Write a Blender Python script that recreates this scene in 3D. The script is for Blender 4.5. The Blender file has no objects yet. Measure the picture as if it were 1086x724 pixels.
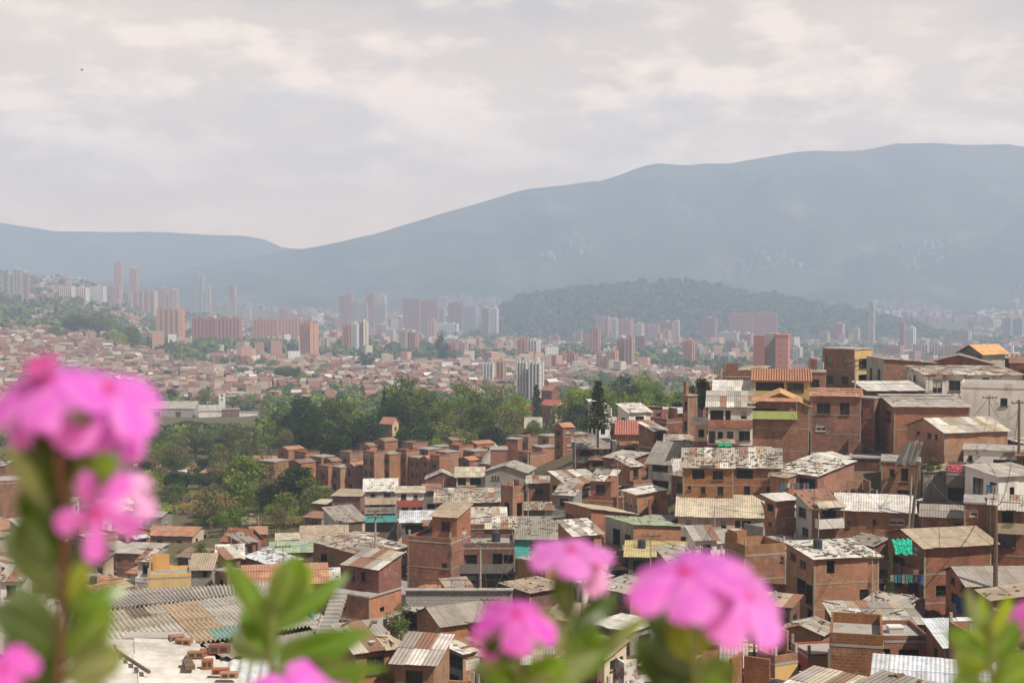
import bpy, math, random
from mathutils import Vector, Matrix, noise as mnoise
R = random.Random(7)
S = bpy.context.scene
COL = S.collection
PI = math.pi
rad = math.radians

# ------------------------------------------------------------------ camera
F = 1508.3
TH = math.atan(62.0 / F)
CT, ST = math.cos(TH), math.sin(TH)
cam = bpy.data.cameras.new('camera'); cam_o = bpy.data.objects.new('camera', cam); COL.objects.link(cam_o)
cam.lens = 50; cam.sensor_width = 36; cam.clip_start = 0.02; cam.clip_end = 30000
cam_o.rotation_euler = (PI / 2 - TH, 0, 0)
cam.dof.use_dof = True; cam.dof.focus_distance = 160; cam.dof.aperture_fstop = 10.5
S.camera = cam_o

def P(px, py, D):
    """point of the place seen at photo pixel (px,py) and D metres ahead"""
    xc = (px - 543.0) / F; yc = -(py - 362.0) / F
    dy = CT + yc * ST; dz = -ST + yc * CT
    return Vector((xc * D / dy, D, dz * D / dy))

def proj(p):
    x, y, z = p
    fw = y * CT - z * ST; up = y * ST + z * CT
    if fw < 0.01: return (-9999, -9999)
    return (543 + F * x / fw, 362 - F * up / fw)

# ------------------------------------------------------------------ terrain
KD = [1, 3, 12, 30, 45, 70, 100, 130, 160, 180, 200, 250, 300, 400, 550, 800, 1200, 1800, 2500, 3500, 4600]
KX = [-700, -100, 60, 200, 350, 500, 650, 800, 950, 1090, 1700]
KZ = {
 -700: [-1.7,-1.7,-6,-12,-15,-20,-26,-32,-37,-39,-41,-44,-46,-48,-50,-50,-40,-10,40,90,120],
 -100: [-1.7,-1.7,-6,-12,-15,-20,-26,-32,-37,-39,-41,-44,-47,-51,-58,-67,-62,-36,0,70,90],
 60:   [-1.7,-1.7,-6,-12,-15,-20,-26,-33,-38,-40,-42,-46,-49,-53,-60,-70,-70,-50,-28,15,20],
 200:  [-1.7,-1.7,-6,-12,-15,-20,-26,-32,-37,-39.5,-42,-46,-49,-53,-61,-74,-78,-82,-85,-75,-70],
 350:  [-1.7,-1.7,-6,-12.5,-16,-23,-31,-35.5,-37,-39,-40,-43,-46,-51,-58,-70,-79,-90,-104,-112,-105],
 500:  [-1.7,-1.7,-6,-13,-18,-25,-32,-36.5,-35,-34.5,-35,-37,-42,-48,-56,-70,-82,-97,-112,-120,-108],
 650:  [-1.7,-1.7,-6,-13,-18,-25,-31,-33,-31,-29,-27,-28,-34,-46,-58,-72,-86,-100,-115,-122,-105],
 800:  [-1.7,-1.7,-6,-13,-18,-24.5,-29.5,-31.5,-28,-21.5,-17.5,-20,-33,-50,-62,-76,-92,-104,-117,-124,-104],
 950:  [-1.7,-1.7,-6,-12.5,-17,-23.5,-29,-31.5,-26,-20.5,-17,-17,-30,-48,-64,-80,-96,-108,-118,-122,-100],
 1090: [-1.7,-1.7,-6,-12,-16,-21.5,-26,-27,-22.5,-19.5,-16.5,-16,-28,-46,-64,-80,-97,-108,-116,-120,-98],
 1700: [-1.7,-1.7,-5,-9,-11,-13,-14,-14,-13,-12,-11,-8,-14,-34,-54,-74,-92,-102,-110,-112,-90],
}
LKD = [math.log(d) for d in KD]
def _prof(col, ld):
    z = KZ[col]
    if ld <= LKD[0]: return z[0]
    for i in range(1, len(LKD)):
        if ld <= LKD[i]:
            t = (ld - LKD[i-1]) / (LKD[i] - LKD[i-1])
            return z[i-1] * (1-t) + z[i] * t
    return z[-1]
def TZp(px, D):
    ld = math.log(max(D, 1.0)); px = min(max(px, KX[0]), KX[-1])
    for i in range(1, len(KX)):
        if px <= KX[i]:
            t = (px - KX[i-1]) / (KX[i] - KX[i-1]); t = t*t*(3-2*t)
            z = _prof(KX[i-1], ld) * (1-t) + _prof(KX[i], ld) * t
            break
    if D > 300:
        x = (px - 543) / F * D
        z += mnoise.noise(Vector((x/260, D/260, 3))) * 5 * min(1, (D-300)/900)
    return z
def TZ(x, y):
    y = max(y, 1.0)
    return TZp(543 + F * x / y, y)

# ------------------------------------------------------------------ materials
def nt(name):
    m = bpy.data.materials.new(name); m.use_nodes = True
    t = m.node_tree; t.nodes.clear()
    out = t.nodes.new('ShaderNodeOutputMaterial'); b = t.nodes.new('ShaderNodeBsdfPrincipled')
    t.links.new(b.outputs[0], out.inputs[0])
    b.inputs['Specular IOR Level'].default_value = 0.3
    return m, t, b, out
def N(t, typ, **kw):
    n = t.nodes.new(typ)
    for k, v in kw.items(): setattr(n, k, v)
    return n
def L(t, a, b): t.links.new(a, b)
def mixc(t, fac, a, b, blend='MIX'):
    n = t.nodes.new('ShaderNodeMix'); n.data_type = 'RGBA'; n.blend_type = blend
    for idx, v in ((0, fac), (6, a), (7, b)):
        if isinstance(v, (int, float)): n.inputs[idx].default_value = v
        elif isinstance(v, tuple): n.inputs[idx].default_value = (*v, 1)[:4]
        else: L(t, v, n.inputs[idx])
    return n.outputs[2]
def mth(t, op, a, b=0.0, c=0.0):
    n = t.nodes.new('ShaderNodeMath'); n.operation = op
    for i, v in enumerate((a, b, c)):
        if isinstance(v, (int, float)): n.inputs[i].default_value = v
        else: L(t, v, n.inputs[i])
    return n.outputs[0]
def ramp(t, v, a, b, lo=0.0, hi=1.0):
    n = t.nodes.new('ShaderNodeMapRange'); n.clamp = True
    L(t, v, n.inputs[0])
    n.inputs[1].default_value = a; n.inputs[2].default_value = b; n.inputs[3].default_value = lo; n.inputs[4].default_value = hi
    return n.outputs[0]
def noi(t, vec, scale, detail=3, rough=0.55):
    n = N(t, 'ShaderNodeTexNoise'); n.inputs['Scale'].default_value = scale; n.inputs['Detail'].default_value = detail
    n.inputs['Roughness'].default_value = rough
    if vec is not None: L(t, vec, n.inputs['Vector'])
    return n.outputs[0]
def wpos(t):
    return N(t, 'ShaderNodeNewGeometry').outputs['Position']
def uvn(t): return N(t, 'ShaderNodeUVMap').outputs[0]
def objvar(t, col, lo=0.82, hi=1.12):
    r = N(t, 'ShaderNodeObjectInfo').outputs['Random']
    h = N(t, 'ShaderNodeHueSaturation'); L(t, col, h.inputs['Color'])
    L(t, ramp(t, r, 0, 1, lo, hi), h.inputs['Value'])
    r2 = mth(t, 'FRACT', mth(t, 'MULTIPLY', r, 37.3))
    L(t, ramp(t, r2, 0, 1, 0.485, 0.51), h.inputs['Hue'])
    r3 = mth(t, 'FRACT', mth(t, 'MULTIPLY', r, 91.7))
    L(t, ramp(t, r3, 0, 1, 0.85, 1.12), h.inputs['Saturation'])
    return h.outputs[0]
def stains(t, col, amt=0.5, dark=(0.05, 0.04, 0.035), sc=0.5):
    """weather stains: vertical streaks and blotches"""
    p = wpos(t); mp = N(t, 'ShaderNodeMapping'); L(t, p, mp.inputs[0]); mp.inputs['Scale'].default_value = (1.6, 1.6, 0.35)
    s1 = ramp(t, noi(t, mp.outputs[0], sc, 5, 0.65), 0.5, 0.72, 0, amt)
    return mixc(t, s1, col, dark)

def brick_mat(name, c1, c2, mortar=(0.27, 0.2, 0.15), rough=0.95, amt=0.55):
    m, t, b, o = nt(name)
    uv = uvn(t)
    br = N(t, 'ShaderNodeTexBrick'); L(t, uv, br.inputs['Vector'])
    br.inputs['Scale'].default_value = 1.0
    br.inputs['Brick Width'].default_value = 0.42; br.inputs['Row Height'].default_value = 0.22
    br.inputs['Mortar Size'].default_value = 0.02; br.inputs['Mortar Smooth'].default_value = 0.2
    br.inputs['Color1'].default_value = (*c1, 1); br.inputs['Color2'].default_value = (*c2, 1); br.inputs['Mortar'].default_value = (*mortar, 1)
    p = wpos(t)
    n1 = noi(t, p, 0.45, 4, 0.6)
    col = mixc(t, ramp(t, n1, 0.35, 0.65, 0, 0.55), br.outputs['Color'], tuple(min(1, c*1.25+0.03) for c in c1))
    n2 = noi(t, p, 2.3, 4, 0.7)
    col = mixc(t, ramp(t, n2, 0.3, 0.75, 0, 0.5), col, tuple(c*0.55 for c in c2))
    # pale salts and cement splashes
    n3 = noi(t, p, 1.1, 5, 0.75)
    col = mixc(t, ramp(t, n3, 0.56, 0.66, 0, 0.45), col, (0.40, 0.29, 0.21))
    col = stains(t, col, amt)
    L(t, objvar(t, col), b.inputs['Base Color']); b.inputs['Roughness'].default_value = rough
    bp = N(t, 'ShaderNodeBump'); bp.inputs['Strength'].default_value = 0.5; bp.inputs['Distance'].default_value = 0.02
    L(t, mth(t, 'ADD', mth(t, 'MULTIPLY', br.outputs['Fac'], -1), n2), bp.inputs['Height']); L(t, bp.outputs[0], b.inputs['Normal'])
    return m
def plaster(name, c, amt=0.45, rough=0.9, patch=None, var=(0.9, 1.06)):
    m, t, b, o = nt(name)
    p = wpos(t)
    n1 = noi(t, p, 0.8, 5, 0.65)
    col = mixc(t, ramp(t, n1, 0.35, 0.7, 0, 0.5), c, tuple(x*0.72 for x in c))
    if patch:
        n3 = noi(t, p, 0.7, 5, 0.7)
        col = mixc(t, ramp(t, n3, 0.54, 0.58, 0, 0.9), col, patch)
    col = stains(t, col, amt, (0.1, 0.085, 0.07))
    L(t, objvar(t, col, *var), b.inputs['Base Color']); b.inputs['Roughness'].default_value = rough
    return m
def blockwall(name, c):
    m, t, b, o = nt(name)
    br = N(t, 'ShaderNodeTexBrick'); L(t, uvn(t), br.inputs['Vector']); br.inputs['Scale'].default_value = 1
    br.inputs['Brick Width'].default_value = 0.6; br.inputs['Row Height'].default_value = 0.3; br.inputs['Mortar Size'].default_value = 0.03
    br.inputs['Color1'].default_value = (*c, 1); br.inputs['Color2'].default_value = (*[x*0.85 for x in c], 1); br.inputs['Mortar'].default_value = (*[x*0.6 for x in c], 1)
    col = stains(t, br.outputs['Color'], 0.6)
    L(t, objvar(t, col), b.inputs['Base Color']); b.inputs['Roughness'].default_value = 0.95
    return m
def sheet(name, rust=0.4, rough=0.6, stripe=True, rustcol=(0.17, 0.07, 0.035)):
    """corrugated sheet: each sheet's own tint from the mesh, troughs, rust and grime"""
    m, t, b, o = nt(name)
    at = N(t, 'ShaderNodeAttribute', attribute_name='Col').outputs['Color']
    p = wpos(t); uv = uvn(t)
    mp = N(t, 'ShaderNodeMapping'); L(t, uv, mp.inputs[0]); mp.inputs['Scale'].default_value = (3.0, 0.35, 1)
    n1 = noi(t, mp.outputs[0], 0.9, 5, 0.7)
    col = mixc(t, ramp(t, n1, 0.55, 0.75, 0, rust), at, rustcol)
    n2 = noi(t, p, 1.2, 5, 0.7)
    col = mixc(t, ramp(t, n2, 0.42, 0.72, 0, 0.6), col, (0.13, 0.115, 0.1))
    n3 = noi(t, p, 0.35, 3, 0.6)
    col = mixc(t, ramp(t, n3, 0.5, 0.7, 0, 0.35), col, (0.3, 0.26, 0.21))
    if stripe:
        sx = N(t, 'ShaderNodeSeparateXYZ'); L(t, uv, sx.inputs[0])
        w = mth(t, 'SINE', mth(t, 'MULTIPLY', sx.outputs[0], 2*PI/0.26))
        bp = N(t, 'ShaderNodeBump'); bp.inputs['Strength'].default_value = 0.7; bp.inputs['Distance'].default_value = 0.03
        L(t, w, bp.inputs['Height']); L(t, bp.outputs[0], b.inputs['Normal'])
    L(t, col, b.inputs['Base Color']); b.inputs['Roughness'].default_value = rough
    return m
def tilemat(name, c1, c2):
    m, t, b, o = nt(name)
    uv = uvn(t)
    br = N(t, 'ShaderNodeTexBrick'); L(t, uv, br.inputs['Vector']); br.inputs['Scale'].default_value = 1
    br.offset = 0
    br.inputs['Brick Width'].default_value = 0.34; br.inputs['Row Height'].default_value = 0.5; br.inputs['Mortar Size'].default_value = 0.035
    br.inputs['Color1'].default_value = (*c1, 1); br.inputs['Color2'].default_value = (*c2, 1); br.inputs['Mortar'].default_value = (*[x*0.35 for x in c1], 1)
    n2 = noi(t, wpos(t), 1.6, 4, 0.7)
    col = mixc(t, ramp(t, n2, 0.45, 0.7, 0, 0.6), br.outputs['Color'], (0.14, 0.1, 0.08))
    L(t, objvar(t, col), b.inputs['Base Color']); b.inputs['Roughness'].default_value = 0.85
    sx = N(t, 'ShaderNodeSeparateXYZ'); L(t, uv, sx.inputs[0])
    w = mth(t, 'SINE', mth(t, 'MULTIPLY', sx.outputs[0], 2*PI/0.34))
    bp = N(t, 'ShaderNodeBump'); bp.inputs['Strength'].default_value = 0.8; bp.inputs['Distance'].default_value = 0.05
    L(t, w, bp.inputs['Height']); L(t, bp.outputs[0], b.inputs['Normal'])
    return m
def colmat(name, rough=0.9, nz=0.3, sc=1.0):
    m, t, b, o = nt(name)
    at = N(t, 'ShaderNodeAttribute', attribute_name='Col').outputs['Color']
    n = noi(t, wpos(t), sc, 3, 0.6)
    col = mixc(t, ramp(t, n, 0.35, 0.7, 0, nz), at, (0.08, 0.07, 0.06))
    L(t, col, b.inputs['Base Color']); b.inputs['Roughness'].default_value = rough
    return m
def plain(name, c, rough=0.7, nz=0.0, sc=5, metal=0.0, spec=0.3):
    m, t, b, o = nt(name)
    if nz:
        n = noi(t, wpos(t), sc, 4, 0.6)
        L(t, mixc(t, ramp(t, n, 0.3, 0.7, 0, nz), c, tuple(x*0.4 for x in c)), b.inputs['Base Color'])
    else: b.inputs['Base Color'].default_value = (*c, 1)
    b.inputs['Roughness'].default_value = rough; b.inputs['Metallic'].default_value = metal
    b.inputs['Specular IOR Level'].default_value = spec
    return m
def leafmat(name, c, c2, trans=0.35, rough=0.6, sc=0.25):
    m, t, b, o = nt(name)
    at = N(t, 'ShaderNodeAttribute', attribute_name='Col').outputs['Color']
    n = noi(t, wpos(t), sc, 4, 0.65)
    col = mixc(t, ramp(t, n, 0.35, 0.65), c, c2)
    col = mixc(t, 1.0, col, at, 'MULTIPLY')
    col = objvar(t, col, 0.8, 1.2)
    L(t, col, b.inputs['Base Color']); b.inputs['Roughness'].default_value = rough
    b.inputs['Specular IOR Level'].default_value = .12
    tr = N(t, 'ShaderNodeBsdfTranslucent'); L(t, col, tr.inputs[0])
    mx = N(t, 'ShaderNodeMixShader'); mx.inputs[0].default_value = trans
    L(t, b.outputs[0], mx.inputs[1]); L(t, tr.outputs[0], mx.inputs[2]); L(t, mx.outputs[0], o.inputs[0])
    return m

M = {}
M['b'] = brick_mat('brick', (0.285, 0.122, 0.062), (0.19, 0.078, 0.042))
M['bo'] = brick_mat('orange_brick', (0.365, 0.165, 0.08), (0.27, 0.115, 0.055), amt=0.35)  # also laid as the sunlit tone of plain brick on some right-hand walls
M['bd'] = brick_mat('dark_brick', (0.19, 0.08, 0.05), (0.13, 0.056, 0.04), mortar=(0.22, 0.17, 0.14), amt=0.7)
M['br'] = brick_mat('red_brick', (0.25, 0.09, 0.052), (0.17, 0.065, 0.04), mortar=(0.2, 0.12, 0.08))
M['w'] = plaster('white_plaster', (0.68, 0.66, 0.64), 0.4)
M['wp'] = plaster('peeling_white_plaster', (0.66, 0.63, 0.6), 0.5, patch=(0.3, 0.2, 0.15))
M['c'] = plaster('cream_plaster', (0.58, 0.46, 0.32), 0.4)
M['pk'] = plaster('peach_plaster', (0.6, 0.4, 0.28), 0.35)
M['y'] = plaster('ochre_plaster', (0.56, 0.36, 0.14), 0.4)
M['g'] = blockwall('grey_block', (0.33, 0.31, 0.285))
M['gc'] = plaster('bare_concrete', (0.36, 0.34, 0.315), 0.6)
M['gd'] = plaster('dark_concrete', (0.17, 0.155, 0.14), 0.6)
M['t'] = plaster('turquoise_plaster', (0.13, 0.5, 0.46), 0.25)
M['bl'] = plaster('blue_plaster', (0.04, 0.33, 0.55), 0.25)
M['gr'] = plaster('green_plaster', (0.14, 0.24, 0.14), 0.3)
M['lg'] = plaster('lime_plaster', (0.42, 0.5, 0.12), 0.2)
M['rd'] = plaster('red_paint', (0.32, 0.085, 0.055), 0.3)
M['cf'] = plaster('cast_concrete', (0.29, 0.235, 0.19), 0.6)
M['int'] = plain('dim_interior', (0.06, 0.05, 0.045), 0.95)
M['sheet'] = sheet('sheet_metal')
M['sheetrust'] = sheet('rusty_sheet_metal', 0.85)
M['clean'] = sheet('clean_sheet_metal', 0.15, 0.5)
M['clay'] = tilemat('clay_tile', (0.45, 0.17, 0.085), (0.34, 0.12, 0.065))
M['slab'] = plaster('roof_slab', (0.33, 0.31, 0.29), 0.7)
M['glass'] = plain('window_glass', (0.018, 0.02, 0.023), 0.12, spec=0.6)
M['curtain'] = plain('curtain', (0.38, 0.35, 0.31), 0.8, 0.4, 3)
M['frame'] = plain('window_frame', (0.42, 0.40, 0.37), 0.6)
M['framed'] = plain('dark_window_frame', (0.09, 0.06, 0.045), 0.6)
M['door'] = plain('door_paint', (0.06, 0.045, 0.04), 0.6)
M['doorw'] = plain('white_door_paint', (0.5, 0.48, 0.44), 0.6)
M['doorr'] = plain('red_door_paint', (0.3, 0.06, 0.04), 0.6)
M['wood'] = plain('old_wood', (0.16, 0.11, 0.075), 0.9, 0.6, 4)
M['pole'] = plain('concrete_pole', (0.34, 0.31, 0.27), 0.85, 0.3, 2)
M['metal'] = plain('dark_metal', (0.06, 0.06, 0.06), 0.5, metal=0.5)
M['rubble'] = colmat('rubble', 0.95, 0.3, 4)
M['col'] = colmat('weathered', 0.9, 0.25, 0.05)
M['bark'] = plain('bark', (0.12, 0.085, 0.06), 0.95, 0.5, 8)
G = (0.105, 0.15, 0.04); 
M['leaf'] = leafmat('leaf_green', (0.138, 0.207, 0.025), (0.087, 0.145, 0.020))
M['leafy'] = leafmat('leaf_yellow_green', (0.256, 0.343, 0.036), (0.174, 0.259, 0.029))
M['leafd'] = leafmat('leaf_dark', (0.040, 0.069, 0.016), (0.024, 0.047, 0.013), 0.25)
M['leafo'] = leafmat('leaf_olive', (0.194, 0.218, 0.050), (0.123, 0.161, 0.036))
M['leafb'] = leafmat('leaf_dry', (0.266, 0.207, 0.079), (0.184, 0.156, 0.061))
M['leafa'] = leafmat('leaf_ochre', (0.430, 0.291, 0.050), (0.286, 0.218, 0.036))

# ------------------------------------------------------------------ mesh builder
class MB:
    def __init__(s): s.v = []; s.f = []; s.uv = []; s.m = []; s.c = []; s.smooth = False
    def face(s, pts, uv=None, mat=0, col=(1, 1, 1)):
        i = len(s.v); s.v.extend([tuple(p) for p in pts]); s.f.append(tuple(range(i, i + len(pts))))
        if uv is None:
            a, b, c = Vector(pts[0]), Vector(pts[1]), Vector(pts[2])
            n = (b - a).cross(c - a)
            if n.length > 1e-9: n.normalize()
            if abs(n.z) > 0.9: uv = [(p[0], p[1]) for p in pts]
            else:
                h = Vector((-n.y, n.x, 0)).normalized() if (abs(n.x) + abs(n.y)) > 1e-6 else Vector((1, 0, 0))
                uv = [(Vector(p).dot(h), p[2]) for p in pts]
        s.uv.extend(uv); s.m.append(mat); s.c.append(col)
    def box(s, c, d, mat=0, col=(1, 1, 1), rot=None):
        x, y, z = d[0]/2, d[1]/2, d[2]/2
        q = [Vector((i, j, k)) for i in (-x, x) for j in (-y, y) for k in (-z, z)]
        if rot is not None: q = [rot @ p for p in q]
        c = Vector(c); q = [p + c for p in q]
        for f in ((0, 1, 3, 2), (4, 6, 7, 5), (0, 4, 5, 1), (2, 3, 7, 6), (1, 5, 7, 3), (0, 2, 6, 4)):
            s.face([q[i] for i in f], None, mat, col)
    def bar(s, a, b, r, n=6, mat=0, col=(1, 1, 1), r2=None):
        a = Vector(a); b = Vector(b); r2 = r if r2 is None else r2
        d = (b - a).normalized(); u = d.orthogonal().normalized(); w = d.cross(u)
        A = [a + (u*math.cos(2*PI*k/n) + w*math.sin(2*PI*k/n))*r for k in range(n)]
        B = [b + (u*math.cos(2*PI*k/n) + w*math.sin(2*PI*k/n))*r2 for k in range(n)]
        for k in range(n):
            j = (k+1) % n; s.face([A[k], A[j], B[j], B[k]], [(0, 0)]*4, mat, col)
        s.face(A[::-1], [(0, 0)]*n, mat, col); s.face(B, [(0, 0)]*n, mat, col)
    def mesh(s, name, mats):
        me = bpy.data.meshes.new(name); me.from_pydata(s.v, [], s.f)
        for m in mats: me.materials.append(m)
        uvl = me.uv_layers.new(name='UVMap')
        uvl.data.foreach_set('uv', [c for p in s.uv for c in p])
        me.polygons.foreach_set('material_index', s.m)
        if any(c != (1, 1, 1) for c in s.c) or True:
            ca = me.color_attributes.new('Col', 'FLOAT_COLOR', 'CORNER')
            arr = []
            for f, c in zip(s.f, s.c): arr.extend((*c[:3], 1.0) * len(f))
            ca.data.foreach_set('color', arr)
        if s.smooth: me.polygons.foreach_set('use_smooth', [True]*len(s.f))
        me.update()
        return me
    def build(s, name, mats, parent=None, loc=None, rz=0.0):
        if not isinstance(mats, (list, tuple)): mats = [mats]
        return link(name, s.mesh(name, mats), parent, loc, rz)
def link(name, me, parent=None, loc=None, rz=0.0):
    o = bpy.data.objects.new(name, me); COL.objects.link(o)
    if parent is not None: o.parent = parent
    if loc is not None: o.location = loc
    if rz: o.rotation_euler = (0, 0, rz)
    return o
def thing(name, label, cat, loc=(0, 0, 0), rz=0.0, group=None):
    o = bpy.data.objects.new(name, None); COL.objects.link(o)
    o.location = loc; o.rotation_euler = (0, 0, rz); o.empty_display_size = 0.5
    tag(o, label, cat, group); return o
USED = set()
def tag(o, label, cat, group=None):
    o['label'] = label; o['category'] = cat
    if group: o['group'] = group
    USED.add(label)
def struct(o): o['kind'] = 'structure'; return o
def copy_tree(o, parent=None):
    c = o.copy(); COL.objects.link(c); c.parent = parent
    for ch in list(o.children): copy_tree(ch, c)
    return c
# landmarks for the labels of the many small things
LM = []
def landmark(px, py, phrase): LM.append((px, py, phrase))
def rel_label(desc, px, py, lim=16, kinds=None):
    c = sorted(LM, key=lambda l: (l[0]-px)**2 + ((l[1]-py)*1.5)**2)[:14]
    def rel(l, far=False):
        dx, dy = px - l[0], py - l[1]
        far = (dx*dx + dy*dy) > 45**2
        pre = '' if far else 'just '
        if abs(dx) > 2.2*abs(dy): return (pre + 'right of ' if dx > 0 else pre + 'left of ') + l[2]
        if abs(dy) > 2.2*abs(dx): return (pre + 'below ' if dy > 0 else pre + 'above ') + l[2]
        s = ('below' if dy > 0 else 'above') + ' and ' + ('right' if dx > 0 else 'left') + ' of '
        return s + l[2]
    for l in c[:5]:
        s = desc + ' ' + rel(l)
        if s not in USED and len(s.split()) <= lim: return s
    for i in range(4):
        for l2 in c[i+1:8]:
            s = desc + ' between ' + c[i][2] + ' and ' + l2[2]
            if (c[i][0]-px)*(l2[0]-px) > 0: continue
            if s not in USED and len(s.split()) <= lim: return s
    for l in c[5:]:
        s = desc + ' ' + rel(l)
        if s not in USED and len(s.split()) <= lim: return s
    return None
def best_label(descs, px, py):
    for d in descs:
        s = rel_label(d, px, py)
        if s: return s
    return descs[0] + ' near ' + min(LM, key=lambda l: (l[0]-px)**2 + (l[1]-py)**2)[2]
SKY_A = (6.8, 5.7, 4.6); SKY_B = (7.9, 6.7, 5.2); SKY_C = (10.4, 8.8, 6.9); SKY_H = (10.6, 8.0, 5.6)
HAZE_D = 2.6e-4; HAZE_C = (.585, .74, 1.0); EXPO = 0.34
# ------------------------------------------------------------------ houses
Z = Vector((0, 0, 1))
PAL = {'grey': (.29, .265, .235), 'white': (.66, .64, .60), 'tan': (.39, .31, .225), 'cream': (.54, .48, .36), 'rust': (.27, .13, .08),
       'bw': (.60, .64, .70), 'green': (.30, .39, .26), 'yellow': (.50, .41, .17), 'salmon': (.45, .215, .125), 'dark': (.13, .12, .11),
       'red': (.36, .11, .085), 'orange': (.62, .35, .15), 'mix': (.45, .40, .35), 'lgrey': (.42, .39, .35), 'brown': (.25, .16, .11), 'patch': (.52, .48, .43)}
def palcol(key):
    c = PAL[key]
    if key == 'mix': c = PAL[R.choice(['grey', 'tan', 'lgrey', 'rust', 'white', 'lgrey'])]
    if key == 'patch': c = PAL[R.choice(['white', 'lgrey', 'lgrey', 'cream', 'grey', 'tan', 'rust'])]
    k = R.uniform(0.78, 1.12)
    return tuple(min(0.85, x*k*R.uniform(0.97, 1.03)) for x in c)
WIN = {}
def window_mesh(w, h, kind):
    w = round(w, 1); h = round(h, 1); key = (w, h, kind)
    if key not in WIN:
        f = MB(); t = 0.07
        for x in (-w/2 + t/2, w/2 - t/2): f.box((x, 0, 0), (t, 0.07, h))
        for z in (-h/2 + t/2, h/2 - t/2): f.box((0, 0, z), (w - 2*t, 0.07, t))
        if w > 0.9:
            nb = 2 if w < 1.9 else 3
            for k in range(1, nb): f.box((-w/2 + w*k/nb, 0, 0), (0.05, 0.06, h - 2*t))
        f.box((0, -0.13, -h/2 - 0.04), (w + 0.16, 0.2, 0.07))
        fm = f.mesh('window', [M['framed' if kind in 'wx' else 'frame']])
        p = MB(); a, b = w/2 - 0.03, h/2 - 0.03
        p.face([(-a, .03, -b), (a, .03, -b), (a, .03, b), (-a, .03, b)])
        if kind == 'c': p.face([(-a, .02, -b*.2), (a, .02, -b*.2), (a, .02, b), (-a, .02, b)], mat=1)
        pm = p.mesh('pane', [M['glass'], M['curtain']])
        WIN[key] = (fm, pm)
    return WIN[key]
DOOR = {}
def door_mesh(w, h, kind):
    key = (round(w, 1), round(h, 1), kind)
    if key not in DOOR:
        w, h = key[0], key[1]
        m = MB(); m.box((0, 0, 0), (w, 0.06, h))
        for z in (-h*.22, h*.22): m.box((0, -0.04, z), (w*.6, 0.03, h*.3))
        DOOR[key] = m.mesh('door', [M[{'d': 'door', 'D': 'doorw', 'r': 'doorr'}[kind]]])
    return DOOR[key]

def wallface(mb, O, U, Ln, v0, H, holes, mat=0):
    n = U.cross(Z)
    us = sorted({0.0, Ln, *[h[0] for h in holes], *[h[1] for h in holes]})
    vs = sorted({v0, H, *[h[2] for h in holes], *[h[3] for h in holes]})
    q = lambda u, v, dn=0.0: O + U*u + Z*v - n*dn
    for i in range(len(us)-1):
        for j in range(len(vs)-1):
            a, b, c, d = us[i], us[i+1], vs[j], vs[j+1]
            if b-a < 1e-5 or d-c < 1e-5: continue
            mu, mv = (a+b)/2, (c+d)/2
            if any(h[0] < mu < h[1] and h[2] < mv < h[3] for h in holes): continue
            mb.face([q(a, c), q(b, c), q(b, d), q(a, d)], [(a, c), (b, c), (b, d), (a, d)], mat)
    for (a, b, c, d, dp) in holes:
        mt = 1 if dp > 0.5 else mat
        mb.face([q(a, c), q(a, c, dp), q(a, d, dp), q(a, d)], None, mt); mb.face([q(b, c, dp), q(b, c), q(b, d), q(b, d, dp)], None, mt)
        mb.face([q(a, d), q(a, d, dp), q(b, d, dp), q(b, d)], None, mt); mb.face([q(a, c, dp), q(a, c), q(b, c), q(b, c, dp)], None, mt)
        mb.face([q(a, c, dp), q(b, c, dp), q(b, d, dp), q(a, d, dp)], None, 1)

def sheets(mb, A, B, C, D, pal, th=0.03, jit=0.03, sw=0.95, mat=0, rows=None):
    """overlapping sheets from eave A-B up to ridge D-C"""
    A, B, C, D = map(Vector, (A, B, C, D))
    Ln = (B-A).length; Sl = (D-A).length
    nx = max(1, round(Ln/sw)); ny = rows or max(1, round(Sl/2.4))
    up = (B-A).cross(D-A).normalized()
    q = lambda s, t: (A*(1-s) + B*s)*(1-t) + (D*(1-s) + C*s)*t
    for i in range(nx):
        for j in range(ny):
            s0, s1 = i/nx, (i+1)/nx + (0.03/Ln if i < nx-1 else 0); t0, t1 = j/ny - (0.1/Sl if j else 0), (j+1)/ny
            if j == 0: t0 -= R.uniform(0, 0.12)/Sl
            z0, z1 = up*(th + R.random()*jit + 0.02*(i % 2) + .03*j), up*(th + R.random()*jit + 0.02*(i % 2))
            c = palcol(pal)
            a, b, cc, d = q(s0, t0)+z0, q(s1, t0)+z0, q(s1, t1)+z1, q(s0, t1)+z1
            u0, u1, w0, w1 = s0*Ln, s1*Ln, t0*Sl, t1*Sl
            mb.face([a, b, cc, d], [(u0, w0), (u1, w0), (u1, w1), (u0, w1)], mat, c)
            e = up*th
            mb.face([d-e, cc-e, b-e, a-e], None, mat, c)
            mb.face([a-e, b-e, b, a], None, mat, c); mb.face([b-e, cc-e, cc, b], None, mat, c); mb.face([d-e, a-e, a, d], None, mat, c)
            mb.face([cc-e, d-e, d, cc], None, mat, c)
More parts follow.
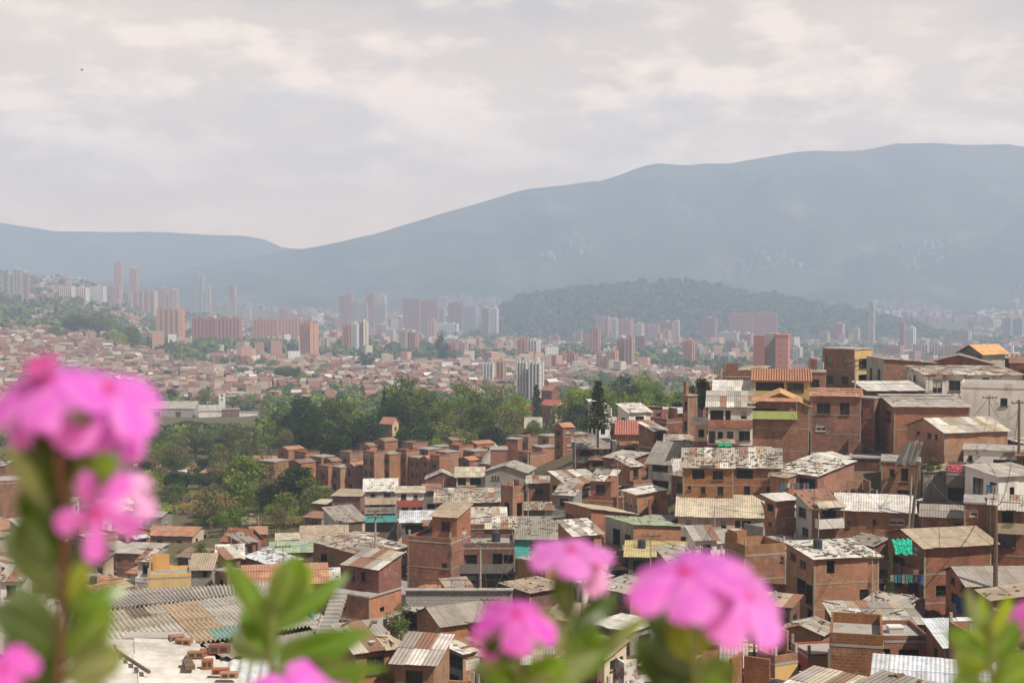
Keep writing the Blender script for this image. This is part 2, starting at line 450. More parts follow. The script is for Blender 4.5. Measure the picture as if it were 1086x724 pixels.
def tileplane(mb, A, B, C, D, th=0.12):
    A, B, C, D = map(Vector, (A, B, C, D)); up = (B-A).cross(D-A).normalized(); e = up*th
    Ln = (B-A).length; Sl = (D-A).length
    n = max(2, round(Ln/0.34))
    # barrel tiles: ridged surface
    for i in range(n*2):
        s0, s1 = i/(2*n), (i+1)/(2*n)
        h0 = 0.07*math.sin(PI*(i % 2)/1) ; za = up*(0.07 if i % 2 else 0.0); zb = up*(0.0 if i % 2 else 0.07)
        a, b, c, d = A.lerp(B, s0)+e+za, A.lerp(B, s1)+e+zb, D.lerp(C, s1)+e+zb, D.lerp(C, s0)+e+za
        mb.face([a, b, c, d], [(s0*Ln, 0), (s1*Ln, 0), (s1*Ln, Sl), (s0*Ln, Sl)])
    mb.face([D, C, B, A]); mb.face([A, B, B+e, A+e]); mb.face([B, C, C+e, B+e]); mb.face([D, A, A+e, D+e]); mb.face([C, D, D+e, C+e])

RUB = MB()
def rubble_on(mw, A, B, C, D, n, big=1.0):
    A, B, C, D = map(Vector, (A, B, C, D)); up = (B-A).cross(D-A).normalized()
    for _ in range(int(n*1.1)):
        s, t = R.uniform(.03, .97), R.uniform(.05, .95)
        p = mw @ (A.lerp(B, s).lerp(D.lerp(C, s), t) + up*0.11)
        k = R.random()
        if k < .45: d = (.3*big, .16*big, .12); c = R.choice([(.3, .15, .09), (.2, .12, .08), (.3, .25, .2), (.15, .13, .11)])
        elif k < .65: d = (R.uniform(.6, 2.0), .09, .07); c = R.choice([(.2, .14, .09), (.1, .07, .05)])
        elif k < .85: d = (R.uniform(.2, .7), R.uniform(.15, .4), .04); c = R.choice([(.07, .06, .06), (.5, .47, .42), (.62, .6, .56), (.12, .1, .09)])
        else: d = (.2, .2, .15); c = (.38, .35, .31)
        RUB.box(p, d, 0, c, Matrix.Rotation(R.uniform(0, PI), 3, 'Z'))

HS = []      # footprints: x, y, radius
SC = []      # screen boxes of built houses: xl, xr, yt, yb, D
def parse_win(w, wl, wr, h, D):
    """window text -> {'L': [...], 'R': [...]} with u (m), v (m), w, h, kind"""
    out = {'L': [], 'R': []}
    nf = max(1, round(h/2.5)); fh = h/nf
    for tok in (w or '').split():
        face = tok[0]; Ln = wl if face == 'L' else wr
        if tok[1] == '@':
            a = tok[2:-1].split(','); u, v, ww, hh = map(float, a)
            out[face].append((u*Ln, v*h, min(ww*Ln, Ln-.2), hh*h, tok[-1]))
        else:
            nx, ny = int(tok[1]), int(tok[3]); kind = tok[4] if len(tok) > 4 else 'w'
            for j in range(min(ny, nf)):
                for i in range(nx):
                    k = kind
                    if k == 'm': k = R.choice('wwcxo')
                    ww = min(1.3, Ln/nx*.55) * R.uniform(.8, 1.05)
                    u = Ln*(i+.5)/nx + R.uniform(-.1, .1)*Ln/nx; top = h - fh*j
                    hh = fh*R.uniform(.38, .5); out[face].append((u, top - fh*.52, ww, hh, k))
    return out

FILL = False
def house(name, label, xl, xc, xr, yt, yb, D, roof='S', wm='b', rc='grey', win='', wr=None, b=None, d=None, rise=None, rub=0, up=None,
          balc=None, par=0.5, cat='house', group='houses on the hillside', band=True, short=None, stilt=False, ov=0.35, lm=None, shmat=None, h=None, rz_auto=None, annex=True, dish=False, tank=False):
    Nc = P(xc if xc is not None else (xl+xr)/2, yt, D)
    if h is None: h = Nc.z - P(xc if xc is not None else xl, yb, D).z
    h = max(h, 1.6)
    phi = math.atan2(Nc.x, Nc.y)
    Lm = ((xc if xc is not None else xr) - xl)/F*D; Rm = (xr - (xc if xc is not None else xr))/F*D
    if xc is None or Lm < .4 or Rm < .4:
        sb = 0.0 if b is None else rad(b)
        w = (xr-xl)/F*D; dd = d or min(6.5, max(4, w*.65)); near = Vector((0, -dd/2, 0)); side = 0
    elif Rm <= Lm or (b is not None and b < 0):
        k = (d or 1.0)
        sb = -math.atan2(Rm, Lm*k) if b is None else rad(b)
        w = Lm/math.cos(sb); dd = Rm/math.sin(-sb); near = Vector((w/2, -dd/2, 0)); side = -1
    else:
        k = (d or 1.0)
        sb = math.atan2(Lm, Rm*k) if b is None else rad(b)
        w = Rm/math.cos(sb); dd = Lm/math.sin(sb); near = Vector((-w/2, -dd/2, 0)); side = 1
    a = sb - phi
    Rot = Matrix.Rotation(a, 3, 'Z')
    cen = Vector((Nc.x, Nc.y, 0)) - Rot @ near
    base = Nc.z - h
    root = thing(name, label, cat, (cen.x, cen.y, base), a, group)
    mw = Matrix.Translation((cen.x, cen.y, base)) @ Rot.to_4x4()
    cs = [mw @ Vector((sx*w/2, sy*dd/2, 0)) for sx in (-1, 1) for sy in (-1, 1)]
    v0 = 0.0 if stilt else min(0, min(TZ(c.x, c.y) for c in cs) - base - 0.4)
    v0 = max(v0, -14)
    near_ = D < 240
    # faces: front F, right r, left l, back k
    if side <= 0: faces = {'F': 'L', 'r': 'R', 'l': None}
    else: faces = {'F': 'R', 'l': 'L', 'r': None}
    if side == 0: faces = {'F': 'L', 'r': None, 'l': None}
    wl = w if faces['F'] == 'L' else dd
    wr_ = w if faces['F'] == 'R' else dd
    ws = parse_win(win, wl, wr_, h, D)
    FO = {'F': (Vector((-w/2, -dd/2, 0)), Vector((1, 0, 0)), w), 'r': (Vector((w/2, -dd/2, 0)), Vector((0, 1, 0)), dd),
          'k': (Vector((w/2, dd/2, 0)), Vector((-1, 0, 0)), w), 'l': (Vector((-w/2, dd/2, 0)), Vector((0, -1, 0)), dd)}
    mb = MB(); mats = [M[wm], M['int']]
    rmat = 0
    if wr is not None: mats.append(M[wr]); rmat = 2
    mats.append(M[wm if wm[0] == 'b' and wm != 'bl' else R.choice(['bd', 'gd', 'b'])])
    wins = []
    for fk, (O, U, Ln) in FO.items():
        key = faces.get(fk) if fk != 'k' else None
        holes = []
        for (u, v, ww, hh, kind) in (ws[key] if key else []):
            u0, u1, v0_, v1 = u-ww/2, u+ww/2, v-hh/2, v+hh/2
            u0 = max(u0, .08); u1 = min(u1, Ln-.08); v0_ = max(v0_, .02); v1 = min(v1, h-.08)
            if u1-u0 < .25 or v1-v0_ < .25: continue
            if any(not (u1 < q[0]+.05 or u0 > q[1]-.05 or v1 < q[2]+.05 or v0_ > q[3]-.05) for q in holes): continue
            holes.append((u0, u1, v0_, v1, 1.2 if kind == 'o' else 0.2))
            wins.append((O + U*((u0+u1)/2) + Z*((v0_+v1)/2) - U.cross(Z)*0.1, math.atan2(U.y, U.x), u1-u0, v1-v0_, kind))
        wallface(mb, O, U, Ln, 0.0, h, holes, rmat if (key == 'R') else 0)
        if v0 < -.01: wallface(mb, O, U, Ln, v0, 0.0, [], len(mats)-1)
    x0, x1, y0, y1 = -w/2, w/2, -dd/2, dd/2
    rise = rise if rise is not None else {'S': .16*dd, 'X': .16*w, 'x': .16*w, 'G': .14*dd, 'V': .16*w}.get(roof, 0)
    look = min(.3, max(0.0, -Nc.z/D))
    if roof == 'S': rise = max(.035*dd, min(rise, .13*dd) if rise < .9 else rise - dd*look)
    elif roof == 'G': rise = max(.10*dd, rise - dd*.5*look)
    elif roof in 'Xx': rise = max(.05*w, rise*.6)
    rmb = MB(); planes = []
    o = ov
    gm = rmat if side == -1 else 0; gl = 0 if side == 1 else 0; gf = rmat if side == 1 else 0
    if roof == 'S':        # rises away from the street
        mb.face([(x1, y0, h), (x1, y1, h), (x1, y1, h+rise)], mat=gm); mb.face([(x0, y1, h), (x0, y0, h), (x0, y1, h+rise)], mat=gl)
        mb.face([(x1, y1, h), (x0, y1, h), (x0, y1, h+rise), (x1, y1, h+rise)])
        k = rise/dd; planes = [((x0-o, y0-o, h-o*k), (x1+o, y0-o, h-o*k), (x1+o, y1+o*.4, h+rise+o*.4*k), (x0-o, y1+o*.4, h+rise+o*.4*k))]
    elif roof == 'X':      # rises to local +x
        mb.face([(x0, y0, h), (x1, y0, h), (x1, y0, h+rise)], mat=gf); mb.face([(x1, y1, h), (x0, y1, h), (x1, y1, h+rise)])
        mb.face([(x1, y0, h), (x1, y1, h), (x1, y1, h+rise), (x1, y0, h+rise)], mat=gm)
        k = rise/w; planes = [((x0-o, y1+o, h-o*k), (x0-o, y0-o, h-o*k), (x1+o*.4, y0-o, h+rise+o*.4*k), (x1+o*.4, y1+o, h+rise+o*.4*k))]
    elif roof == 'x':      # rises to local -x
        mb.face([(x0, y0, h), (x1, y0, h), (x0, y0, h+rise)], mat=gf); mb.face([(x1, y1, h), (x0, y1, h), (x0, y1, h+rise)])
        mb.face([(x0, y1, h), (x0, y0, h), (x0, y0, h+rise), (x0, y1, h+rise)], mat=gl)
        k = rise/w; planes = [((x1+o, y0-o, h-o*k), (x1+o, y1+o, h-o*k), (x0-o*.4, y1+o, h+rise+o*.4*k), (x0-o*.4, y0-o, h+rise+o*.4*k))]
    elif roof == 'G':      # ridge along x, gable on the sides
        mb.face([(x1, y0, h), (x1, y1, h), (x1, 0, h+rise)], mat=gm); mb.face([(x0, y1, h), (x0, y0, h), (x0, 0, h+rise)], mat=gl)
        k = rise/(dd/2)
        planes = [((x0-o, y0-o, h-o*k), (x1+o, y0-o, h-o*k), (x1+o, 0, h+rise), (x0-o, 0, h+rise)),
                  ((x1+o, y1+o, h-o*k), (x0-o, y1+o, h-o*k), (x0-o, 0, h+rise), (x1+o, 0, h+rise))]
    elif roof == 'V':      # ridge along y, gable to the front
        mb.face([(x0, y0, h), (x1, y0, h), (0, y0, h+rise)], mat=gf); mb.face([(x1, y1, h), (x0, y1, h), (0, y1, h+rise)])
        k = rise/(w/2)
        planes = [((x1+o, y0-o, h-o*k), (x1+o, y1+o, h-o*k), (0, y1+o, h+rise), (0, y0-o, h+rise)),
                  ((x0-o, y1+o, h-o*k), (x0-o, y0-o, h-o*k), (0, y0-o, h+rise), (0, y1+o, h+rise))]
    wall = mb.build('wall', mats, root)
    if roof in 'SXxGV':
        if rc == 'clay':
            for p in planes: tileplane(rmb, *p)
            rf = rmb.build('roof', M['clay'], root)
        else:
            for p in planes: sheets(rmb, *p, rc)
            rf = rmb.build('roof', M[shmat or ('sheetrust' if R.random() < .35 and rc not in ('white', 'bw') else 'clean' if rc in ('white', 'bw', 'green', 'yellow', 'cream') else 'sheet')], root)
        if rub:
            for p in planes: rubble_on(mw, *p, max(3, rub//len(planes)))
    else:                  # F flat slab, O open roof terrace with parapet
        rm = MB(); t = .16
        rm.box((0, 0, h + t/2 - .002), (w + (0.3 if roof == 'F' else .06), dd + (0.3 if roof == 'F' else .06), t))
        rf = rm.build('roof', M['slab'], root)
        if roof == 'O':
            pm = MB(); ph = par; z0 = h + t
            for (cx, cy, sx, sy) in ((0, y0+.08, w, .15), (0, y1-.08, w, .15), (x0+.08, 0, .15, dd-.3), (x1-.08, 0, .15, dd-.3)):
                pm.box((cx, cy, z0+ph/2-.004), (sx, sy, ph))
            pm.build('parapet', M[wm], root)
            if near_ and R.random() < .7:   # reinforcing bars waiting for the next storey
                for sx in (-1, 1):
                    for sy in (-1, 1):
                        st = MB(); st.box((sx*(w/2-.1), sy*(dd/2-.1), z0+ph+.3), (.18, .18, .6)); st.build('column_stub', M['gc'], root)
        if rub: rubble_on(mw, (x0, y0, h+.1), (x1, y0, h+.1), (x1, y1, h+.1), (x0, y1, h+.1), rub)
    # windows and doors
    for (p, ang, ww, hh, kind) in wins:
        if kind == 'o':
            if ww > 1.4 and near_:
                bm = MB()      # rail across the opening
                bm.box((0, 0, -hh/2+.5), (ww, .04, .05)); bm.box((0, 0, -hh/2+.12), (ww, .04, .04))
                nb = max(2, int(ww/.35))
                for i in range(nb+1): bm.box((-ww/2+ww*i/nb, 0, -hh/2+.3), (.03, .03, .4))
                bm.build('railing', M['metal'], root, p, ang)
            continue
        if kind in 'dDr':
            link('door', door_mesh(ww, hh, kind), root, p, ang); continue
        fm, pm = window_mesh(ww, hh, 'w' if kind == 'w' else 'c' if kind == 'c' else 'x')
        wo = link('window', fm, root, p, ang)
        if D < 330: link('pane', pm, wo)
    # concrete frame showing at storey levels and corners
    if band and wm in ('b', 'bo', 'bd', 'br') and D < 250:
        cm = MB(); nf = max(1, round(h/2.5)); e = .025
        hs = []
        for j in range(1, nf): hs.append(h - h/nf*j)
        hs.append(0.0)
        for z in hs: 
            cm.box((0, y0-.0, z), (w+e*2, e*2, .13)); cm.box((x1, 0, z), (e*2, dd-e*3, .13)); cm.box((x0, 0, z), (e*2, dd-e*3, .13))
        for sx in (-1, 1):
            cm.box((sx*w/2, y0, h/2-.1), (.17, e*2.6, h-.22)); 
        cm.build('concrete_frame', M['cf'], root)
    if balc:   # (face, u0, u1, v, rail material, awning)
        for (fc, u0, u1, v, rm_, aw) in balc:
            key = [k for k, q in faces.items() if q == fc]
            if not key: key = ['F']
            O, U, Ln = FO[key[0]]; n = U.cross(Z); ang = math.atan2(U.y, U.x)
            bm = MB(); bw = (u1-u0)*Ln; dp = .95
            bm.box((0, -dp/2, -.08), (bw, dp, .14))
            bm.box((0, -dp+.05, .42), (bw, .08, .85)); bm.box((-bw/2+.04, -dp/2, .42), (.08, dp-.1, .85)); bm.box((bw/2-.04, -dp/2, .42), (.08, dp-.1, .85))
            bo = bm.build('balcony', M[rm_], root, O + U*((u0+u1)/2*Ln) + Z*(v*h), ang)
            if aw:
                am = MB(); sheets(am, (-bw/2-.1, -dp-.3, 2.05), (bw/2+.1, -dp-.3, 2.05), (bw/2+.1, 0, 2.5), (-bw/2-.1, 0, 2.5), aw, rows=1)
                for x in (-bw/2+.05, bw/2-.05): am.box((x, -dp+.05, 1.4), (.06, .06, 1.2), 0, (.3, .28, .25))
                am.build('awning', M['sheet'], bo)
    if up:     # a smaller upper storey: (x fraction from, to, y from, y to, height, roof rc, wall)
        fx0, fx1, fy0, fy1, uh, urc, uw = up[:7]
        ub = MB(); ux0, ux1, uy0, uy1 = x0+fx0*w, x0+fx1*w, y0+fy0*dd, y0+fy1*dd
        zb = h + (.155 if roof in 'FO' else 0); hu = uh
        q = MB()
        uws = up[7] if len(up) > 7 else [('F', .5, .45)]
        for (O, U, Ln, fk) in ((Vector((ux0, uy0, zb)), Vector((1, 0, 0)), ux1-ux0, 'F'), (Vector((ux1, uy0, zb)), Vector((0, 1, 0)), uy1-uy0, 'r'),
                               (Vector((ux1, uy1, zb)), Vector((-1, 0, 0)), ux1-ux0, 'k'), (Vector((ux0, uy1, zb)), Vector((0, -1, 0)), uy1-uy0, 'l')):
            hl = []
            for (f_, u_, w_) in uws:
                if f_ == fk:
                    a0, a1 = u_*Ln-w_*Ln/2, u_*Ln+w_*Ln/2
                    hl.append((a0, a1, hu*.35, hu*.8, .2))
                    wins.append(None)
                    fm, pm = window_mesh(a1-a0, hu*.45, 'w'); wo = link('window', fm, root, O + U*(u_*Ln) + Z*(hu*.575) - U.cross(Z)*.1, math.atan2(U.y, U.x)); link('pane', pm, wo)
            wallface(q, O, U, Ln, 0, hu, hl)
        q.build('upper_storey', [M[uw], M['int']], root)
        r2 = MB(); k = .9
        # side walls under the sheet roof
        q2 = MB(); q2.face([(ux1, uy0, zb+hu), (ux1, uy1, zb+hu), (ux1, uy1, zb+hu+k)]); q2.face([(ux0, uy1, zb+hu), (ux0, uy0, zb+hu), (ux0, uy1, zb+hu+k)])
        q2.face([(ux1, uy1, zb+hu), (ux0, uy1, zb+hu), (ux0, uy1, zb+hu+k), (ux1, uy1, zb+hu+k)]); q2.build('upper_gable', M[uw], root)
        pl = ((ux0-.3, uy0-.3, zb+hu-.06), (ux1+.3, uy0-.3, zb+hu-.06), (ux1+.3, uy1+.2, zb+hu+k+.02), (ux0-.3, uy1+.2, zb+hu+k+.02))
        sheets(r2, *pl, urc); r2.build('upper_roof', M['sheet'], root)
        if rub: rubble_on(mw, *pl, 14)
    if near_ and annex and R.random() < (.62 if FILL else .2) and w > 3.4 and not stilt:
        aw_, ad, ah = R.uniform(1.8, min(3.6, w*.6)), R.uniform(1.3, 2.4), R.uniform(1.9, 2.3)
        ax = R.uniform(x0+aw_/2, x1-aw_/2); am = MB(); lo = v0
        O_ = Vector((ax-aw_/2, y0-ad, 0)); hl = [(aw_*.2, aw_*.8, .25, ah*.85, 1.0)] if R.random() < .7 else []
        za = -R.choice([0, 0, .6, 1.5]) if v0 < -2 else 0.0
        for (OO, UU, LL, hh_) in ((O_, Vector((1, 0, 0)), aw_, hl), (O_+Vector((aw_, 0, 0)), Vector((0, 1, 0)), ad-.02, []), (O_+Vector((0, ad-.02, 0)), Vector((0, -1, 0)), ad-.02, [])):
            wallface(am, OO+Z*za, UU, LL, lo-za if lo-za < 0 else 0, ah, hh_)
        q1_ = MB(); pl = ((ax-aw_/2-.2, y0-ad-.3, za+ah-.03), (ax+aw_/2+.2, y0-ad-.3, za+ah-.03), (ax+aw_/2+.2, y0-.03, za+ah+.3), (ax-aw_/2-.2, y0-.03, za+ah+.3))
        am.build('lean_to', [M[R.choice(['b', 'bd', 'gd', 'b', 'wood', 'bd', 'bo'])], M['int']], root)
        sheets(q1_, *pl, R.choice(['mix', 'rust', 'lgrey', 'patch', 'tan', 'bw'])); q1_.build('lean_to_roof', M['sheetrust' if R.random() < .5 else 'sheet'], root)
        rubble_on(mw, *pl, R.randint(2, 9))
    if near_ and roof in 'FO' and annex and R.random() < .6:
        am = MB(); zt_ = h+.155; hx = R.choice([x0+.1, x1-.1]); am.box((hx*.93, dd*.2, zt_+.9), (.16, dd*.5, 1.8)); am.box((hx*.4, y1-.25, zt_+.8), (w*.4, .16, 1.6))
        am.build('unfinished_wall', M[wm], root)
    if near_ and annex and R.random() < .08 and not tank:
        tm = MB(); tm.bar((0, 0, 0), (0, 0, .8), .42, 10); tm.bar((0, 0, .8), (0, 0, .95), .42, 10, r2=.2)
        zz = rise*.5 if roof in 'S' else rise if roof in 'G' else .16; tm.build('water_tank', M['tankm'], root, Vector((w*R.uniform(-.3, .3), 0, h+zz+.02)))
    if stilt:
        for sx in (-.46, -.15, .15, .46):
            for sy in (-.45, .45):
                p = mw @ Vector((sx*w, sy*dd, 0)); g = TZ(p.x, p.y) - base - .3
                sm = MB(); sm.box((sx*w, sy*dd, g/2), (.28, .28, -g)); sm.build('stilt', M['gc'], root)
        fm = MB(); fm.box((0, 0, -.1), (w+.1, dd+.1, .2)); fm.build('floor_slab', M['gc'], root)
    if dish:
        dm = MB(); n = 12; c0 = Vector((0, 0, 0))
        for k in range(n):
            a0, a1 = 2*PI*k/n, 2*PI*(k+1)/n
            dm.face([(0, .12, 0), (.42*math.cos(a0), 0, .42*math.sin(a0)), (.42*math.cos(a1), 0, .42*math.sin(a1))])
        dm.bar((0, .1, 0), (0, .35, -.5), .03)
        dm.build('satellite_dish', M['frame'], root, Vector((w*.32, y0-.4, h*.8)))
    if tank:
        tm = MB(); tm.bar((0, 0, 0), (0, 0, 1.0), .5, 12); tm.bar((0, 0, 1.0), (0, 0, 1.25), .5, 12, r2=.2)
        tm.build('water_tank', M['tankm'], root, Vector((w*.2, dd*.1, h+.15+(rise*.6 if roof in 'SG' else 0))))
    HS.append((cen.x, cen.y, math.hypot(w, dd)/2*.8)); SC.append((xl, xr, yt, yb, D))
    if lm: landmark((xl+xr)/2, (yt+yb)/2, lm)
    return root
M['tankm'] = plain('tank_plastic', (.03, .035, .05), .5)
# ------------------------------------------------------------------ the houses one can tell apart in the photo
H = house
BH, WH, PH = 'brick_house', 'plastered_house', 'shack'
# --- crest of the hill, right
H(BH, 'tall square brick house with ochre side and an open bay, first on the crest', 873, 906, 925, 371, 414, 215, 'F', 'b', win='L2x2 R@.5,.62,.5,.3o R@.5,.25,.5,.25o', wr='y', lm='the tall square house on the crest')
H(WH, 'grey fronted brick house with a long sheet roof on the crest', 919, 937, 990, 385, 412, 205, 'x', 'gc', rc='mix', wr='b', win='L2x1 L@.6,.3,.2,.2w', rise=1.0, rub=12, lm='the grey fronted crest house')
H(BH, 'low brick house whose wide grey gable roof shows on the crest', 981, None, 1053, 386, 400, 207, 'V', 'b', rc='grey', rise=1.3, lm='the wide gable on the crest')
H(WH, 'small cream rooftop room under a bright orange roof on the crest', 1020, 1042, 1065, 374, 392, 211, 'G', 'gd', rc='orange', wr='gc', win='L@.5,.5,.8,.5o', rise=1.2, ov=.6, lm='the orange roofed room')
H(WH, 'long house with peeling white wall, dark timber end and pale patched roof', 961, 982, 1080, 397, 428, 190, 'S', 'wp', rc='patch', wr='wp', win='R@.12,.6,.1,.5c R@.3,.62,.12,.35x R@.62,.6,.07,.6d R@.8,.55,.16,.5o L1x1o R@.16,.2,.07,.2w', rise=1.2, rub=50, lm='the peeling white house')
H(WH, 'big whitewashed block house with one square window at the right edge', 1022, None, 1125, 413, 468, 178, 'O', 'w', win='L@.42,.75,.07,.16w L@.28,.4,.03,.08w L@.75,.5,.05,.12w', lm='the big whitewashed block', par=.6)
H(BH, 'brick house rising at the right edge behind the peeling white wall', 1074, None, 1125, 385, 410, 201, 'S', 'b', rc='rust', win='L2x1')
H(BH, 'broad plain brick house with thin pale sheet roof and a slit window', 932, 949, 1025, 431, 480, 172, 'S', 'bo', rc='lgrey', wr='bo', win='L@.6,.72,.3,.25x R@.45,.15,.02,.05x', rise=.6, rub=8, lm='the broad plain brick house', d=1.3)
H(BH, 'narrow tall brick house pressed against the broad plain one, no roof', 904, 927, 933, 423, 506, 178, 'F', 'b', win='L@.4,.8,.2,.12x', lm='the narrow tall brick house')
H(BH, 'brick house under a long white sheet roof, behind the narrow tall one', 905, 921, 978, 414, 432, 186, 'S', 'b', rc='white', win='R@.3,.5,.1,.3x', rise=.7)
H(BH, 'brick house with half white, half grey gable roof and three small vents', 962, 1002, 1066, 458, 482, 160, 'G', 'bo', rc='patch', win='L@.3,.75,.09,.14x L@.6,.72,.1,.25x L@.78,.72,.08,.25x', wr='bo', rise=1.6, d=1.0, lm='the half white gable house')
H(WH, 'two storey house, white upper windows under a pinkish red eave', 861, None, 912, 420, 480, 176, 'S', 'b', rc='salmon', win='L@.25,.78,.28,.2w L@.68,.78,.2,.22w L@.82,.78,.16,.22c L@.2,.45,.2,.14c', rise=.9, rub=14, lm='the pink eaved house', d=9)
H(BH, 'house with ochre front gable over a balcony with lime cloth', 797, None, 857, 430, 478, 177, 'V', 'b', rc='orange', win='L@.25,.85,.4,.16o L@.45,.85,.14,.16c', balc=[('L', .02, .8, .74, 'lg', 'salmon')], rise=1.6, lm='the ochre gabled house', d=8)
H(WH, 'house with clay tile roof, dark openings and green wall beside them', 799, None, 858, 404, 424, 188, 'S', 'y', rc='clay', win='L@.3,.7,.5,.45o L@.75,.7,.3,.45x', rise=1.5, lm='the clay tile and green house')
H(BH, 'unroofed brick storey beside the clay tiled crest house', 766, None, 799, 400, 418, 203, 'O', 'bd', win='L3x1x')
H(BH, 'low house with dirty white sloping sheet roof under the unroofed storey', 758, None, 800, 416, 430, 190, 'S', 'b', rc='white', rise=1.6, win='L2x1')
H(WH, 'two storey house, brick above and white below, patched pink roof', 751, None, 798, 431, 472, 177, 'S', 'w', rc='patch', win='L@.2,.75,.3,.3o L@.45,.75,.12,.3x L@.8,.78,.14,.22c L@.1,.2,.14,.32d L@.28,.25,.12,.2w L@.5,.2,.14,.32d L@.82,.25,.25,.25w', rise=2.0, balc=[('L', 0, 1, .5, 'b', None)], lm='the brick and white house', d=7)
H(BH, 'little dark brick block between the tiled house and the tall crest house', 857, None, 875, 395, 420, 200, 'F', 'b', win='L1x1')
# --- around the tall conifer
H(WH, 'small white house with scalloped white metal roof and open porch', 655, 667, 690, 437, 458, 215, 'S', 'w', rc='white', win='R@.5,.55,.4,.45w L1x1o', rise=1.3, rub=10, lm='the scalloped white roof house')
H(BH, 'orange walled house with clay tile roof and a white window', 654, None, 692, 461, 487, 200, 'S', 'bo', rc='clay', rise=2.0, win='L@.7,.72,.16,.2D', lm='the clay roofed orange house', d=7)
H(BH, 'red brick house with potted plants and red rail on its terrace', 690, 707, 727, 449, 472, 205, 'O', 'br', win='L@.5,.4,.5,.35o R@.4,.4,.4,.3x', lm='the red terrace house')
H(PH, 'dark lean-to with small white tin roof behind the red terrace', 705, None, 726, 438, 448, 213, 'S', 'gd', rc='bw', rise=.5)
H(BH, 'slim brick stair tower left of the dark round tree', 724, 730, 739, 420, 462, 190, 'F', 'b', win='L1x2x')
H(PH, 'small shack with parasol roof beside the brick and white house', 737, None, 750, 450, 468, 180, 'S', 'c', rc='cream', rise=.5, win='L1x1o')
H(WH, 'white house with curved dark grey front roof and wide dark window', 687, 713, 724, 491, 525, 180, 'S', 'w', rc='grey', win='L@.5,.85,.65,.25x L@.5,.28,.7,.3o', wr='w', rise=2.6, lm='the dark roofed white house', d=.9)
H(WH, 'pale house with long white patched roof above the tile rubble', 706, None, 748, 472, 494, 186, 'S', 'wp', rc='patch', win='L@.3,.6,.25,.4x', rise=1.4, rub=25)
H(BH, 'dark red brick block with blank right side below the clay roofed house', 641, 668, 688, 487, 520, 185, 'S', 'br', rc='lgrey', wr='br', win='L@.5,.85,.35,.2c', rise=1.0, rub=10, lm='the blank dark red block')
H(BH, 'dim brick house with grey roof and railed balcony under the conifer', 608, None, 645, 475, 500, 215, 'S', 'bd', rc='grey', win='L@.4,.75,.4,.3o L@.8,.8,.1,.25c', rise=1.5, rub=20, balc=[('L', 0, 1, .45, 'gd', None)], lm='the balcony house below the conifer')
H(BH, 'brick house with barred window, pale left bay and jumbled white roof', 583, 601, 638, 513, 548, 190, 'S', 'bo', rc='patch', wr='b', win='R@.5,.62,.35,.26c L@.5,.7,.7,.3x', rise=1.8, rub=16, lm='the barred window house')
H(BH, 'red patched roof house left of the barred window house', 560, None, 583, 512, 540, 196, 'S', 'b', rc='patch', win='L@.5,.7,.4,.25x', rise=1.0, rub=8)
H(WH, 'house with light green and cream roof, corner window and pale brick side', 598, 627, 674, 549, 582, 160, 'x', 'bo', rc='cream', wr='bo', win='L@.2,.78,.3,.3x L@.7,.75,.4,.4w', rise=1.7, lm='the green and cream roof house')
H(WH, 'grey house with mint green roof held by bricks and bright brick side', 641, 672, 723, 562, 594, 150, 'x', 'gc', rc='green', wr='bo', win='L@.4,.6,.25,.55o L@.8,.65,.22,.3x', rise=1.0, rub=12, lm='the mint roof house')
H(PH, 'house with mustard yellow sheet roof over an open front', 666, None, 734, 590, 612, 142, 'S', 'gd', rc='yellow', win='L@.25,.5,.35,.6o L@.7,.5,.35,.5o', rise=1.5, ov=.5, lm='the mustard roof house', d=7)
H(WH, 'long peach and yellow house with cream roof and a row of windows', 719, None, 812, 547, 570, 158, 'S', 'pk', rc='cream', win='L@.12,.62,.07,.4c L@.33,.6,.07,.4c L@.52,.6,.07,.4c L@.68,.45,.06,.75d L@.78,.62,.1,.4x L@.92,.62,.08,.4c', rise=2.4, balc=[('L', .0, .97, .14, 'gc', None)], lm='the long peach house', d=4.6)
H(BH, 'left half of a two storey brick terrace under roof tile rubble', 725, None, 777, 495, 534, 162, 'S', 'bo', rc='mix', win='L@.3,.8,.25,.25o L@.7,.78,.22,.25x L@.12,.42,.07,.12x L@.4,.35,.1,.22w L@.75,.35,.12,.25w', rise=2.2, rub=90, lm='the rubble roofed terrace', d=5.2)
H(BH, 'right half of the brick terrace, with a satellite dish at its upper window', 777.5, None, 827, 495, 534, 162.5, 'S', 'b', rc='mix', win='L@.25,.8,.35,.25o L@.3,.35,.14,.25w L@.8,.35,.16,.25x', rise=2.2, rub=80, dish=True, lm='the dish fronted brick house', d=5.2)
H(BH, 'brick house with white roof strewn with black scraps and dark verandah', 822, 867, 906, 504, 526, 158, 'S', 'b', rc='white', wr='bo', win='L@.5,.5,.9,.6o', rise=2.0, rub=90, lm='the black spotted white roof')
H(BH, 'slim brick tower house with a single bright white roof sheet', 811, 823, 842, 530, 569, 150, 'S', 'bo', rc='white', wr='bo', win='L@.5,.75,.5,.2o R@.45,.35,.2,.1c L@.5,.3,.3,.1w', rise=.5, ov=.5, lm='the slim white capped house')
H(BH, 'house with grey corner wall, rusty roof and white balcony awning', 844, 861, 891, 538, 578, 146, 'S', 'gc', rc='rust', wr='b', win='L@.4,.8,.5,.25w L@.6,.3,.4,.22x R@.6,.75,.5,.35o', rise=1.8, balc=[('R', .1, .98, .5, 'w', 'cream')], rub=10, lm='the white awning house')
H(BH, 'broad brick house with blinding white sheet roof beside the leaning pole', 889, None, 966, 541, 572, 146, 'S', 'b', rc='white', win='L@.15,.5,.05,.2x L@.5,.6,.05,.2w L@.8,.65,.2,.2c', rise=1.7, lm='the blinding white roof', d=5, ov=.5)
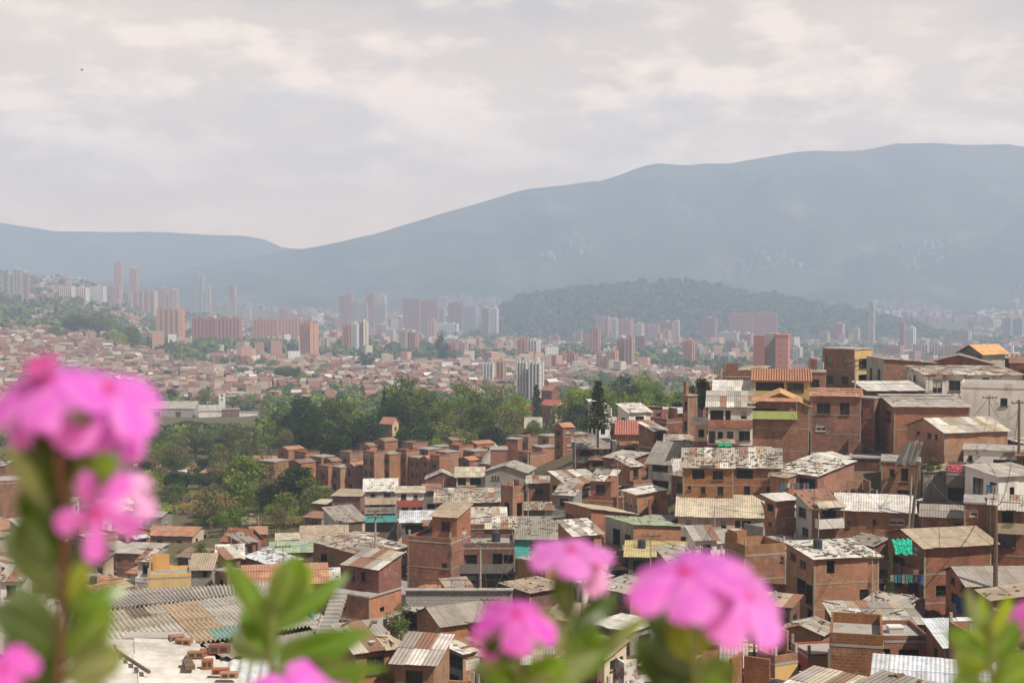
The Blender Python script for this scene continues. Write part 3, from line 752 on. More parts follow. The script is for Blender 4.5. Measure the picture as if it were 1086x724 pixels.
H(BH, 'small brick room with white roof and red door above the ravine', 862, 880, 899, 487, 503, 168, 'S', 'b', rc='white', wr='bo', win='L@.5,.45,.4,.7r', rise=.8, lm='the red door room')
H(BH, 'rough dark brick wall house left of the leaning roof sheets', 898, None, 933, 486, 518, 172, 'F', 'bd', win='L@.15,.5,.15,.5o')
H(BH, 'brick house on grey plaster base with two dark windows and stacked sheets', 936, None, 975, 490, 532, 158, 'F', 'b', win='L@.27,.72,.14,.2x L@.6,.68,.2,.34x L@.55,.2,.3,.2x', lm='the stacked sheets house', d=6)
H('garage', 'dark garage bay with red railed terrace and laundry above', 1004, None, 1026, 504, 533, 146, 'O', 'gd', win='L@.5,.3,.85,.5o', par=.8, cat='garage', group=None, band=False)
H(WH, 'white house with pale grey roof, tall window and washing on a line', 1024, 1059, 1105, 505, 535, 140, 'S', 'w', rc='lgrey', wr='w', win='L@.4,.5,.32,.6w L@.85,.5,.2,.5o R@.3,.45,.1,.3o', rise=1.2, lm='the white tall window house')
H(WH, 'low house, white left corner and earthy brown wall, flat weedy roof', 1024, None, 1110, 479, 500, 152, 'F', 'wp', win='L@.08,.6,.05,.3w L@.5,.4,.3,.4x', lm='the weedy flat roof')
H(BH, 'brick house with blue shuttered window under dark grey sheet roof', 979, None, 1025, 548, 570, 136, 'S', 'b', rc='grey', win='L@.25,.6,.15,.45r L@.8,.5,.18,.5w', rise=1.2, lm='the blue shutter house')
H(WH, 'ochre base house with one white framed window beside the dark garage', 1024, None, 1047, 534, 572, 132, 'F', 'b', win='L@.4,.75,.35,.2c', d=5)
H(BH, 'house cut by the right edge with white balcony and ochre patches', 1052, None, 1110, 536, 590, 130, 'S', 'b', rc='mix', win='L@.3,.75,.2,.25o L@.7,.7,.2,.2w L@.3,.3,.3,.25x', balc=[('L', .1, .6, .5, 'c', 'lgrey')], rise=1.0, rub=10, lm='the white balcony at the edge')
# --- right foreground
H(BH, 'brick house with wide fibre cement gable roof, long blank side, laundry below', 941, 981, 1049, 578, 640, 126, 'G', 'b', rc='tan', wr='b', win='L@.3,.55,.35,.18o L@.75,.85,.15,.12c L@.25,.2,.35,.2o L@.7,.2,.3,.22o R@.3,.2,.25,.2o R@.7,.18,.2,.2o', rise=1.5, balc=[('L', .05, .95, .42, 'bd', None)], lm='the wide grey gabled brick house', ov=.6)
H(BH, 'dark brick house with broad weathered grey roof at the right edge', 1003, 1028, 1092, 618, 655, 118, 'G', 'bo', rc='grey', wr='bd', win='L@.3,.8,.2,.2x L@.75,.75,.2,.2x L@.4,.3,.3,.3o', rise=1.4, ov=.6, lm='the broad weathered roof')
H(BH, 'brick house with pale sloping roof and slim window at the right edge', 1039, 1054, 1100, 636, 664, 110, 'X', 'bo', rc='tan', wr='b', win='L@.4,.55,.2,.4w', rise=.8, rub=6)
H(BH, 'three storey brick house with white roof full of dark patches', 833, 864, 931, 592, 674, 125, 'S', 'bo', rc='white', wr='bo', win='L@.25,.9,.2,.09x L@.6,.86,.22,.1x L@.55,.55,.3,.2o L@.82,.5,.22,.26o L@.25,.3,.15,.1x L@.85,.25,.15,.16o R@.25,.88,.12,.17o R@.78,.5,.14,.14w', rise=1.6, rub=70, lm='the three storey brick house')
H(BH, 'unfinished brick house without roof, high walls stepping down, left of the three storey house', 768, 790, 833, 590, 640, 133, 'O', 'bo', wr='b', win='L@.5,.5,.2,.1x R@.92,.9,.08,.1x', par=.9, lm='the unroofed stepped brick walls')
H(BH, 'low house with streaked grey and white roof below the three storey house', 874, 889, 977, 660, 684, 112, 'S', 'b', rc='mix', wr='bd', win='L@.5,.5,.5,.5x R@.25,.4,.3,.6o', rise=.9, rub=10, lm='the streaked roof house')
H(BH, 'house with sandy flat roof, white water box and pink washing in front', 897, 914, 984, 681, 722, 104, 'O', 'b', wr='b', win='R@.3,.72,.25,.25o R@.7,.65,.3,.35o R@.35,.25,.3,.3o', par=.35, lm='the sandy flat roof')
H(BH, 'house with clean bluish white corrugated roof near the right edge', 982, 1003, 1054, 684, 722, 100, 'S', 'b', rc='bw', wr='b', win='L@.5,.6,.2,.3x', rise=1.9, ov=.4, lm='the bluish white roof')
H(BH, 'roofless brick terrace in front of the bluish white roof', 1006, 1028, 1078, 690, 730, 91, 'O', 'bo', wr='b', par=1.0, win='L@.5,.6,.15,.2x', lm='the roofless terrace')
H(BH, 'house with brown sheet roof cut by the right edge above the leaves', 1054, None, 1110, 674, 705, 100, 'S', 'bd', rc='brown', rise=1.4, win='L2x1')
H(BH, 'house with smooth grey slab roof, red and yellow painted walls', 838, 857, 906, 698, 745, 96, 'O', 'rd', wr='y', par=.12, win='L@.5,.6,.2,.3x R@.3,.6,.15,.4x', lm='the smooth slab roof', band=False)
H(BH, 'brick house with high parapet and concrete belt at the bottom edge', 880, None, 936, 686, 745, 90, 'O', 'b', par=.7, win='', lm='the high parapet house', d=6)
H(WH, 'little yard room with yellow wall and teal edged orange wall at the bottom', 803, 822, 846, 706, 740, 92, 'O', 'bo', wr='y', par=.5, win='L@.5,.5,.4,.4x', lm='the yellow yard room', band=False)
H(PH, 'shed with pale turquoise sheet roof along the bottom edge', 930, None, 1050, 727, 745, 80, 'S', 'gc', rc='bw', rise=.8, lm='the turquoise sheet roof', d=4)
H(PH, 'shack with dirty yellow roof and white scraps beside the grass slope', 762, 776, 803, 691, 722, 105, 'S', 'gd', rc='yellow', wr='c', win='L@.5,.5,.5,.5o R@.5,.5,.4,.4o', rise=.8, rub=16, lm='the dirty yellow shack roof')
H(WH, 'tiny white shed at the bottom below the dirty yellow roof', 768, None, 788, 706, 735, 96, 'S', 'w', rc='lgrey', rise=.5, win='L@.5,.6,.5,.3x')
H(BH, 'two storey brick house with four windows behind the magenta petals', 632, 668, 701, 629, 665, 131, 'S', 'b', rc='lgrey', wr='b', win='L@.25,.8,.2,.22x L@.7,.78,.22,.24x L@.3,.3,.22,.24c L@.75,.28,.22,.24c', rise=1.4, rub=10, lm='the four window brick house')
H(WH, 'grey block lower house with white roof strip and dark porch', 629, 668, 700, 669, 700, 123, 'S', 'gd', rc='white', wr='g', win='L@.5,.6,.8,.5o R@.5,.6,.4,.3w', rise=.9, lm='the dark porch house')
H(WH, 'cream house with tan roof and a wide window at the bottom edge', 600, 641, 665, 698, 740, 108, 'S', 'c', rc='tan', wr='c', win='R@.55,.75,.6,.25w L@.5,.6,.6,.4o', rise=1.6, lm='the cream corner house')
H(BH, 'house with long pale roof below the third flower, bottom edge', 518, None, 598, 703, 730, 118, 'S', 'b', rc='patch', rise=1.5, win='L2x1', rub=12)
H(WH, 'house with bright turquoise front and broken grey roof', 545, None, 597, 571, 595, 160, 'S', 't', rc='grey', win='L@.5,.7,.35,.3x', rise=2.6, rub=30, balc=[('L', 0, 1, .2, 't', None)], lm='the turquoise house', d=7)
H(BH, 'orange brick house with one window under the turquoise house', 548, 578, 606, 598, 624, 148, 'F', 'bo', wr='b', win='L@.75,.45,.2,.5x', lm='the brick house under the turquoise one', rub=10)
H(BH, 'low house with sagging grey roof between the centre flowers', 530, 562, 600, 628, 648, 139, 'S', 'bd', rc='tan', wr='bd', win='L2x1o', rise=1.2, rub=14)
# --- centre
H(BH, 'three storey brick house with rooftop room, facing the narrow street', 432, 478, 500, 577, 630, 150, 'O', 'b', wr='b', win='L@.85,.55,.14,.14w L@.9,.15,.12,.14w', up=(.42, 1.0, .3, 1.0, 2.5, 'tan', 'bo', [('F', .55, .35)]), par=.45, lm='the rooftop room house')
H(BH, 'dark brick house with long dark balconies right of the rooftop room house', 481, None, 546, 582, 632, 153, 'O', 'bd', win='L@.2,.78,.36,.2o L@.72,.78,.16,.25o L@.9,.78,.15,.2o L@.25,.35,.22,.18c L@.6,.25,.12,.45d L@.85,.3,.2,.3o', balc=[('L', .02, .98, .55, 'gd', None)], par=.5, tank=True, lm='the sooty balcony house', d=6)
H(BH, 'plain brick upper house behind the long dark balconies', 498, None, 545, 560, 588, 159, 'S', 'b', rc='patch', rise=1.3, rub=30, win='L@.3,.6,.1,.2x')
H(BH, 'pink walled house with long tan roof and white repairs, centre', 467, None, 536, 554, 567, 172, 'S', 'rd', rc='patch', rise=1.9, rub=30, win='L3x1x', lm='the long tan patched roof')
H(PH, 'open shelter with bluish tin roof left of the long tan roof', 426, None, 466, 553, 570, 178, 'S', 'gd', rc='bw', rise=1.4, win='L@.5,.5,.8,.6o', lm='the bluish tin shelter')
H(WH, 'three storey grey house with tiered balconies and whitish roof', 387, None, 420.5, 520, 552, 215, 'S', 'gc', rc='white', rise=1.8, win='L@.25,.85,.15,.12x L@.7,.85,.2,.12x L@.3,.5,.3,.16o L@.75,.5,.2,.16x L2x1', balc=[('L', 0, 1, .6, 'c', None), ('L', 0, 1, .3, 'gc', None), ('L', 0, 1, .02, 't', None)], lm='the tiered balcony house', rub=10)
H(WH, 'cream house with red bands and shuttered windows, two storeys', 421, None, 449, 522, 552, 206, 'S', 'w', rc='cream', rise=.9, win='L@.25,.85,.2,.2x L@.7,.85,.15,.14x L@.3,.4,.25,.17x L@.65,.33,.14,.35d L@.88,.4,.2,.17x', balc=[('L', 0, 1, .55, 'rd', None)], lm='the red banded cream house')
H(WH, 'narrow grey plank house right of the red banded house', 449.5, None, 466, 520, 548, 208, 'S', 'gd', rc='rust', rise=1.0, win='L@.5,.4,.6,.2o')
H(WH, 'grey block house with broad gable and three little windows', 514, 558, 567, 501, 522, 235, 'V', 'g', rc='lgrey', wr='g', win='L@.18,.7,.05,.18x L@.25,.7,.05,.18x L@.32,.7,.05,.18x', rise=1.1, rub=8, lm='the three little windows gable')
H(WH, 'small cream roofed house with two dark openings left of the grey gable', 484, None, 513, 505, 516, 242, 'S', 'c', rc='cream', win='L@.2,.5,.3,.7o L@.7,.5,.4,.7o', rise=1.6)
H(BH, 'low house with whitish gable sheets between estate and cream roof', 453, None, 484, 507, 518, 247, 'V', 'bd', rc='lgrey', rise=1.1, rub=10)
H(BH, 'brick house with wrecked roof of planks, sheets and weeds', 462, None, 530, 532, 548, 200, 'S', 'br', rc='patch', rise=2.0, rub=90, win='L@.1,.6,.15,.4o L@.4,.5,.15,.4x', lm='the wrecked roof')
H(BH, 'unfinished orange brick shell with open arches', 531, 544, 558, 526, 552, 195, 'O', 'bo', wr='bo', win='L@.5,.4,.4,.6o R@.5,.4,.4,.6o', par=1.2, lm='the orange brick shell')
H(PH, 'dark shack roofed with scrap beside the orange brick shell', 558, None, 583, 540, 556, 186, 'S', 'gd', rc='mix', rise=1.0, rub=40)
H(BH, 'small brick cube left of the white tent roof', 520, None, 538, 477, 490, 270, 'F', 'b', win='')
H(BH, 'blank brick house behind the white tent roof', 537, 549, 554, 466, 484, 282, 'F', 'b', wr='bo', win='')
H('tent', 'steep white canvas roof among the brick cubes', 513, None, 537, 487, 490, 292, 'V', 'w', rc='white', rise=2.8, cat='tent roof', group=None, h=1.8)
# --- left
H(BH, 'orange house with wide terracotta sheet roof below the ochre tree', 155, 204, 222, 568, 584, 250, 'G', 'bo', rc='salmon', wr='c', win='L2x1 R2x1o', rise=1.3, lm='the terracotta roofed house')
H(BH, 'red house with flat grey metal roof left of the small tree', 124, 160, 178, 587, 603, 200, 'S', 'br', rc='lgrey', wr='gd', win='L@.6,.5,.08,.25c', rise=1.5, lm='the red flat roofed house')
H(BH, 'dark brick house with brown roof above the grey block room', 189, 213, 226, 591, 607, 205, 'S', 'bd', rc='brown', wr='bd', win='L1x1', rise=1.3, rub=4, lm='the brown roofed brick house')
H(WH, 'grey block room with one dark hole and pale roof, above the corrugated hall', 203, 224, 228.5, 602, 626, 150, 'S', 'g', rc='tan', win='L@.7,.75,.2,.25o', rise=1.5, lm='the grey block room')
H(BH, 'narrow brick house with dark doorway right of the grey block room', 228.5, 241, 253, 607, 628, 148, 'F', 'b', wr='gd', win='L@.5,.35,.3,.5o')
H(BH, 'ochre brick yard wall room behind the corrugated hall', 157, None, 202, 613, 628, 140, 'O', 'y', par=.3, d=4, band=False)
H(PH, 'shack with rusty white speckled roof above the narrow brick house', 231, None, 257, 593, 605, 176, 'S', 'gd', rc='patch', rise=1.9, rub=25, win='L@.8,.5,.3,.6o')
H(BH, 'red walled house with wide bluish white rusting roof', 260, 294, 318, 601, 616, 163, 'x', 'br', rc='bw', wr='gd', rise=1.6, rub=45, d=1.2, lm='the rusting bluish roof')
H(BH, 'brick house with long salmon eave behind the upright leaves', 258, None, 346, 619, 655, 135, 'S', 'bo', rc='salmon', rise=.7, win='L3x1', lm='the long salmon eave', d=6)
H(BH, 'house with steep brown tile gable facing left of the tan roofs', 236, 259, 277, 575, 584, 216, 'G', 'bd', rc='clay', wr='bo', rise=2.0, lm='the brown tile gable')
H(BH, 'tiny pink walled house beside the brown tile gable', 266, None, 282, 566, 574, 228, 'S', 'rd', rc='salmon', rise=.7)
H(BH, 'long low rust roofed house under the big round dark tree', 258, None, 291, 555, 563, 262, 'S', 'b', rc='tan', rise=1.3, win='L2x1', rub=6)
H(BH, 'low brown roofed house at the foot of the dark trees', 292, None, 322, 555, 564, 256, 'S', 'b', rc='rust', rise=1.3, win='L2x1', rub=10)
H(BH, 'pinkish brick corner house at the edge of the light green bushes', 323, 341, 351, 549, 563, 240, 'S', 'br', rc='rust', wr='gc', rise=1.0, win='L1x1')
H(WH, 'house with tumbled grey roofs over cream walls and small dark windows', 343, 359, 388, 554, 566, 225, 'S', 'gc', rc='grey', wr='c', rise=2.6, win='R@.35,.5,.12,.5x R@.5,.5,.12,.5x', rub=12, lm='the tumbled grey roofs')
H(BH, 'brick block with smooth tan roof above the tumbled grey roofs', 353, 382, 391, 526, 543, 245, 'S', 'bd', rc='tan', wr='b', rise=1.2, win='', lm='the smooth tan roof')
H(BH, 'rounded brick house with cream roof at the tree line', 333, 346, 354, 534, 545, 250, 'S', 'br', rc='cream', wr='br', rise=.8)
H(BH, 'wide brick house with huge patched tan and grey roof, cream side with doors', 331, 389, 433, 590, 610, 165, 'x', 'b', rc='mix', wr='c', win='L@.2,.62,.12,.45o R@.2,.65,.07,.3x R@.35,.6,.08,.3x R@.55,.5,.1,.6d R@.75,.6,.08,.3x R@.9,.6,.06,.3x', rise=1.6, rub=110, lm='the huge patched roof')
H(BH, 'house with dull green sheet roof left of the huge patched roof', 288, None, 332, 585, 600, 184, 'S', 'bd', rc='green', rise=1.4, lm='the dull green roof')
H(BH, 'house with wide sandy roof behind the huge patched roof', 320, None, 368, 573, 584, 203, 'S', 'b', rc='tan', rise=2.2, rub=10, win='L2x1')
H(WH, 'low cream house with orange gable end beside the sandy roof', 294, None, 322, 572, 580, 208, 'S', 'c', rc='cream', rise=1.0)
H(BH, 'small house with pale scrappy roof over the salmon eave house', 326, None, 358, 615, 640, 150, 'S', 'b', rc='white', rise=1.3, rub=15)
H(BH, 'free standing brick house on stilts with tiled rubble roof, lower left centre', 345, 391, 427, 634, 659, 128, 'F', 'b', wr='bo', win='L@.35,.5,.2,.42o R@.4,.35,.13,.2o', up=(.2, 1.0, .3, 1.0, 2.3, 'mix', 'br', [('F', .55, .14), ('F', .2, .2)]), stilt=True, lm='the stilted brick house')
H(BH, 'brick house with dark two pitch roof and four windows above the bush', 441, 468, 522, 662, 712, 130, 'G', 'bo', rc='grey', wr='bo', win='L@.4,.85,.12,.14c L@.82,.8,.16,.18c L@.3,.45,.14,.17x L@.75,.35,.07,.17x L@.9,.35,.07,.17x', rise=1.7, lm='the dark two pitch roof')
H(BH, 'house with white tin roof, glazed balcony and brick side at the bottom', 468, 491, 522, 692, 740, 118, 'S', 'gd', rc='patch', wr='bo', win='L@.5,.75,.9,.3o R@.35,.72,.5,.25D L@.5,.3,.6,.3o', rise=1.0, rub=10, lm='the glazed balcony house')
H(BH, 'house with light tan roof behind the broad leaf at the bottom', 350, 385, 430, 694, 730, 105, 'S', 'bo', rc='tan', wr='b', rise=1.6, lm='the light tan roof', win='')
H(WH, 'bright blue walled house with a grey stair beside the stilted house', 311, None, 334, 669, 690, 96, 'F', 'bl', win='L@.8,.5,.12,.5x', lm='the bright blue wall', band=False)
H(BH, 'brick house with flat roof peeping between flower stems at the far left', -30, None, 26, 513, 552, 262, 'O', 'b', par=.4, lm='the far left flat brick house', d=10)
H(BH, 'small house with orange roof by the left edge below the flowers', -10, None, 34, 622, 636, 140, 'S', 'b', rc='salmon', rise=.8, win='L2x1', lm='the left edge orange roof')
H(BH, 'brick house with open porch by the left edge', -8, 10, 40, 602, 618, 165, 'S', 'b', rc='mix', win='R2x1o', rise=1.0)

# --- brick apartment blocks of the estate below the trees
EST = [(279,291,301,491,530,300),(298,306,318,478,500,322),(316,324,334,484,503,318),(334,341,350,486,503,316),(347,352,361,490,505,312),
 (340,348,358,499,518,296),(354,361,372,497,518,295),(370,376,389,495,518,294),(389,397,407,484,515,290),(404,413,424,483,516,291),(401,408,417,469,486,330),
 (424,431,440,482,516,292),(438,445,452,487,516,290),(450,455,462,488,513,288),(460,466,473,488,508,286),(461,466,474,475,486,325),(473,480,489,468,480,345),
 (480,487,497,477,491,318),(466,473,482,481,494,306),(490,498,508,489,500,296),(504,512,524,489,500,297),(495,503,514,480,492,316),(521,528,537,478,490,300),
 (551,560,571,468,480,305),(568,575,588,476,500,280),(592,597,604,454,500,262),(553,562,574,485,505,276),(604,611,622,462,480,300),
 (310,318,330,492,512,305),(430,438,449,474,486,318),(446,454,463,478,488,312),(498,506,520,472,484,330),(536,545,556,486,500,290),(512,520,530,494,504,284),(385,392,402,474,486,330),(364,371,380,484,497,312),(574,582,592,464,478,300)]
elab = ['leftmost block of the brick estate, half behind the round dark tree', 'small ochre block at the back left of the estate', None, None, None, None, None,
 'pale sided twin block at the front left of the estate', 'tall block with windows on its shaded front at the middle of the estate', 'widest pale sided block right of the middle of the estate', 'square tank tower on top of the estate']
for i, (xl, xc, xr, yt, yb, D) in enumerate(EST):
    if D > 250: pass
    lb = elab[i] if i < len(elab) and elab[i] else best_label(['orange brick estate block', 'flat orange brick block of the estate', 'shaded front estate block with pale side', 'small estate block of brick'], (xl+xr)/2, (yt+yb)/2)
    H('apartment_block', lb, xl-4, xc, xr+5, yt-1, yb+7, D, 'G' if i % 3 == 1 else 'O' if i % 3 else 'F', 'b', rc='salmon' if i % 2 else 'brown', par=.6, annex=False, wr='bo', win='L2x5w' if (i in (8, 9, 11, 12, 0)) else 'L1x4w R1x3c' if i % 2 else 'L1x3w', rise=.8, ov=.15, cat='apartment block', group='brick blocks of the estate', band=False,  # shade and sun put into the colour: plain brick front, lighter brick right side
      lm={3: 'the estate back row', 9: 'the widest estate block', 16: 'the top estate block', 22: 'the right estate block', 0: 'the leftmost estate block', 25: 'the slim tall estate block'}.get(i))

# --- houses among the trees behind
MG = 'houses among the trees'
H('country_house', 'small brick house with clay roof and cream gable alone in the dark trees', 404, 416, 423, 449, 462, 380, 'G', 'b', rc='clay', wr='c', win='R@.5,.55,.3,.3x', group=MG, rise=1.6, lm='the lone clay roof in the trees')
H('apartment_house', 'cream and red brick flats, three storeys, right of the thin conifer', 573, 589, 601, 430, 447, 480, 'G', 'b', rc='clay', wr='c', win='R2x3x', group=MG, rise=1.8, lm='the cream and red flats')
H('apartment_house', 'dark red house behind the cream and red flats', 574, 585, 593, 414, 428, 560, 'G', 'br', rc='clay', wr='br', group=MG, rise=1.8)
H('country_house', 'flat topped pinkish tile roof house left of the thin conifer', 545, None, 566, 436, 446, 470, 'G', 'c', rc='clay', group=MG, rise=2.5, lm='the pinkish tile roof')
H('country_house', 'pale grey roofed house at the end of the tree lined lane', 557, None, 574, 452, 462, 400, 'G', 'w', rc='lgrey', group=MG, rise=2.6, win='L2x1', lm='the pale roof in the lane')
H('country_house', 'house with bright orange tile roof standing in the left trees', 224, 237, 247, 482, 490, 420, 'G', 'w', rc='clay', wr='c', group=MG, rise=2.2, lm='the orange tile roof in the trees')
H('country_house', 'house with terracotta hip roof right of the big left flower', 142, None, 170, 488, 497, 400, 'G', 'c', rc='clay', group=MG, rise=2.0, lm='the terracotta roof by the left flower')
H('country_house', 'small clay roofed house low among the left trees', 196, None, 212, 497, 504, 390, 'G', 'c', rc='clay', group=MG, rise=1.6)
H('country_house', 'white roofed bungalow seen over the trees left of the conifer', 592, None, 608, 431, 437, 520, 'G', 'w', rc='white', group=MG, rise=1.2)
H('country_house', 'white bungalow behind the light green trees right of the conifer', 642, None, 668, 427, 433, 480, 'G', 'w', rc='lgrey', group=MG, rise=1.4, lm='the white bungalow')
H('warehouse', 'long warehouse with pale grey roof and shaded wall beyond the left trees', 150, 206, 214, 433, 443, 770, 'G', 'gc', rc='lgrey', wr='gc', win='L@.3,.4,.12,.5x L@.7,.4,.1,.5x', group=None, cat='warehouse', rise=4, d=.6, lm='the long warehouse', band=False)
H('warehouse', 'smaller grey roofed annex right of the long warehouse', 211, None, 236, 435, 443, 765, 'G', 'w', rc='lgrey', group=None, cat='warehouse', rise=3, lm='the warehouse annex')
H('warehouse', 'plain white box store right of the red framed building', 254, None, 273, 438, 446, 750, 'F', 'w', group=None, cat='warehouse', lm='the white box store')
H('commercial_building', 'red brick framed hall between the annex and the white store', 235, None, 254, 434, 445, 757, 'F', 'br', win='L4x2c', group=None, cat='building', band=False)
H('water_tower', 'slim white tower standing over the trees above the white store', 232, None, 239, 417, 434, 800, 'F', 'w', group=None, cat='tower', win='L1x2x', band=False)
# ------------------------------------------------------------------ corrugated hall and tin roofs close below, lower left
def corr_roof(name, mats, A, B, C, D, pal, parent, pitch=0.26, amp=0.045, rowlen=2.4, colf=None):
    """real corrugated sheets: waves run from eave A-B up to ridge D-C, laid in overlapping rows"""
    A, B, C, D = map(Vector, (A, B, C, D)); up = (B-A).cross(D-A).normalized()
    Ln = (B-A).length; Sl = (D-A).length; mb = MB(); mb.smooth = True
    nw = max(2, int(Ln/pitch)); rows = max(1, round(Sl/rowlen))
    K = 6
    for r in range(rows):
        t0, t1 = r/rows - (0.15/Sl if r else 0), (r+1)/rows
        i0 = 0
        while i0 < nw:
            n = min(nw-i0, 4); c = palcol(pal) if colf is None else colf((i0+n/2)/nw, (r+.5)/rows)
            dz = R.uniform(.0, .025); e = R.uniform(-.06, .06)/Sl
            g = lambda k, t: (A.lerp(B, k/(K*nw)).lerp(D.lerp(C, k/(K*nw)), t) + up*(amp*math.sin(2*PI*k/K) + dz + .05 + (.03 if t == t0 + e else 0)))
            for k in range(i0*K, (i0+n)*K):
                ts = [t0+e, (t0+t1)/2, t1]
                for a_, b_ in zip(ts, ts[1:]):
                    mb.face([g(k, a_), g(k+1, a_), g(k+1, b_), g(k, b_)], [(k/K*pitch, a_*Sl), ((k+1)/K*pitch, a_*Sl), ((k+1)/K*pitch, b_*Sl), (k/K*pitch, b_*Sl)], 0, c)
                # thickness at the eave edge of each row
                a, b = g(k, ts[0]), g(k+1, ts[0]); mb.face([a-up*.012, b-up*.012, b, a], [(0, 0)]*4, 0, tuple(x*.6 for x in c))
            i0 += n
    return mb.build(name, mats, parent)
M['corr'] = sheet('fibre_cement', 0.55, 0.85, stripe=False, rustcol=(0.36, 0.2, 0.1))
def roofthing(name, label, quads, wallh, wallmat, lm=None, **kw):
    """quads: list of (A,B,C,D,pal,colf) in world coordinates"""
    c = sum((Vector(q[0]) for q in quads), Vector())/len(quads)
    gz = min(TZ(Vector(p).x, Vector(p).y) for q in quads for p in q[:4]) - .5
    root = thing(name, label, 'house', (c.x, c.y, gz), 0, 'tin roofed buildings close below'); o = Vector((c.x, c.y, gz))
    for q in quads:
        corr_roof('roof', M['corr'], *[Vector(p)-o for p in q[:4]], q[4], root, colf=q[5] if len(q) > 5 else None, **kw)
        wm = MB(); A, B, C, D = [Vector(p)-o for p in q[:4]]
        ins = lambda a, b, t: a.lerp(b, t)
        cc = (A+B+C+D)/4; A, B, C, D = [p.lerp(cc, .05) - Z*.12 for p in (A, B, C, D)]
        for a, b in ((A, B), (B, C), (C, D), (D, A)):
            wm.face([Vector((a.x, a.y, 0)), Vector((b.x, b.y, 0)), b, a])
        wm.build('wall', M[wallmat], root)
    if lm: p = proj(c); landmark(p[0], p[1], lm)
    return root
def hallcol(s, t):
    k = R.uniform(.93, 1.06); base = (.56, .53, .47)
    if s > .12 and s < .40 and t > .6: base = (.50, .45, .37) if R.random() < .65 else (.2, .17, .14)
    elif .35 < s < .55: base = (.52, .40, .28)
    if t < .25 and s > .45 and s < .7: base = (.27, .42, .38)
    return tuple(x*k for x in base)
# near slope: eave edge runs away to the right, ridge behind
A = P(100, 716, 38); B = P(206, 684, 39.5); E = P(352, 662, 48); Rg0 = P(60, 672, 45); Rg1 = P(160, 650, 47); Rg2 = P(300, 628, 60)
hA = P(40, 712, 38.5); hB = P(205, 684, 40); 
q1 = (P(118, 700, 38), P(338, 664, 49), P(292, 628, 58), P(88, 652, 47))
q2 = (P(300, 618, 72), P(60, 632, 61), P(88, 651, 47.3), P(292, 627.5, 58.3))
roofthing('corrugated_hall', 'big hall with old fibre cement corrugated roof, rust and green stained', [(*q1, 'lgrey', hallcol), (*q2, 'lgrey')], 3, 'gc', lm='the big corrugated hall')
def lightsheet(s, t):
    k = R.uniform(.86, 1.06); return tuple(x*k for x in ((.52, .50, .48) if R.random() < .75 else (.38, .32, .27)))
zt = -8.95
def PZ(px, py, z):
    q = P(px, py, 10.0); return q*(z/q.z)
A_ = PZ(20, 760, zt-.1); B_ = PZ(300, 760, zt-.25); C_ = PZ(205, 681, zt); D_ = PZ(92, 681, zt)
# sheets run sideways: waves along the screen x direction
tin = roofthing('tin_roof_house', 'near house with flat light tin roof, bricks and an iron bar lying on it', [(A_, PZ(20, 759, zt-.1)+Vector((0,0.01,0)), D_, D_+Vector((0,.01,0)), 'white')][:0] + [(D_, A_, B_, C_, 'white', lightsheet)], 3, 'bd', lm='the light tin roof', pitch=.36, amp=.05, rowlen=1.6)
tin2 = roofthing('blue_roof_house', 'near house with clean bluish corrugated roof behind the fourth flower', [(PZ(228, 722, -9.9), PZ(345, 752, -10.2), PZ(345, 690, -9.6), PZ(236, 692, -9.5), 'bw')], 3, 'bd', lm='the bluish corrugated roof', pitch=.3, amp=.03)
tin3 = roofthing('tin_roof_house', 'near house with dull streaked sheet roof at the lower left edge', [(PZ(-60, 700, -13.2), PZ(86, 690, -13.0), PZ(96, 640, -12.4), PZ(-60, 650, -12.6), 'lgrey')], 3, 'bd', lm='the streaked roof at the lower left')
# small brick box between hall and tin roof
bx = thing('brick_parapet', 'low orange brick parapet box between hall and tin roof', 'wall', tuple(P(163, 683, 37.2)))
m = MB(); m.box((0, 0, -.1), (1.35, .5, .62)); m.build('wall', M['bo'], bx); m = MB(); m.box((0, 0, .235), (1.5, .62, .05)); m.build('coping', M['gc'], bx)
# bricks and timber on the tin roof
def ontin(px, py, dims, rz, name, label, cat, mat, dz=0.1, tilt=0.0, grp=None):
    p = PZ(px, py, zt+dz); m = MB(); m.box((0, 0, 0), dims)
    if name == 'hollow_brick':
        for x in (-dims[0]*.22, dims[0]*.22): m.box((x, -dims[1]/2, 0), (dims[0]*.3, .012, dims[2]*.5), 1)
    o = m.build(name, [M[mat], M['int']], None, p, rz); o.rotation_euler = (0, tilt, rz); tag(o, label, cat, grp)
BG = 'bricks on the tin roof'
for i, (px, py, d, rz, lb) in enumerate([(187, 676, (.36, .2, .16), .5, 'reddish hollow brick at the top corner of the tin roof'), (195, 680, (.4, .2, .14), -.1, 'second reddish brick, lying flat beside the hall eave'),
    (208, 693, (.4, .18, .13), .05, 'brown flat brick just under the hall eave'), (218, 691, (.22, .2, .15), .4, 'stubby dark brick right of the flat brown one'),
    (220, 703, (.25, .2, .2), .1, 'upright hollow brick with two visible holes'), (234, 711, (.38, .18, .13), 0, 'upper of two pale bricks at the roof edge'),
    (243, 715, (.38, .18, .13), .05, 'lower of two pale bricks at the roof edge')]):
    ontin(px, py, d, rz, 'hollow_brick', lb, 'brick', 'bo' if i > 4 else 'b', .12, 0, BG)
ontin(200, 704, (.22, .62, .1), .35, 'stone_slab', 'tilted dark stone slab in the middle of the tin roof', 'stone', 'wood', .13)
p0, p1 = PZ(124, 690, zt+.12), PZ(158, 712, zt+.16)
m = MB(); o0 = p0; m.bar(Vector((0, 0, 0)), p1-p0, .045, 8); m.bar(Vector((0, 0, 0)), Vector((-.08, .06, .14)), .03, 6)
o = m.build('iron_bar', M['wood'], None, p0); tag(o, 'rusty iron bar lying across the tin roof', 'iron bar')
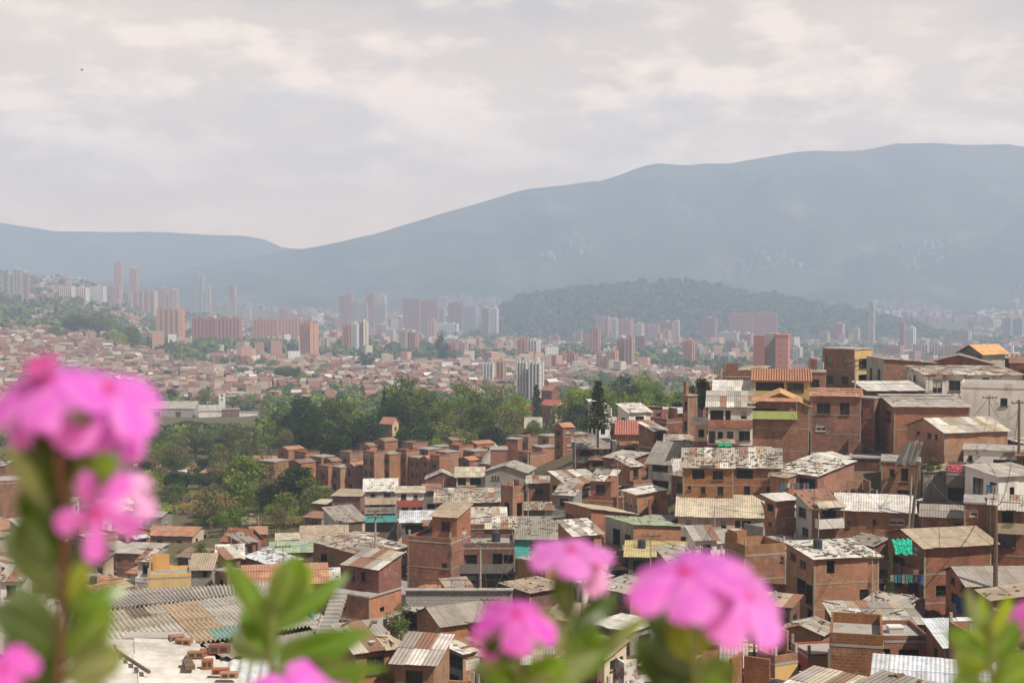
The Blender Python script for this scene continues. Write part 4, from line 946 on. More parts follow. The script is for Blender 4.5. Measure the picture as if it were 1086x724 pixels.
ontin(233, 687, (.5, .25, .2), .05, 'hollow_brick', 'single big red brick on the grey sheet right of the hall', 'brick', 'br', .2, 0, BG)
gs = roofthing('tin_roof_house', 'small grey sheet roof under the hall eave, one red brick on it', [(PZ(236, 700, -9.55), PZ(275, 697, -9.6), PZ(262, 682, -9.4), PZ(215, 685, -9.3), 'grey')], 2, 'gd')
# ------------------------------------------------------------------ filler houses on the slopes (real neighbours of the named ones)
def region_ok(px, D):
    if px > 700 and D > 215: return False
    if 560 < px <= 700 and D > 240: return False
    if 400 < px <= 560 and D > 262: return False
    if 172 < px <= 400 and D > 222: return False
    return True
wn = {'b': 'brick', 'bo': 'orange brick', 'bd': 'dark brick', 'br': 'red brick', 'w': 'white', 'c': 'cream', 'g': 'grey block', 'gc': 'bare concrete', 'pk': 'peach', 'wp': 'peeling white'}
rn = {'grey': 'grey sheet roof', 'white': 'white roof', 'tan': 'tan roof', 'rust': 'rusty roof', 'mix': 'patched roof', 'patch': 'pale patched roof', 'lgrey': 'light grey roof', 'clay': 'clay tile roof', 'salmon': 'salmon roof', 'cream': 'cream roof', 'brown': 'brown roof', 'F': 'flat slab roof', 'O': 'roof terrace'}
FILL = True; NH = len(SC); nfill = 0; tries = 0
while nfill < 160 and tries < 11000:
    tries += 1
    px = R.uniform(-20, 1105); D = 62 * (270/62) ** R.random(); tight = tries < 1500
    if tight: px = R.uniform(585, 735); D = R.uniform(162, 232)
    if px < 345 and D < 120: continue
    if not region_ok(px, D): continue
    if 770 < px < 850 and 88 < D < 112: continue
    if 400 < px < 442 and 112 < D < 205: continue
    if 332 < px < 448 and 98 < D < 129: continue
    g = TZp(px, D); x = (px-543)/F*D
    w = R.choice([R.uniform(3.2, 5), R.uniform(4.5, 8)]); rr = w*.47
    if any((x-a)**2 + (D-b_)**2 < (rr+r_)**2 for a, b_, r_ in HS): continue
    hh = R.choice([2.6, 2.8, 4.8, 5.2]) + .3
    s0 = proj((x, D, g+hh)); s1 = proj((x, D, g)); hw = w/2/D*F*1.15
    xl, xr, yt, yb = s0[0]-hw, s0[0]+hw, s0[1], s1[1]
    bad = False
    for si, (a, b_, c_, d_, D2) in enumerate(SC):
        if D2 <= D: continue
        ox = min(xr, b_) - max(xl, a)
        if ox <= 1: continue
        oy = min(yb+30, d_) - max(yt-8, c_)
        if oy > 0 and ox*oy > (.30 if tight else .08 if si < NH else .35)*(b_-a)*(d_-c_): bad = True; break
    if bad: continue
    wm = R.choice(['b', 'b', 'b', 'bo', 'bo', 'bd', 'bd', 'br', 'gc', 'w', 'c', 'wp', 'g'])
    roof = R.choice(['S', 'S', 'S', 'S', 'X', 'x', 'G', 'V', 'F', 'O', 'O', 'O']); rc = R.choice(['grey', 'mix', 'mix', 'patch', 'patch', 'tan', 'tan', 'lgrey', 'rust', 'white', 'clay', 'salmon'])
    t = R.uniform(.2, .8); xc = xl + (xr-xl)*t
    desc = wn[wm] + ' house with ' + rn[roof if roof in 'FO' else rc]
    lb = best_label([desc, 'small ' + desc, wn[wm] + ' walled house'], (xl+xr)/2, (yt+yb)/2)
    H(BH if wm[0] == 'b' else WH, lb, xl, xc, xr, yt, yb, D, roof, wm, rc=rc, win='L%dx%dm R%dx%dm' % (R.choice([1, 2, 2, 3]), R.choice([1, 2]), R.choice([0, 1, 1, 2]), R.choice([1, 2])), rub=R.choice([0, 6, 14, 30]), band=D < 200,
      up=(0, .6, .2, 1, 2.3, 'mix', wm) if (roof == 'O' and R.random() < .7) else None)
    nfill += 1

# ------------------------------------------------------------------ little houses of the plain on the left, one by one where they show largest
simp = 0; tries = 0; SH = []
LG = 'little houses of the plain'
def simple_house(px, D, w, d, h, wm, rk, a, label):
    x = (px-543)/F*D; g = TZp(px, D)
    root = thing('small_house', label, 'house', (x, D, g), a, LG)
    m = MB(); 
    x0, x1, y0, y1 = -w/2, w/2, -d/2, d/2
    m.box((0, 0, h/2-1.5), (w, d, h+3)); r_ = .8
    m.face([(x1, y0, h), (x1, y1, h), (x1, 0, h+r_)]); m.face([(x0, y1, h), (x0, y0, h), (x0, 0, h+r_)])
    m.build('wall', M[wm], root)
    q = MB(); k = r_/(d/2); o = .3
    for pl in (((x0-o, y0-o, h-o*k+.02), (x1+o, y0-o, h-o*k+.02), (x1+o, 0, h+r_+.02), (x0-o, 0, h+r_+.02)), ((x1+o, y1+o, h-o*k+.02), (x0-o, y1+o, h-o*k+.02), (x0-o, 0, h+r_+.02), (x1+o, 0, h+r_+.02))):
        sheets(q, *pl, 'salmon' if rk == 'clay' else rk, sw=2.5, rows=1)
    q.build('roof', M['sheet'], root)
    for u in (-.28, .25):
        wm_, pm = window_mesh(1.1, 1.1, 'w'); link('window', wm_, root, Vector((u*w, y0-.02, h-1.4)))
while simp < 42 and tries < 6000:
    tries += 1
    px = R.uniform(-15, 560) if R.random() < .8 else R.uniform(560, 860)
    D = 250*(900/250)**R.random()
    if px > 330 and D < 620: continue
    if px > 115 and D < 760 and not (120 < px < 300 and 300 < D < 420 and R.random() < .2): continue
    x = (px-543)/F*D
    if any((x-a)**2 + (D-b_)**2 < 9.5**2 for a, b_ in SH) or any((x-a)**2 + (D-b_)**2 < (5+r_)**2 for a, b_, r_ in HS): continue
    wm = R.choice(['b', 'b', 'bo', 'b', 'br', 'c', 'w']); rk = R.choice(['clay', 'clay', 'salmon', 'tan', 'lgrey', 'rust', 'white', 'mix'])
    s = proj((x, D, TZp(px, D)+3))
    desc = 'little ' + wn[wm] + ' house with ' + rn[rk]
    lb = best_label([desc, 'tiny ' + desc[7:], 'low ' + desc[7:]], *s)
    simple_house(px, D, R.uniform(6, 11), R.uniform(6, 9), R.choice([3, 3, 5.5]), wm, rk, R.uniform(-.5, .5), lb)
    SH.append((x, D)); simp += 1

# ------------------------------------------------------------------ the mass of houses far out in the valley and on the slopes: nobody could count them
FARW = [(.36, .18, .12), (.30, .14, .1), (.38, .2, .14), (.42, .27, .2), (.28, .16, .12), (.55, .48, .4), (.66, .62, .56), (.4, .2, .14)]
FARR = [(.30, .16, .12), (.35, .2, .15), (.33, .27, .22), (.4, .37, .34), (.27, .13, .1), (.4, .26, .19), (.65, .63, .6), (.22, .2, .18), (.2, .17, .15)]
def city_noise(x, y): return mnoise.noise(Vector((x/170, y/170, 7.7)))
def mass(name, label, n, zone, hz, sz, cull=None, grey=0.0, fac=None):
    m = MB(); k = 0; t = 0
    while k < n and t < n*6:
        t += 1
        px, D = zone()
        x = (px-543)/F*D
        if cull and cull(px, D, x): continue
        g = TZp(px, D) if D < 4300 else MZ(x, D)
        w = R.uniform(*sz); d = R.uniform(*sz); h = R.choice(hz)*R.uniform(.8, 1.1); a = R.choice([.15, .15, .15+PI/2, R.uniform(0, PI)]) + mnoise.noise(Vector((x/400, D/400, 1)))
        ca, sa = math.cos(a), math.sin(a)
        q = [(x + ca*i*w/2 - sa*j*d/2, D + sa*i*w/2 + ca*j*d/2) for i, j in ((-1, -1), (1, -1), (1, 1), (-1, 1))]
        wc = R.choice(FARW); rc = R.choice(FARR); v = R.uniform(.6, .95); wc = tuple(c*v for c in wc); rc = tuple(min(.8, c*v*1.05) for c in rc)
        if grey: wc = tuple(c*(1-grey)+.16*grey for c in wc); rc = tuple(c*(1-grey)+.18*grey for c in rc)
        b0, t0 = g-3, g+h
        fm_ = 1 + R.randrange(len(fac)) if fac else 0
        for i in range(4):
            a_, b_ = q[i], q[(i+1) % 4]
            lw = math.dist(a_, b_); m.face([(*a_, b0), (*b_, b0), (*b_, t0), (*a_, t0)], [(0, b0), (lw, b0), (lw, t0), (0, t0)], fm_, wc)
        if not fac and R.random() < .5:
            r = h*.18+.4; e0 = ((q[0][0]+q[3][0])/2, (q[0][1]+q[3][1])/2, t0+r); e1 = ((q[1][0]+q[2][0])/2, (q[1][1]+q[2][1])/2, t0+r)
            P4 = [(*p, t0) for p in q]
            m.face([P4[0], P4[1], e1, e0], [(0, 0)]*4, 0, rc); m.face([P4[2], P4[3], e0, e1], [(0, 0)]*4, 0, rc)
            m.face([P4[1], P4[2], e1], [(0, 0)]*3, 0, wc); m.face([P4[3], P4[0], e0], [(0, 0)]*3, 0, wc)
        else: m.face([(*p, t0) for p in q], [(0, 0)]*4, 0, rc)
        k += 1
    o = m.build(name, [M['col']] + (fac or [])); tag(o, label, 'houses'); o['kind'] = 'stuff'; return o
def z_city():
    D = 700*(3500/700)**(R.random()**.8); return R.uniform(-80, 1160), D
def cull_city(px, D, x):
    c = city_noise(x, D)
    if D < 1000 and px > 90: c -= .18
    if D < 900 and px > 330: return True
    if 118 < px < 330 and D < 870: return True
    if 1650 < D < 3400 and px < 300 and c < .02: return True   # green slopes on the left
    if D > 2900 and 500 < px < 1000: return True      # the wooded hill
    if any((x-a)**2 + (D-b_)**2 < 12**2 for a, b_ in SH): return True
    return c < -.13
# ------------------------------------------------------------------ mountains
RID = [(-900, 262), (-300, 262), (60, 300), (140, 296), (170, 292), (215, 281), (250, 275), (330, 262), (400, 248), (480, 222), (560, 200), (640, 190), (680, 175), (700, 171), (725, 174), (770, 172), (800, 166), (860, 159), (905, 158), (950, 152), (1000, 149), (1040, 151), (1090, 155), (1300, 170), (1700, 200), (2400, 240)]
RD, FD = 6000.0, 4300.0
def ridge_y(px):
    if px <= RID[0][0]: return RID[0][1]
    for (a, ya), (b, yb) in zip(RID, RID[1:]):
        if px <= b:
            t = (px-a)/(b-a); return ya*(1-t)+yb*t
    return RID[-1][1]
def MZ(x, y):
    px = 543 + F*x/y
    rz = P(px, ridge_y(px), RD).z
    fz = TZp(px, FD) 
    t = max(0.0, (y-FD)/(RD-FD))
    if t <= 1:
        s = t*t*(3-2*t)*.35 + t**1.25*.65
        z = fz + (rz-fz)*s
        env = min(1, t*4)*min(1, (1-t)*6+.1)
    else:
        z = rz - (t-1)*260; env = .4
    sc = max(0, rz-fz)/600
    # spurs and gullies running down the slope
    n = abs(mnoise.noise(Vector((x/420 + y/1500, y/1900, 2))))*-150 + mnoise.fractal(Vector((x/260, y/330, 5)), .9, 2.1, 5)*48
    return z + n*env*sc*1.25
def grid_mesh(name, xs, ys, zf, mat, kind='structure'):
    v = []; f = []
    for y in ys:
        for px in xs:
            x = (px-543)/F*y; v.append((x, y, zf(x, y, px)))
    n = len(xs)
    for j in range(len(ys)-1):
        for i in range(n-1): f.append((j*n+i, j*n+i+1, (j+1)*n+i+1, (j+1)*n+i))
    me = bpy.data.meshes.new(name); me.from_pydata(v, [], f); me.materials.append(mat); me.polygons.foreach_set('use_smooth', [True]*len(f))
    o = bpy.data.objects.new(name, me); COL.objects.link(o); o['kind'] = kind
    return o
def landmat(name, cols, scs, rough=1.0, extra=None):
    m, t, b, o = nt(name); p = wpos(t)
    c = cols[0]; cur = None
    for i, (cc, sc, lo, hi) in enumerate(scs):
        n = noi(t, p, sc, 6, .65); cur = mixc(t, ramp(t, n, lo, hi), cur if cur is not None else cols[0], cc)
    L(t, cur, b.inputs['Base Color']); b.inputs['Roughness'].default_value = rough; b.inputs['Specular IOR Level'].default_value = .1
    return m
mm = landmat('mountain_cover', [(.045, .065, .03)], [((.085, .09, .045), .004, .42, .6), ((.03, .05, .025), .009, .5, .62), ((.15, .13, .09), .005, .56, .68), ((.02, .035, .02), .0022, .5, .62), ((.26, .22, .18), .03, .66, .74)])
xs = [-900 + 12*i for i in range(int(3300/12)+1)]
grid_mesh('mountain', xs, [4250 + (7000-4250)*i/110 for i in range(111)], lambda x, y, px: MZ(x, y), mm)
# second range far behind on the left
R2 = [(-900, 240), (-200, 232), (0, 236), (30, 240), (60, 245), (110, 246), (160, 246), (220, 249), (262, 250), (285, 254), (300, 262), (360, 268), (520, 275), (2400, 280)]
def r2y(px):
    for (a, ya), (b, yb) in zip(R2, R2[1:]):
        if px <= b: t = (px-a)/(b-a); return ya*(1-t)+yb*t
    return 280
def far2(x, y, px):
    rz = P(px, r2y(px), 7000).z; t = (y-6250)/750
    return (-130 + (rz+130)*t if t < 1 else rz-(t-1)*240) + mnoise.fractal(Vector((x/500, y/500, 9)), 1, 2, 4)*18*(1 if t < .95 else .3)
grid_mesh('far_mountains', [-900 + 20*i for i in range(100)], [6250, 6400, 6550, 6700, 6850, 6930, 7000, 7080, 7200, 7350], far2, mm)
# wooded hill in the valley
WH_ = [(497, 362), (515, 348), (530, 331), (548, 321), (575, 313), (620, 307), (655, 306), (700, 302), (735, 303), (770, 308), (800, 314), (850, 323), (900, 331), (930, 338), (965, 346), (1000, 358), (1040, 366)]
def why(px):
    if px < 497 or px > 1040: return None
    for (a, ya), (b, yb) in zip(WH_, WH_[1:]):
        if px <= b: t = (px-a)/(b-a); return ya*(1-t)+yb*t
def woodz(x, y, px):
    g = TZp(px, y) - 2
    q = why(px)
    if q is None: return g - 6
    top = P(px, q, 3400).z; t = (y-2950)/(3400-2950) if y < 3400 else 1-(y-3400)/500
    t = max(0, min(1, t)); s = t**.75 if y < 3400 else t
    return g + (top-g)*s + (mnoise.fractal(Vector((x/60, y/60, 1)), .8, 2, 4)*9 if t > 0.02 else 0)
wm_ = landmat('wooded_hill_cover', [(.05, .07, .04)], [((.075, .09, .05), .012, .45, .6), ((.025, .042, .02), .05, .5, .6), ((.19, .17, .1), .018, .66, .7)])
grid_mesh('wooded_hill', [464 + 4*i for i in range(146)], [2940 + 14*i for i in range(72)], woodz, wm_)
mass('far_city_houses', 'countless small brick and white houses covering the valley floor', 21000, z_city, [2.7, 3, 5, 6, 8], (4.5, 9), cull_city)
def z_hillL(): return R.uniform(-90, 150)*1.0, R.uniform(1300, 3300)
mass('far_hillside_houses', 'dense pink brown houses covering the hillside at the far left', 2600, z_hillL, [3, 6, 6], (8, 14), lambda px, D, x: city_noise(x*1.3, D) < -.2 or (px > 60 and 1500 < D < 2500 and city_noise(x, D) < .1))
def z_mt():
    t = R.random()**1.8; return R.uniform(230, 1160), 4300 + 900*t
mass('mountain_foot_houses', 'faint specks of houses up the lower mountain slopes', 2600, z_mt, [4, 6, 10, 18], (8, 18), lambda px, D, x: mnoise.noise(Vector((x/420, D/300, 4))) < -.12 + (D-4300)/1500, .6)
def z_beyond(): return R.uniform(300, 1160), R.uniform(3500, 4300)
mass('beyond_hill_houses', 'hazy city blocks beyond the wooded hill', 2200, z_beyond, [5, 8, 14, 26], (10, 24), lambda px, D, x: D < 3950 and 500 < px < 1030)
# ------------------------------------------------------------------ towers of the city
def facade(name, c, win=(.17, .14, .14), bw=3.4, rh=2.9, ms=1.0):
    m, t, b, o = nt(name)
    br = N(t, 'ShaderNodeTexBrick'); L(t, uvn(t), br.inputs['Vector']); br.offset = 0; br.inputs['Scale'].default_value = 1
    br.inputs['Brick Width'].default_value = bw; br.inputs['Row Height'].default_value = rh; br.inputs['Mortar Size'].default_value = ms; br.inputs['Mortar Smooth'].default_value = 0
    br.inputs['Color1'].default_value = (*win, 1); br.inputs['Color2'].default_value = (*[x*1.5 for x in win], 1); br.inputs['Mortar'].default_value = (*c, 1)
    L(t, objvar(t, br.outputs['Color'], .85, 1.15), b.inputs['Base Color']); b.inputs['Roughness'].default_value = .8
    return m
TW = {'p': ('pink_facade', (.42, .19, .155)), 'o': ('orange_facade', (.50, .27, .18)), 'g': ('grey_facade', (.33, .315, .315)), 'c': ('cream_facade', (.50, .43, .35)),
      'w': ('white_facade', (.58, .57, .56)), 'd': ('dark_red_facade', (.31, .125, .11)), 'n': ('tan_facade', (.40, .29, .22))}
for k, (n_, c_) in TW.items(): M['T'+k] = facade(n_, c_)
for k, (n_, c_) in TW.items(): M['P'+k] = plain(n_.replace('facade', 'render'), c_, .85, .25, .1)
tcn = {'p': 'pink brick', 'o': 'orange', 'g': 'grey', 'c': 'cream', 'w': 'white', 'd': 'dark red', 'n': 'tan'}
for (x_, y_, ph) in [(124, 278, 'the tallest far towers'), (96, 312, 'the ribbed pink row'), (180, 342, 'the tan tower'), (231, 352, 'the dark pink slab'), (303, 352, 'the long ribbed slab'),
                     (328, 360, 'the orange sided tower'), (378, 360, 'the cream striped tower'), (447, 331, 'the broad dark pink towers'), (474, 347, 'the low white block'), (524, 340, 'the pale twin tower'),
                     (630, 364, 'the lone pink tower'), (818, 372, 'the big pink and grey block'), (798, 342, 'the pink slab on the wooded hill'), (700, 330, 'the wooded hill'), (525, 393, 'the grey and orange tower'),
                     (562, 398, 'the grey towers by the crane'), (601, 383, 'the dark red towers'), (966, 355, 'the white right tower'), (994, 371, 'the long red slab'), (18, 304, 'the far left grey towers')]: landmark(x_, y_, ph)
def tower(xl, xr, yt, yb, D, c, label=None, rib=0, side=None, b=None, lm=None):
    """body with ribs, sides with sunlight put into their facade colour, and a lift head"""
    # the distance at which the valley floor really meets the foot of this tower
    if D > 880:
        best = None
        for k in range(140):
            Dk = 900*((2830 if 505 < (xl+xr)/2 < 1000 else 3350)/900)**(k/139); e_ = abs(proj(((px_ := (xl+xr)/2)-543 and (px_-543)/F*Dk, Dk, TZp(px_, Dk)))[1] - yb)
            if best is None or e_ < best[0]: best = (e_, Dk)
        D = best[1]
    hgt = (yb-yt)/F*D; base = P((xl+xr)/2, yb, D).z
    px = (xl+xr)/2; tot = (xr-xl)/F*D; a = rad(-22 if b is None else b) - math.atan2(px-543, F)
    if label is None:
        nm = tcn[c]; sz = 'slab' if tot > hgt*1.3 else 'tower'
        hz_ = 'slim ' if hgt > 2.6*tot else 'squat ' if (hgt < tot and sz == 'tower') else ''
        label = best_label([f'{hz_}{nm} {sz}', f'hazy {nm} {sz}', f'{nm} apartment {sz}', f'distant {nm} block'], px, (yt+yb)/2)
    aa = abs(rad(-22 if b is None else b)); d = min(18, tot*.8); w = max(4, (tot - d*math.sin(aa))/math.cos(aa))
    gz = TZp(px, D)
    h0 = min(0, gz-base-2)
    root = thing('apartment_tower', label, 'tower block', (P(px, yb, D).x, D, base), a, 'towers of the city')
    m = MB(); x0, x1, y0, y1 = -w/2, w/2, -d/2, d/2
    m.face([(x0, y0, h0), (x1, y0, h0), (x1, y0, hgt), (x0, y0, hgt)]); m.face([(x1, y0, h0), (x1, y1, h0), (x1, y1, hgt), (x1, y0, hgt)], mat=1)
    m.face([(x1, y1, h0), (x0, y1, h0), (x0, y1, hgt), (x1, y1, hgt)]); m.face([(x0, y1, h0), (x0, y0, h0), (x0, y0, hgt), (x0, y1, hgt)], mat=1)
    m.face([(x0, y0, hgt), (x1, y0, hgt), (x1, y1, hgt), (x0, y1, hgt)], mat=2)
    m.build('wall', [M['T'+c], M['T'+(side or c)], M['P'+c]], root)  # side walls take a separate facade colour that imitates sunlight
    nr = rib or max(2, int(w/8)); q = MB(); sty = R.random() if not rib else 0
    if sty > .45:      # balcony bands storey by storey instead of ribs
        nf = int(hgt/2.9); u0, u1 = (x0+w*.08, x0+w*R.uniform(.4, .9)) if R.random() < .6 else (x0+w*R.uniform(.1, .5), x1-w*.06)
        for k in range(nf): q.box(((u0+u1)/2, y0-.6, hgt-1.6-k*2.9), (u1-u0, 1.3, 1.0))
        q.build('balcony_stack', M['P'+R.choice([c, side or c, 'w', 'c'])], root); q = MB()
        for k in range(0, nf): q.box((x1+.5, 0, hgt-1.6-k*2.9), (1.1, d*.45, 1.0))
        q.build('balcony_stack', M['P'+R.choice([c, side or c, 'w', 'c'])], root); q = MB(); nr = 1
    for i in range(nr+1):
        x = x0 + w*i/nr; q.box((x, y0-.5, (hgt+h0)/2+.6), (min(2.2, w/nr*.35), 1.4, hgt-h0+1.2))
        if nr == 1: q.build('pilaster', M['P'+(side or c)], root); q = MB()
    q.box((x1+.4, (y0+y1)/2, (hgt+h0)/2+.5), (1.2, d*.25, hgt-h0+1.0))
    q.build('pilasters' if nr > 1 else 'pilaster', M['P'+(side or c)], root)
    q = MB(); 
    for i in range(max(1, nr//3)):
        x = x0 + w*(i+.5)/max(1, nr//3); q.box((x, 0, hgt+1.5), (min(6, w*.35), min(6, d*.5), 3))
    q.build('lift_head', M['P'+('w' if R.random() < .3 else c)], root)
    if lm: landmark(px, (yt+yb)/2, lm)
for t_ in [(4,11,287,316,1700,'g'),(11,18,291,318,1650,'g'),(15,24,286,321,1600,'g'),(24,32,289,323,1550,'g','front grey tower of the far left cluster, pale right side',0,'n'),
 (64,80,304,320,1850,'p','left half of the ribbed pink row below the far left hill',6,'w'),(80,95,305,321,1840,'o',None,5,'w'),(97,113,304,322,1830,'c',None,5,'w'),(113,130,304,323,1820,'p',None,6,'n'),
 (122,130,279,303,2700,'p','tallest far tower standing alone on the skyline'),(138,147,285,303,2650,'p','second skyline tower, stepped top, right of the tallest'),(207,217,291,312,2450,'g'),
 (141,167,309,335,1750,'d',None,4,'c'),(167,178,305,328,2000,'p'),(180,190,307,326,2000,'o'),(219,224,304,320,2300,'c'),(243,251,303,317,2400,'n'),(168,196,328,364,1420,'n','tan tower with an orange side in front of the dark pink slab',4,'o',-28),
 (205,231,338,368,1460,'d',None,6,None,-12),(231,257,338,369,1430,'d',None,6,'p',-12),(269,295,339,368,1480,'p',None,7,None,-10),(295,321,338,367,1460,'p',None,7,'o',-10),(321,337,341,368,1440,'d',None,4,None,-10),(319,338,343,382,1300,'p','ribbed tower with bright orange corner at the right end of the slab',4,'o',-35),
 (364,373,345,378,1360,'p'),(373,381,343,378,1350,'w','white ribbed middle of the cream striped towers',4),(381,391,341,378,1345,'n',None,3,'c',-40),(375,392,321,346,2150,'g',None,6),(392,411,323,347,2100,'n',None,6,'g'),
 (360,367,313,328,2700,'p'),(367,375,312,328,2700,'p'),(389,399,311,323,2800,'p'),(402,410,313,325,2800,'c'),(428,447,317,347,2050,'d','left of the broad dark pink towers, flat top',5),(447,466,318,347,2000,'d',None,5),(466,472,327,346,2000,'g'),
 (476,492,321,350,2000,'d',None,4),(492,507,325,352,1950,'g',None,4),(464,487,343,356,1720,'w','low white office block with open window grid in the city centre',6),(409,420,349,366,1600,'c'),(424,432,350,377,1350,'g'),(432,444,352,377,1340,'o',None,3,'p'),
 (400,412,344,358,1750,'o'),(454,463,339,360,1650,'o'),(476,486,364,384,1350,'p'),(486,496,363,378,1380,'o',None,2,'o'),(502,511,358,374,1450,'o'),(511,521,327,352,2050,'g'),(521,529,327,355,2030,'w','pale ribbed tower left of the wooded hill'),(520,526,346,360,1800,'p'),
 (526,534,360,376,1400,'c'),(538,544,362,374,1450,'w'),(549,560,360,386,1320,'p'),(560,573,361,386,1300,'d',None,3,'w'),(513,527,385,412,950,'g','grey left part of the twin towers over the green trees',3,'w'),(527,537,383,412,945,'o','orange edged right part of the twin towers over the trees',2,'n'),
 (549,562,384,416,820,'g','grey tower left of the crane mast',3,'w'),(562,577,385,416,815,'g','grey tower with white side right of the crane mast',3,'w'),(590,601,377,394,1180,'d'),(601,613,375,392,1150,'d',None,3,'p'),(592,604,386,398,1100,'p'),
 (622,630,355,380,1560,'p'),(628,637,348,380,1500,'o','lone slim pink tower with white cap in the middle city',2,'p'),(633,641,374,393,1250,'o'),(641,649,370,393,1230,'w'),(644,656,372,396,1200,'n',None,3,'o'),(655,664,360,391,1260,'d'),(663,673,359,392,1250,'d',None,2,'n'),
 (649,656,338,353,2100,'w'),(632,648,336,352,2300,'p'),(656,672,338,354,2300,'p'),(672,684,343,358,2100,'c'),(684,700,344,358,2050,'p'),(700,716,341,357,2080,'p'),(716,721,340,357,2000,'w','slim white tower at the foot of the wooded hill'),
 (675,686,356,376,1500,'d'),(698,708,361,374,1500,'o'),(725,737,361,392,1220,'o','orange fronted tower with dark left edge right of the tall trees',2,'p'),(744,761,337,362,2050,'d',None,4),(774,799,333,350,2450,'p','left half of the long pale slab against the wooded hill',9,None,-8),(799,824,333,350,2440,'p','right half of the long pale slab against the wooded hill',9,None,-8),
 (763,785,352,368,1800,'c',None,6),(785,800,354,372,1700,'p'),(772,782,362,380,1500,'d'),(782,792,362,376,1550,'c'),(954,960,341,372,1800,'p'),(961,971,347,374,1750,'w','white topped slim tower rising over the long red slab'),
 (968,985,365,384,1500,'d',None,5,'w',-8),(985,1002,366,384,1500,'d',None,5,'w',-8),(1002,1021,366,385,1500,'p',None,5,'n',-8),(939,959,366,380,1550,'p',None,5),(1012,1030,350,368,1900,'g',None,4),(1064,1074,337,360,2300,'g'),(1075,1087,338,360,2300,'g',None,3),
 (1065,1075,366,388,950,'w','pale narrow tower behind the orange roofed room'),(870,880,352,366,2000,'n'),(884,896,343,360,2300,'p'),(905,912,348,362,2100,'c'),(922,928,320,334,3200,'c'),(700,712,350,364,1900,'n'),(842,851,368,388,1300,'w'),(853,862,372,388,1250,'g'),
 (820,826,352,360,2000,'p'),(735,744,369,388,1350,'g'),(746,757,374,392,1250,'c'),(585,594,356,368,1700,'p'),(610,618,352,366,1750,'p'),(440,450,355,368,1600,'n'),(340,350,358,378,1500,'c'),(350,358,352,368,1700,'p'),(259,267,326,338,2100,'c')]:
    tower(*t_)
def z_mid_rise(): return R.uniform(120, 1120), 1350*(2860/1350)**R.random()
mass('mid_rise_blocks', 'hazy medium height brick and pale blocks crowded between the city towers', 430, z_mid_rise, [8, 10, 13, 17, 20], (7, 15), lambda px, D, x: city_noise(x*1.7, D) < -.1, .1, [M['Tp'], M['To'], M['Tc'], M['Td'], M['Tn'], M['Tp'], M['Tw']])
# the big block near: two pink wings and a grey core
root = thing('apartment_tower', 'big pink brick block with a grey middle strip rising behind the crest houses', 'tower block', (P(818, 400, 700).x, 700, P(818, 405, 700).z), rad(-8)-math.atan2(275, F), 'towers of the city')
q = MB(); q.box((-5.6, 1, 10), (5.5, 10, 26)); q.build('left_wing', [M['Td']], root)
q = MB(); q.box((0, 3, 10.2), (5.6, 8, 28)); q.build('core', M['Pg'], root)
q = MB(); q.box((5.6, 0, 10), (6, 10, 26)); q.box((5.6, 0, 23.4), (6.4, 10.4, .8)); q.build('right_wing', [M['Tp']], root)
# tower crane
cr = thing('tower_crane', 'white tower crane with raised slanting jib between the two grey towers', 'crane', (P(572.5, 414, 830).x, 830, P(572.5, 416, 830).z-2))
o_ = Vector(cr.location); m = MB(); h_ = P(573, 362, 830).z-o_.z
for dx, dy in ((-.6, -.6), (.6, -.6), (.6, .6), (-.6, .6)): m.bar((dx, dy, 0), (dx, dy, h_), .16, 4)
for k in range(int(h_/1.5)): m.bar((-.6, -.6, k*1.5), (.6, -.6, k*1.5+1.5), .1, 4)
m.build('mast', M['Pw'], cr)
m = MB(); m.bar(P(571, 407, 829)-o_, P(547, 376, 829)-o_, .35, 4); m.build('jib', M['Pw'], cr)
m = MB(); m.box((1.5, 0, h_*.2), (2, 1.5, 1.6)); m.build('cab', M['Pw'], cr)
for i, (xx, y0_, y1_, D) in enumerate([(846, 376, 405, 900), (559, 470, 500, 262), (843, 385, 400, 260)]): pass

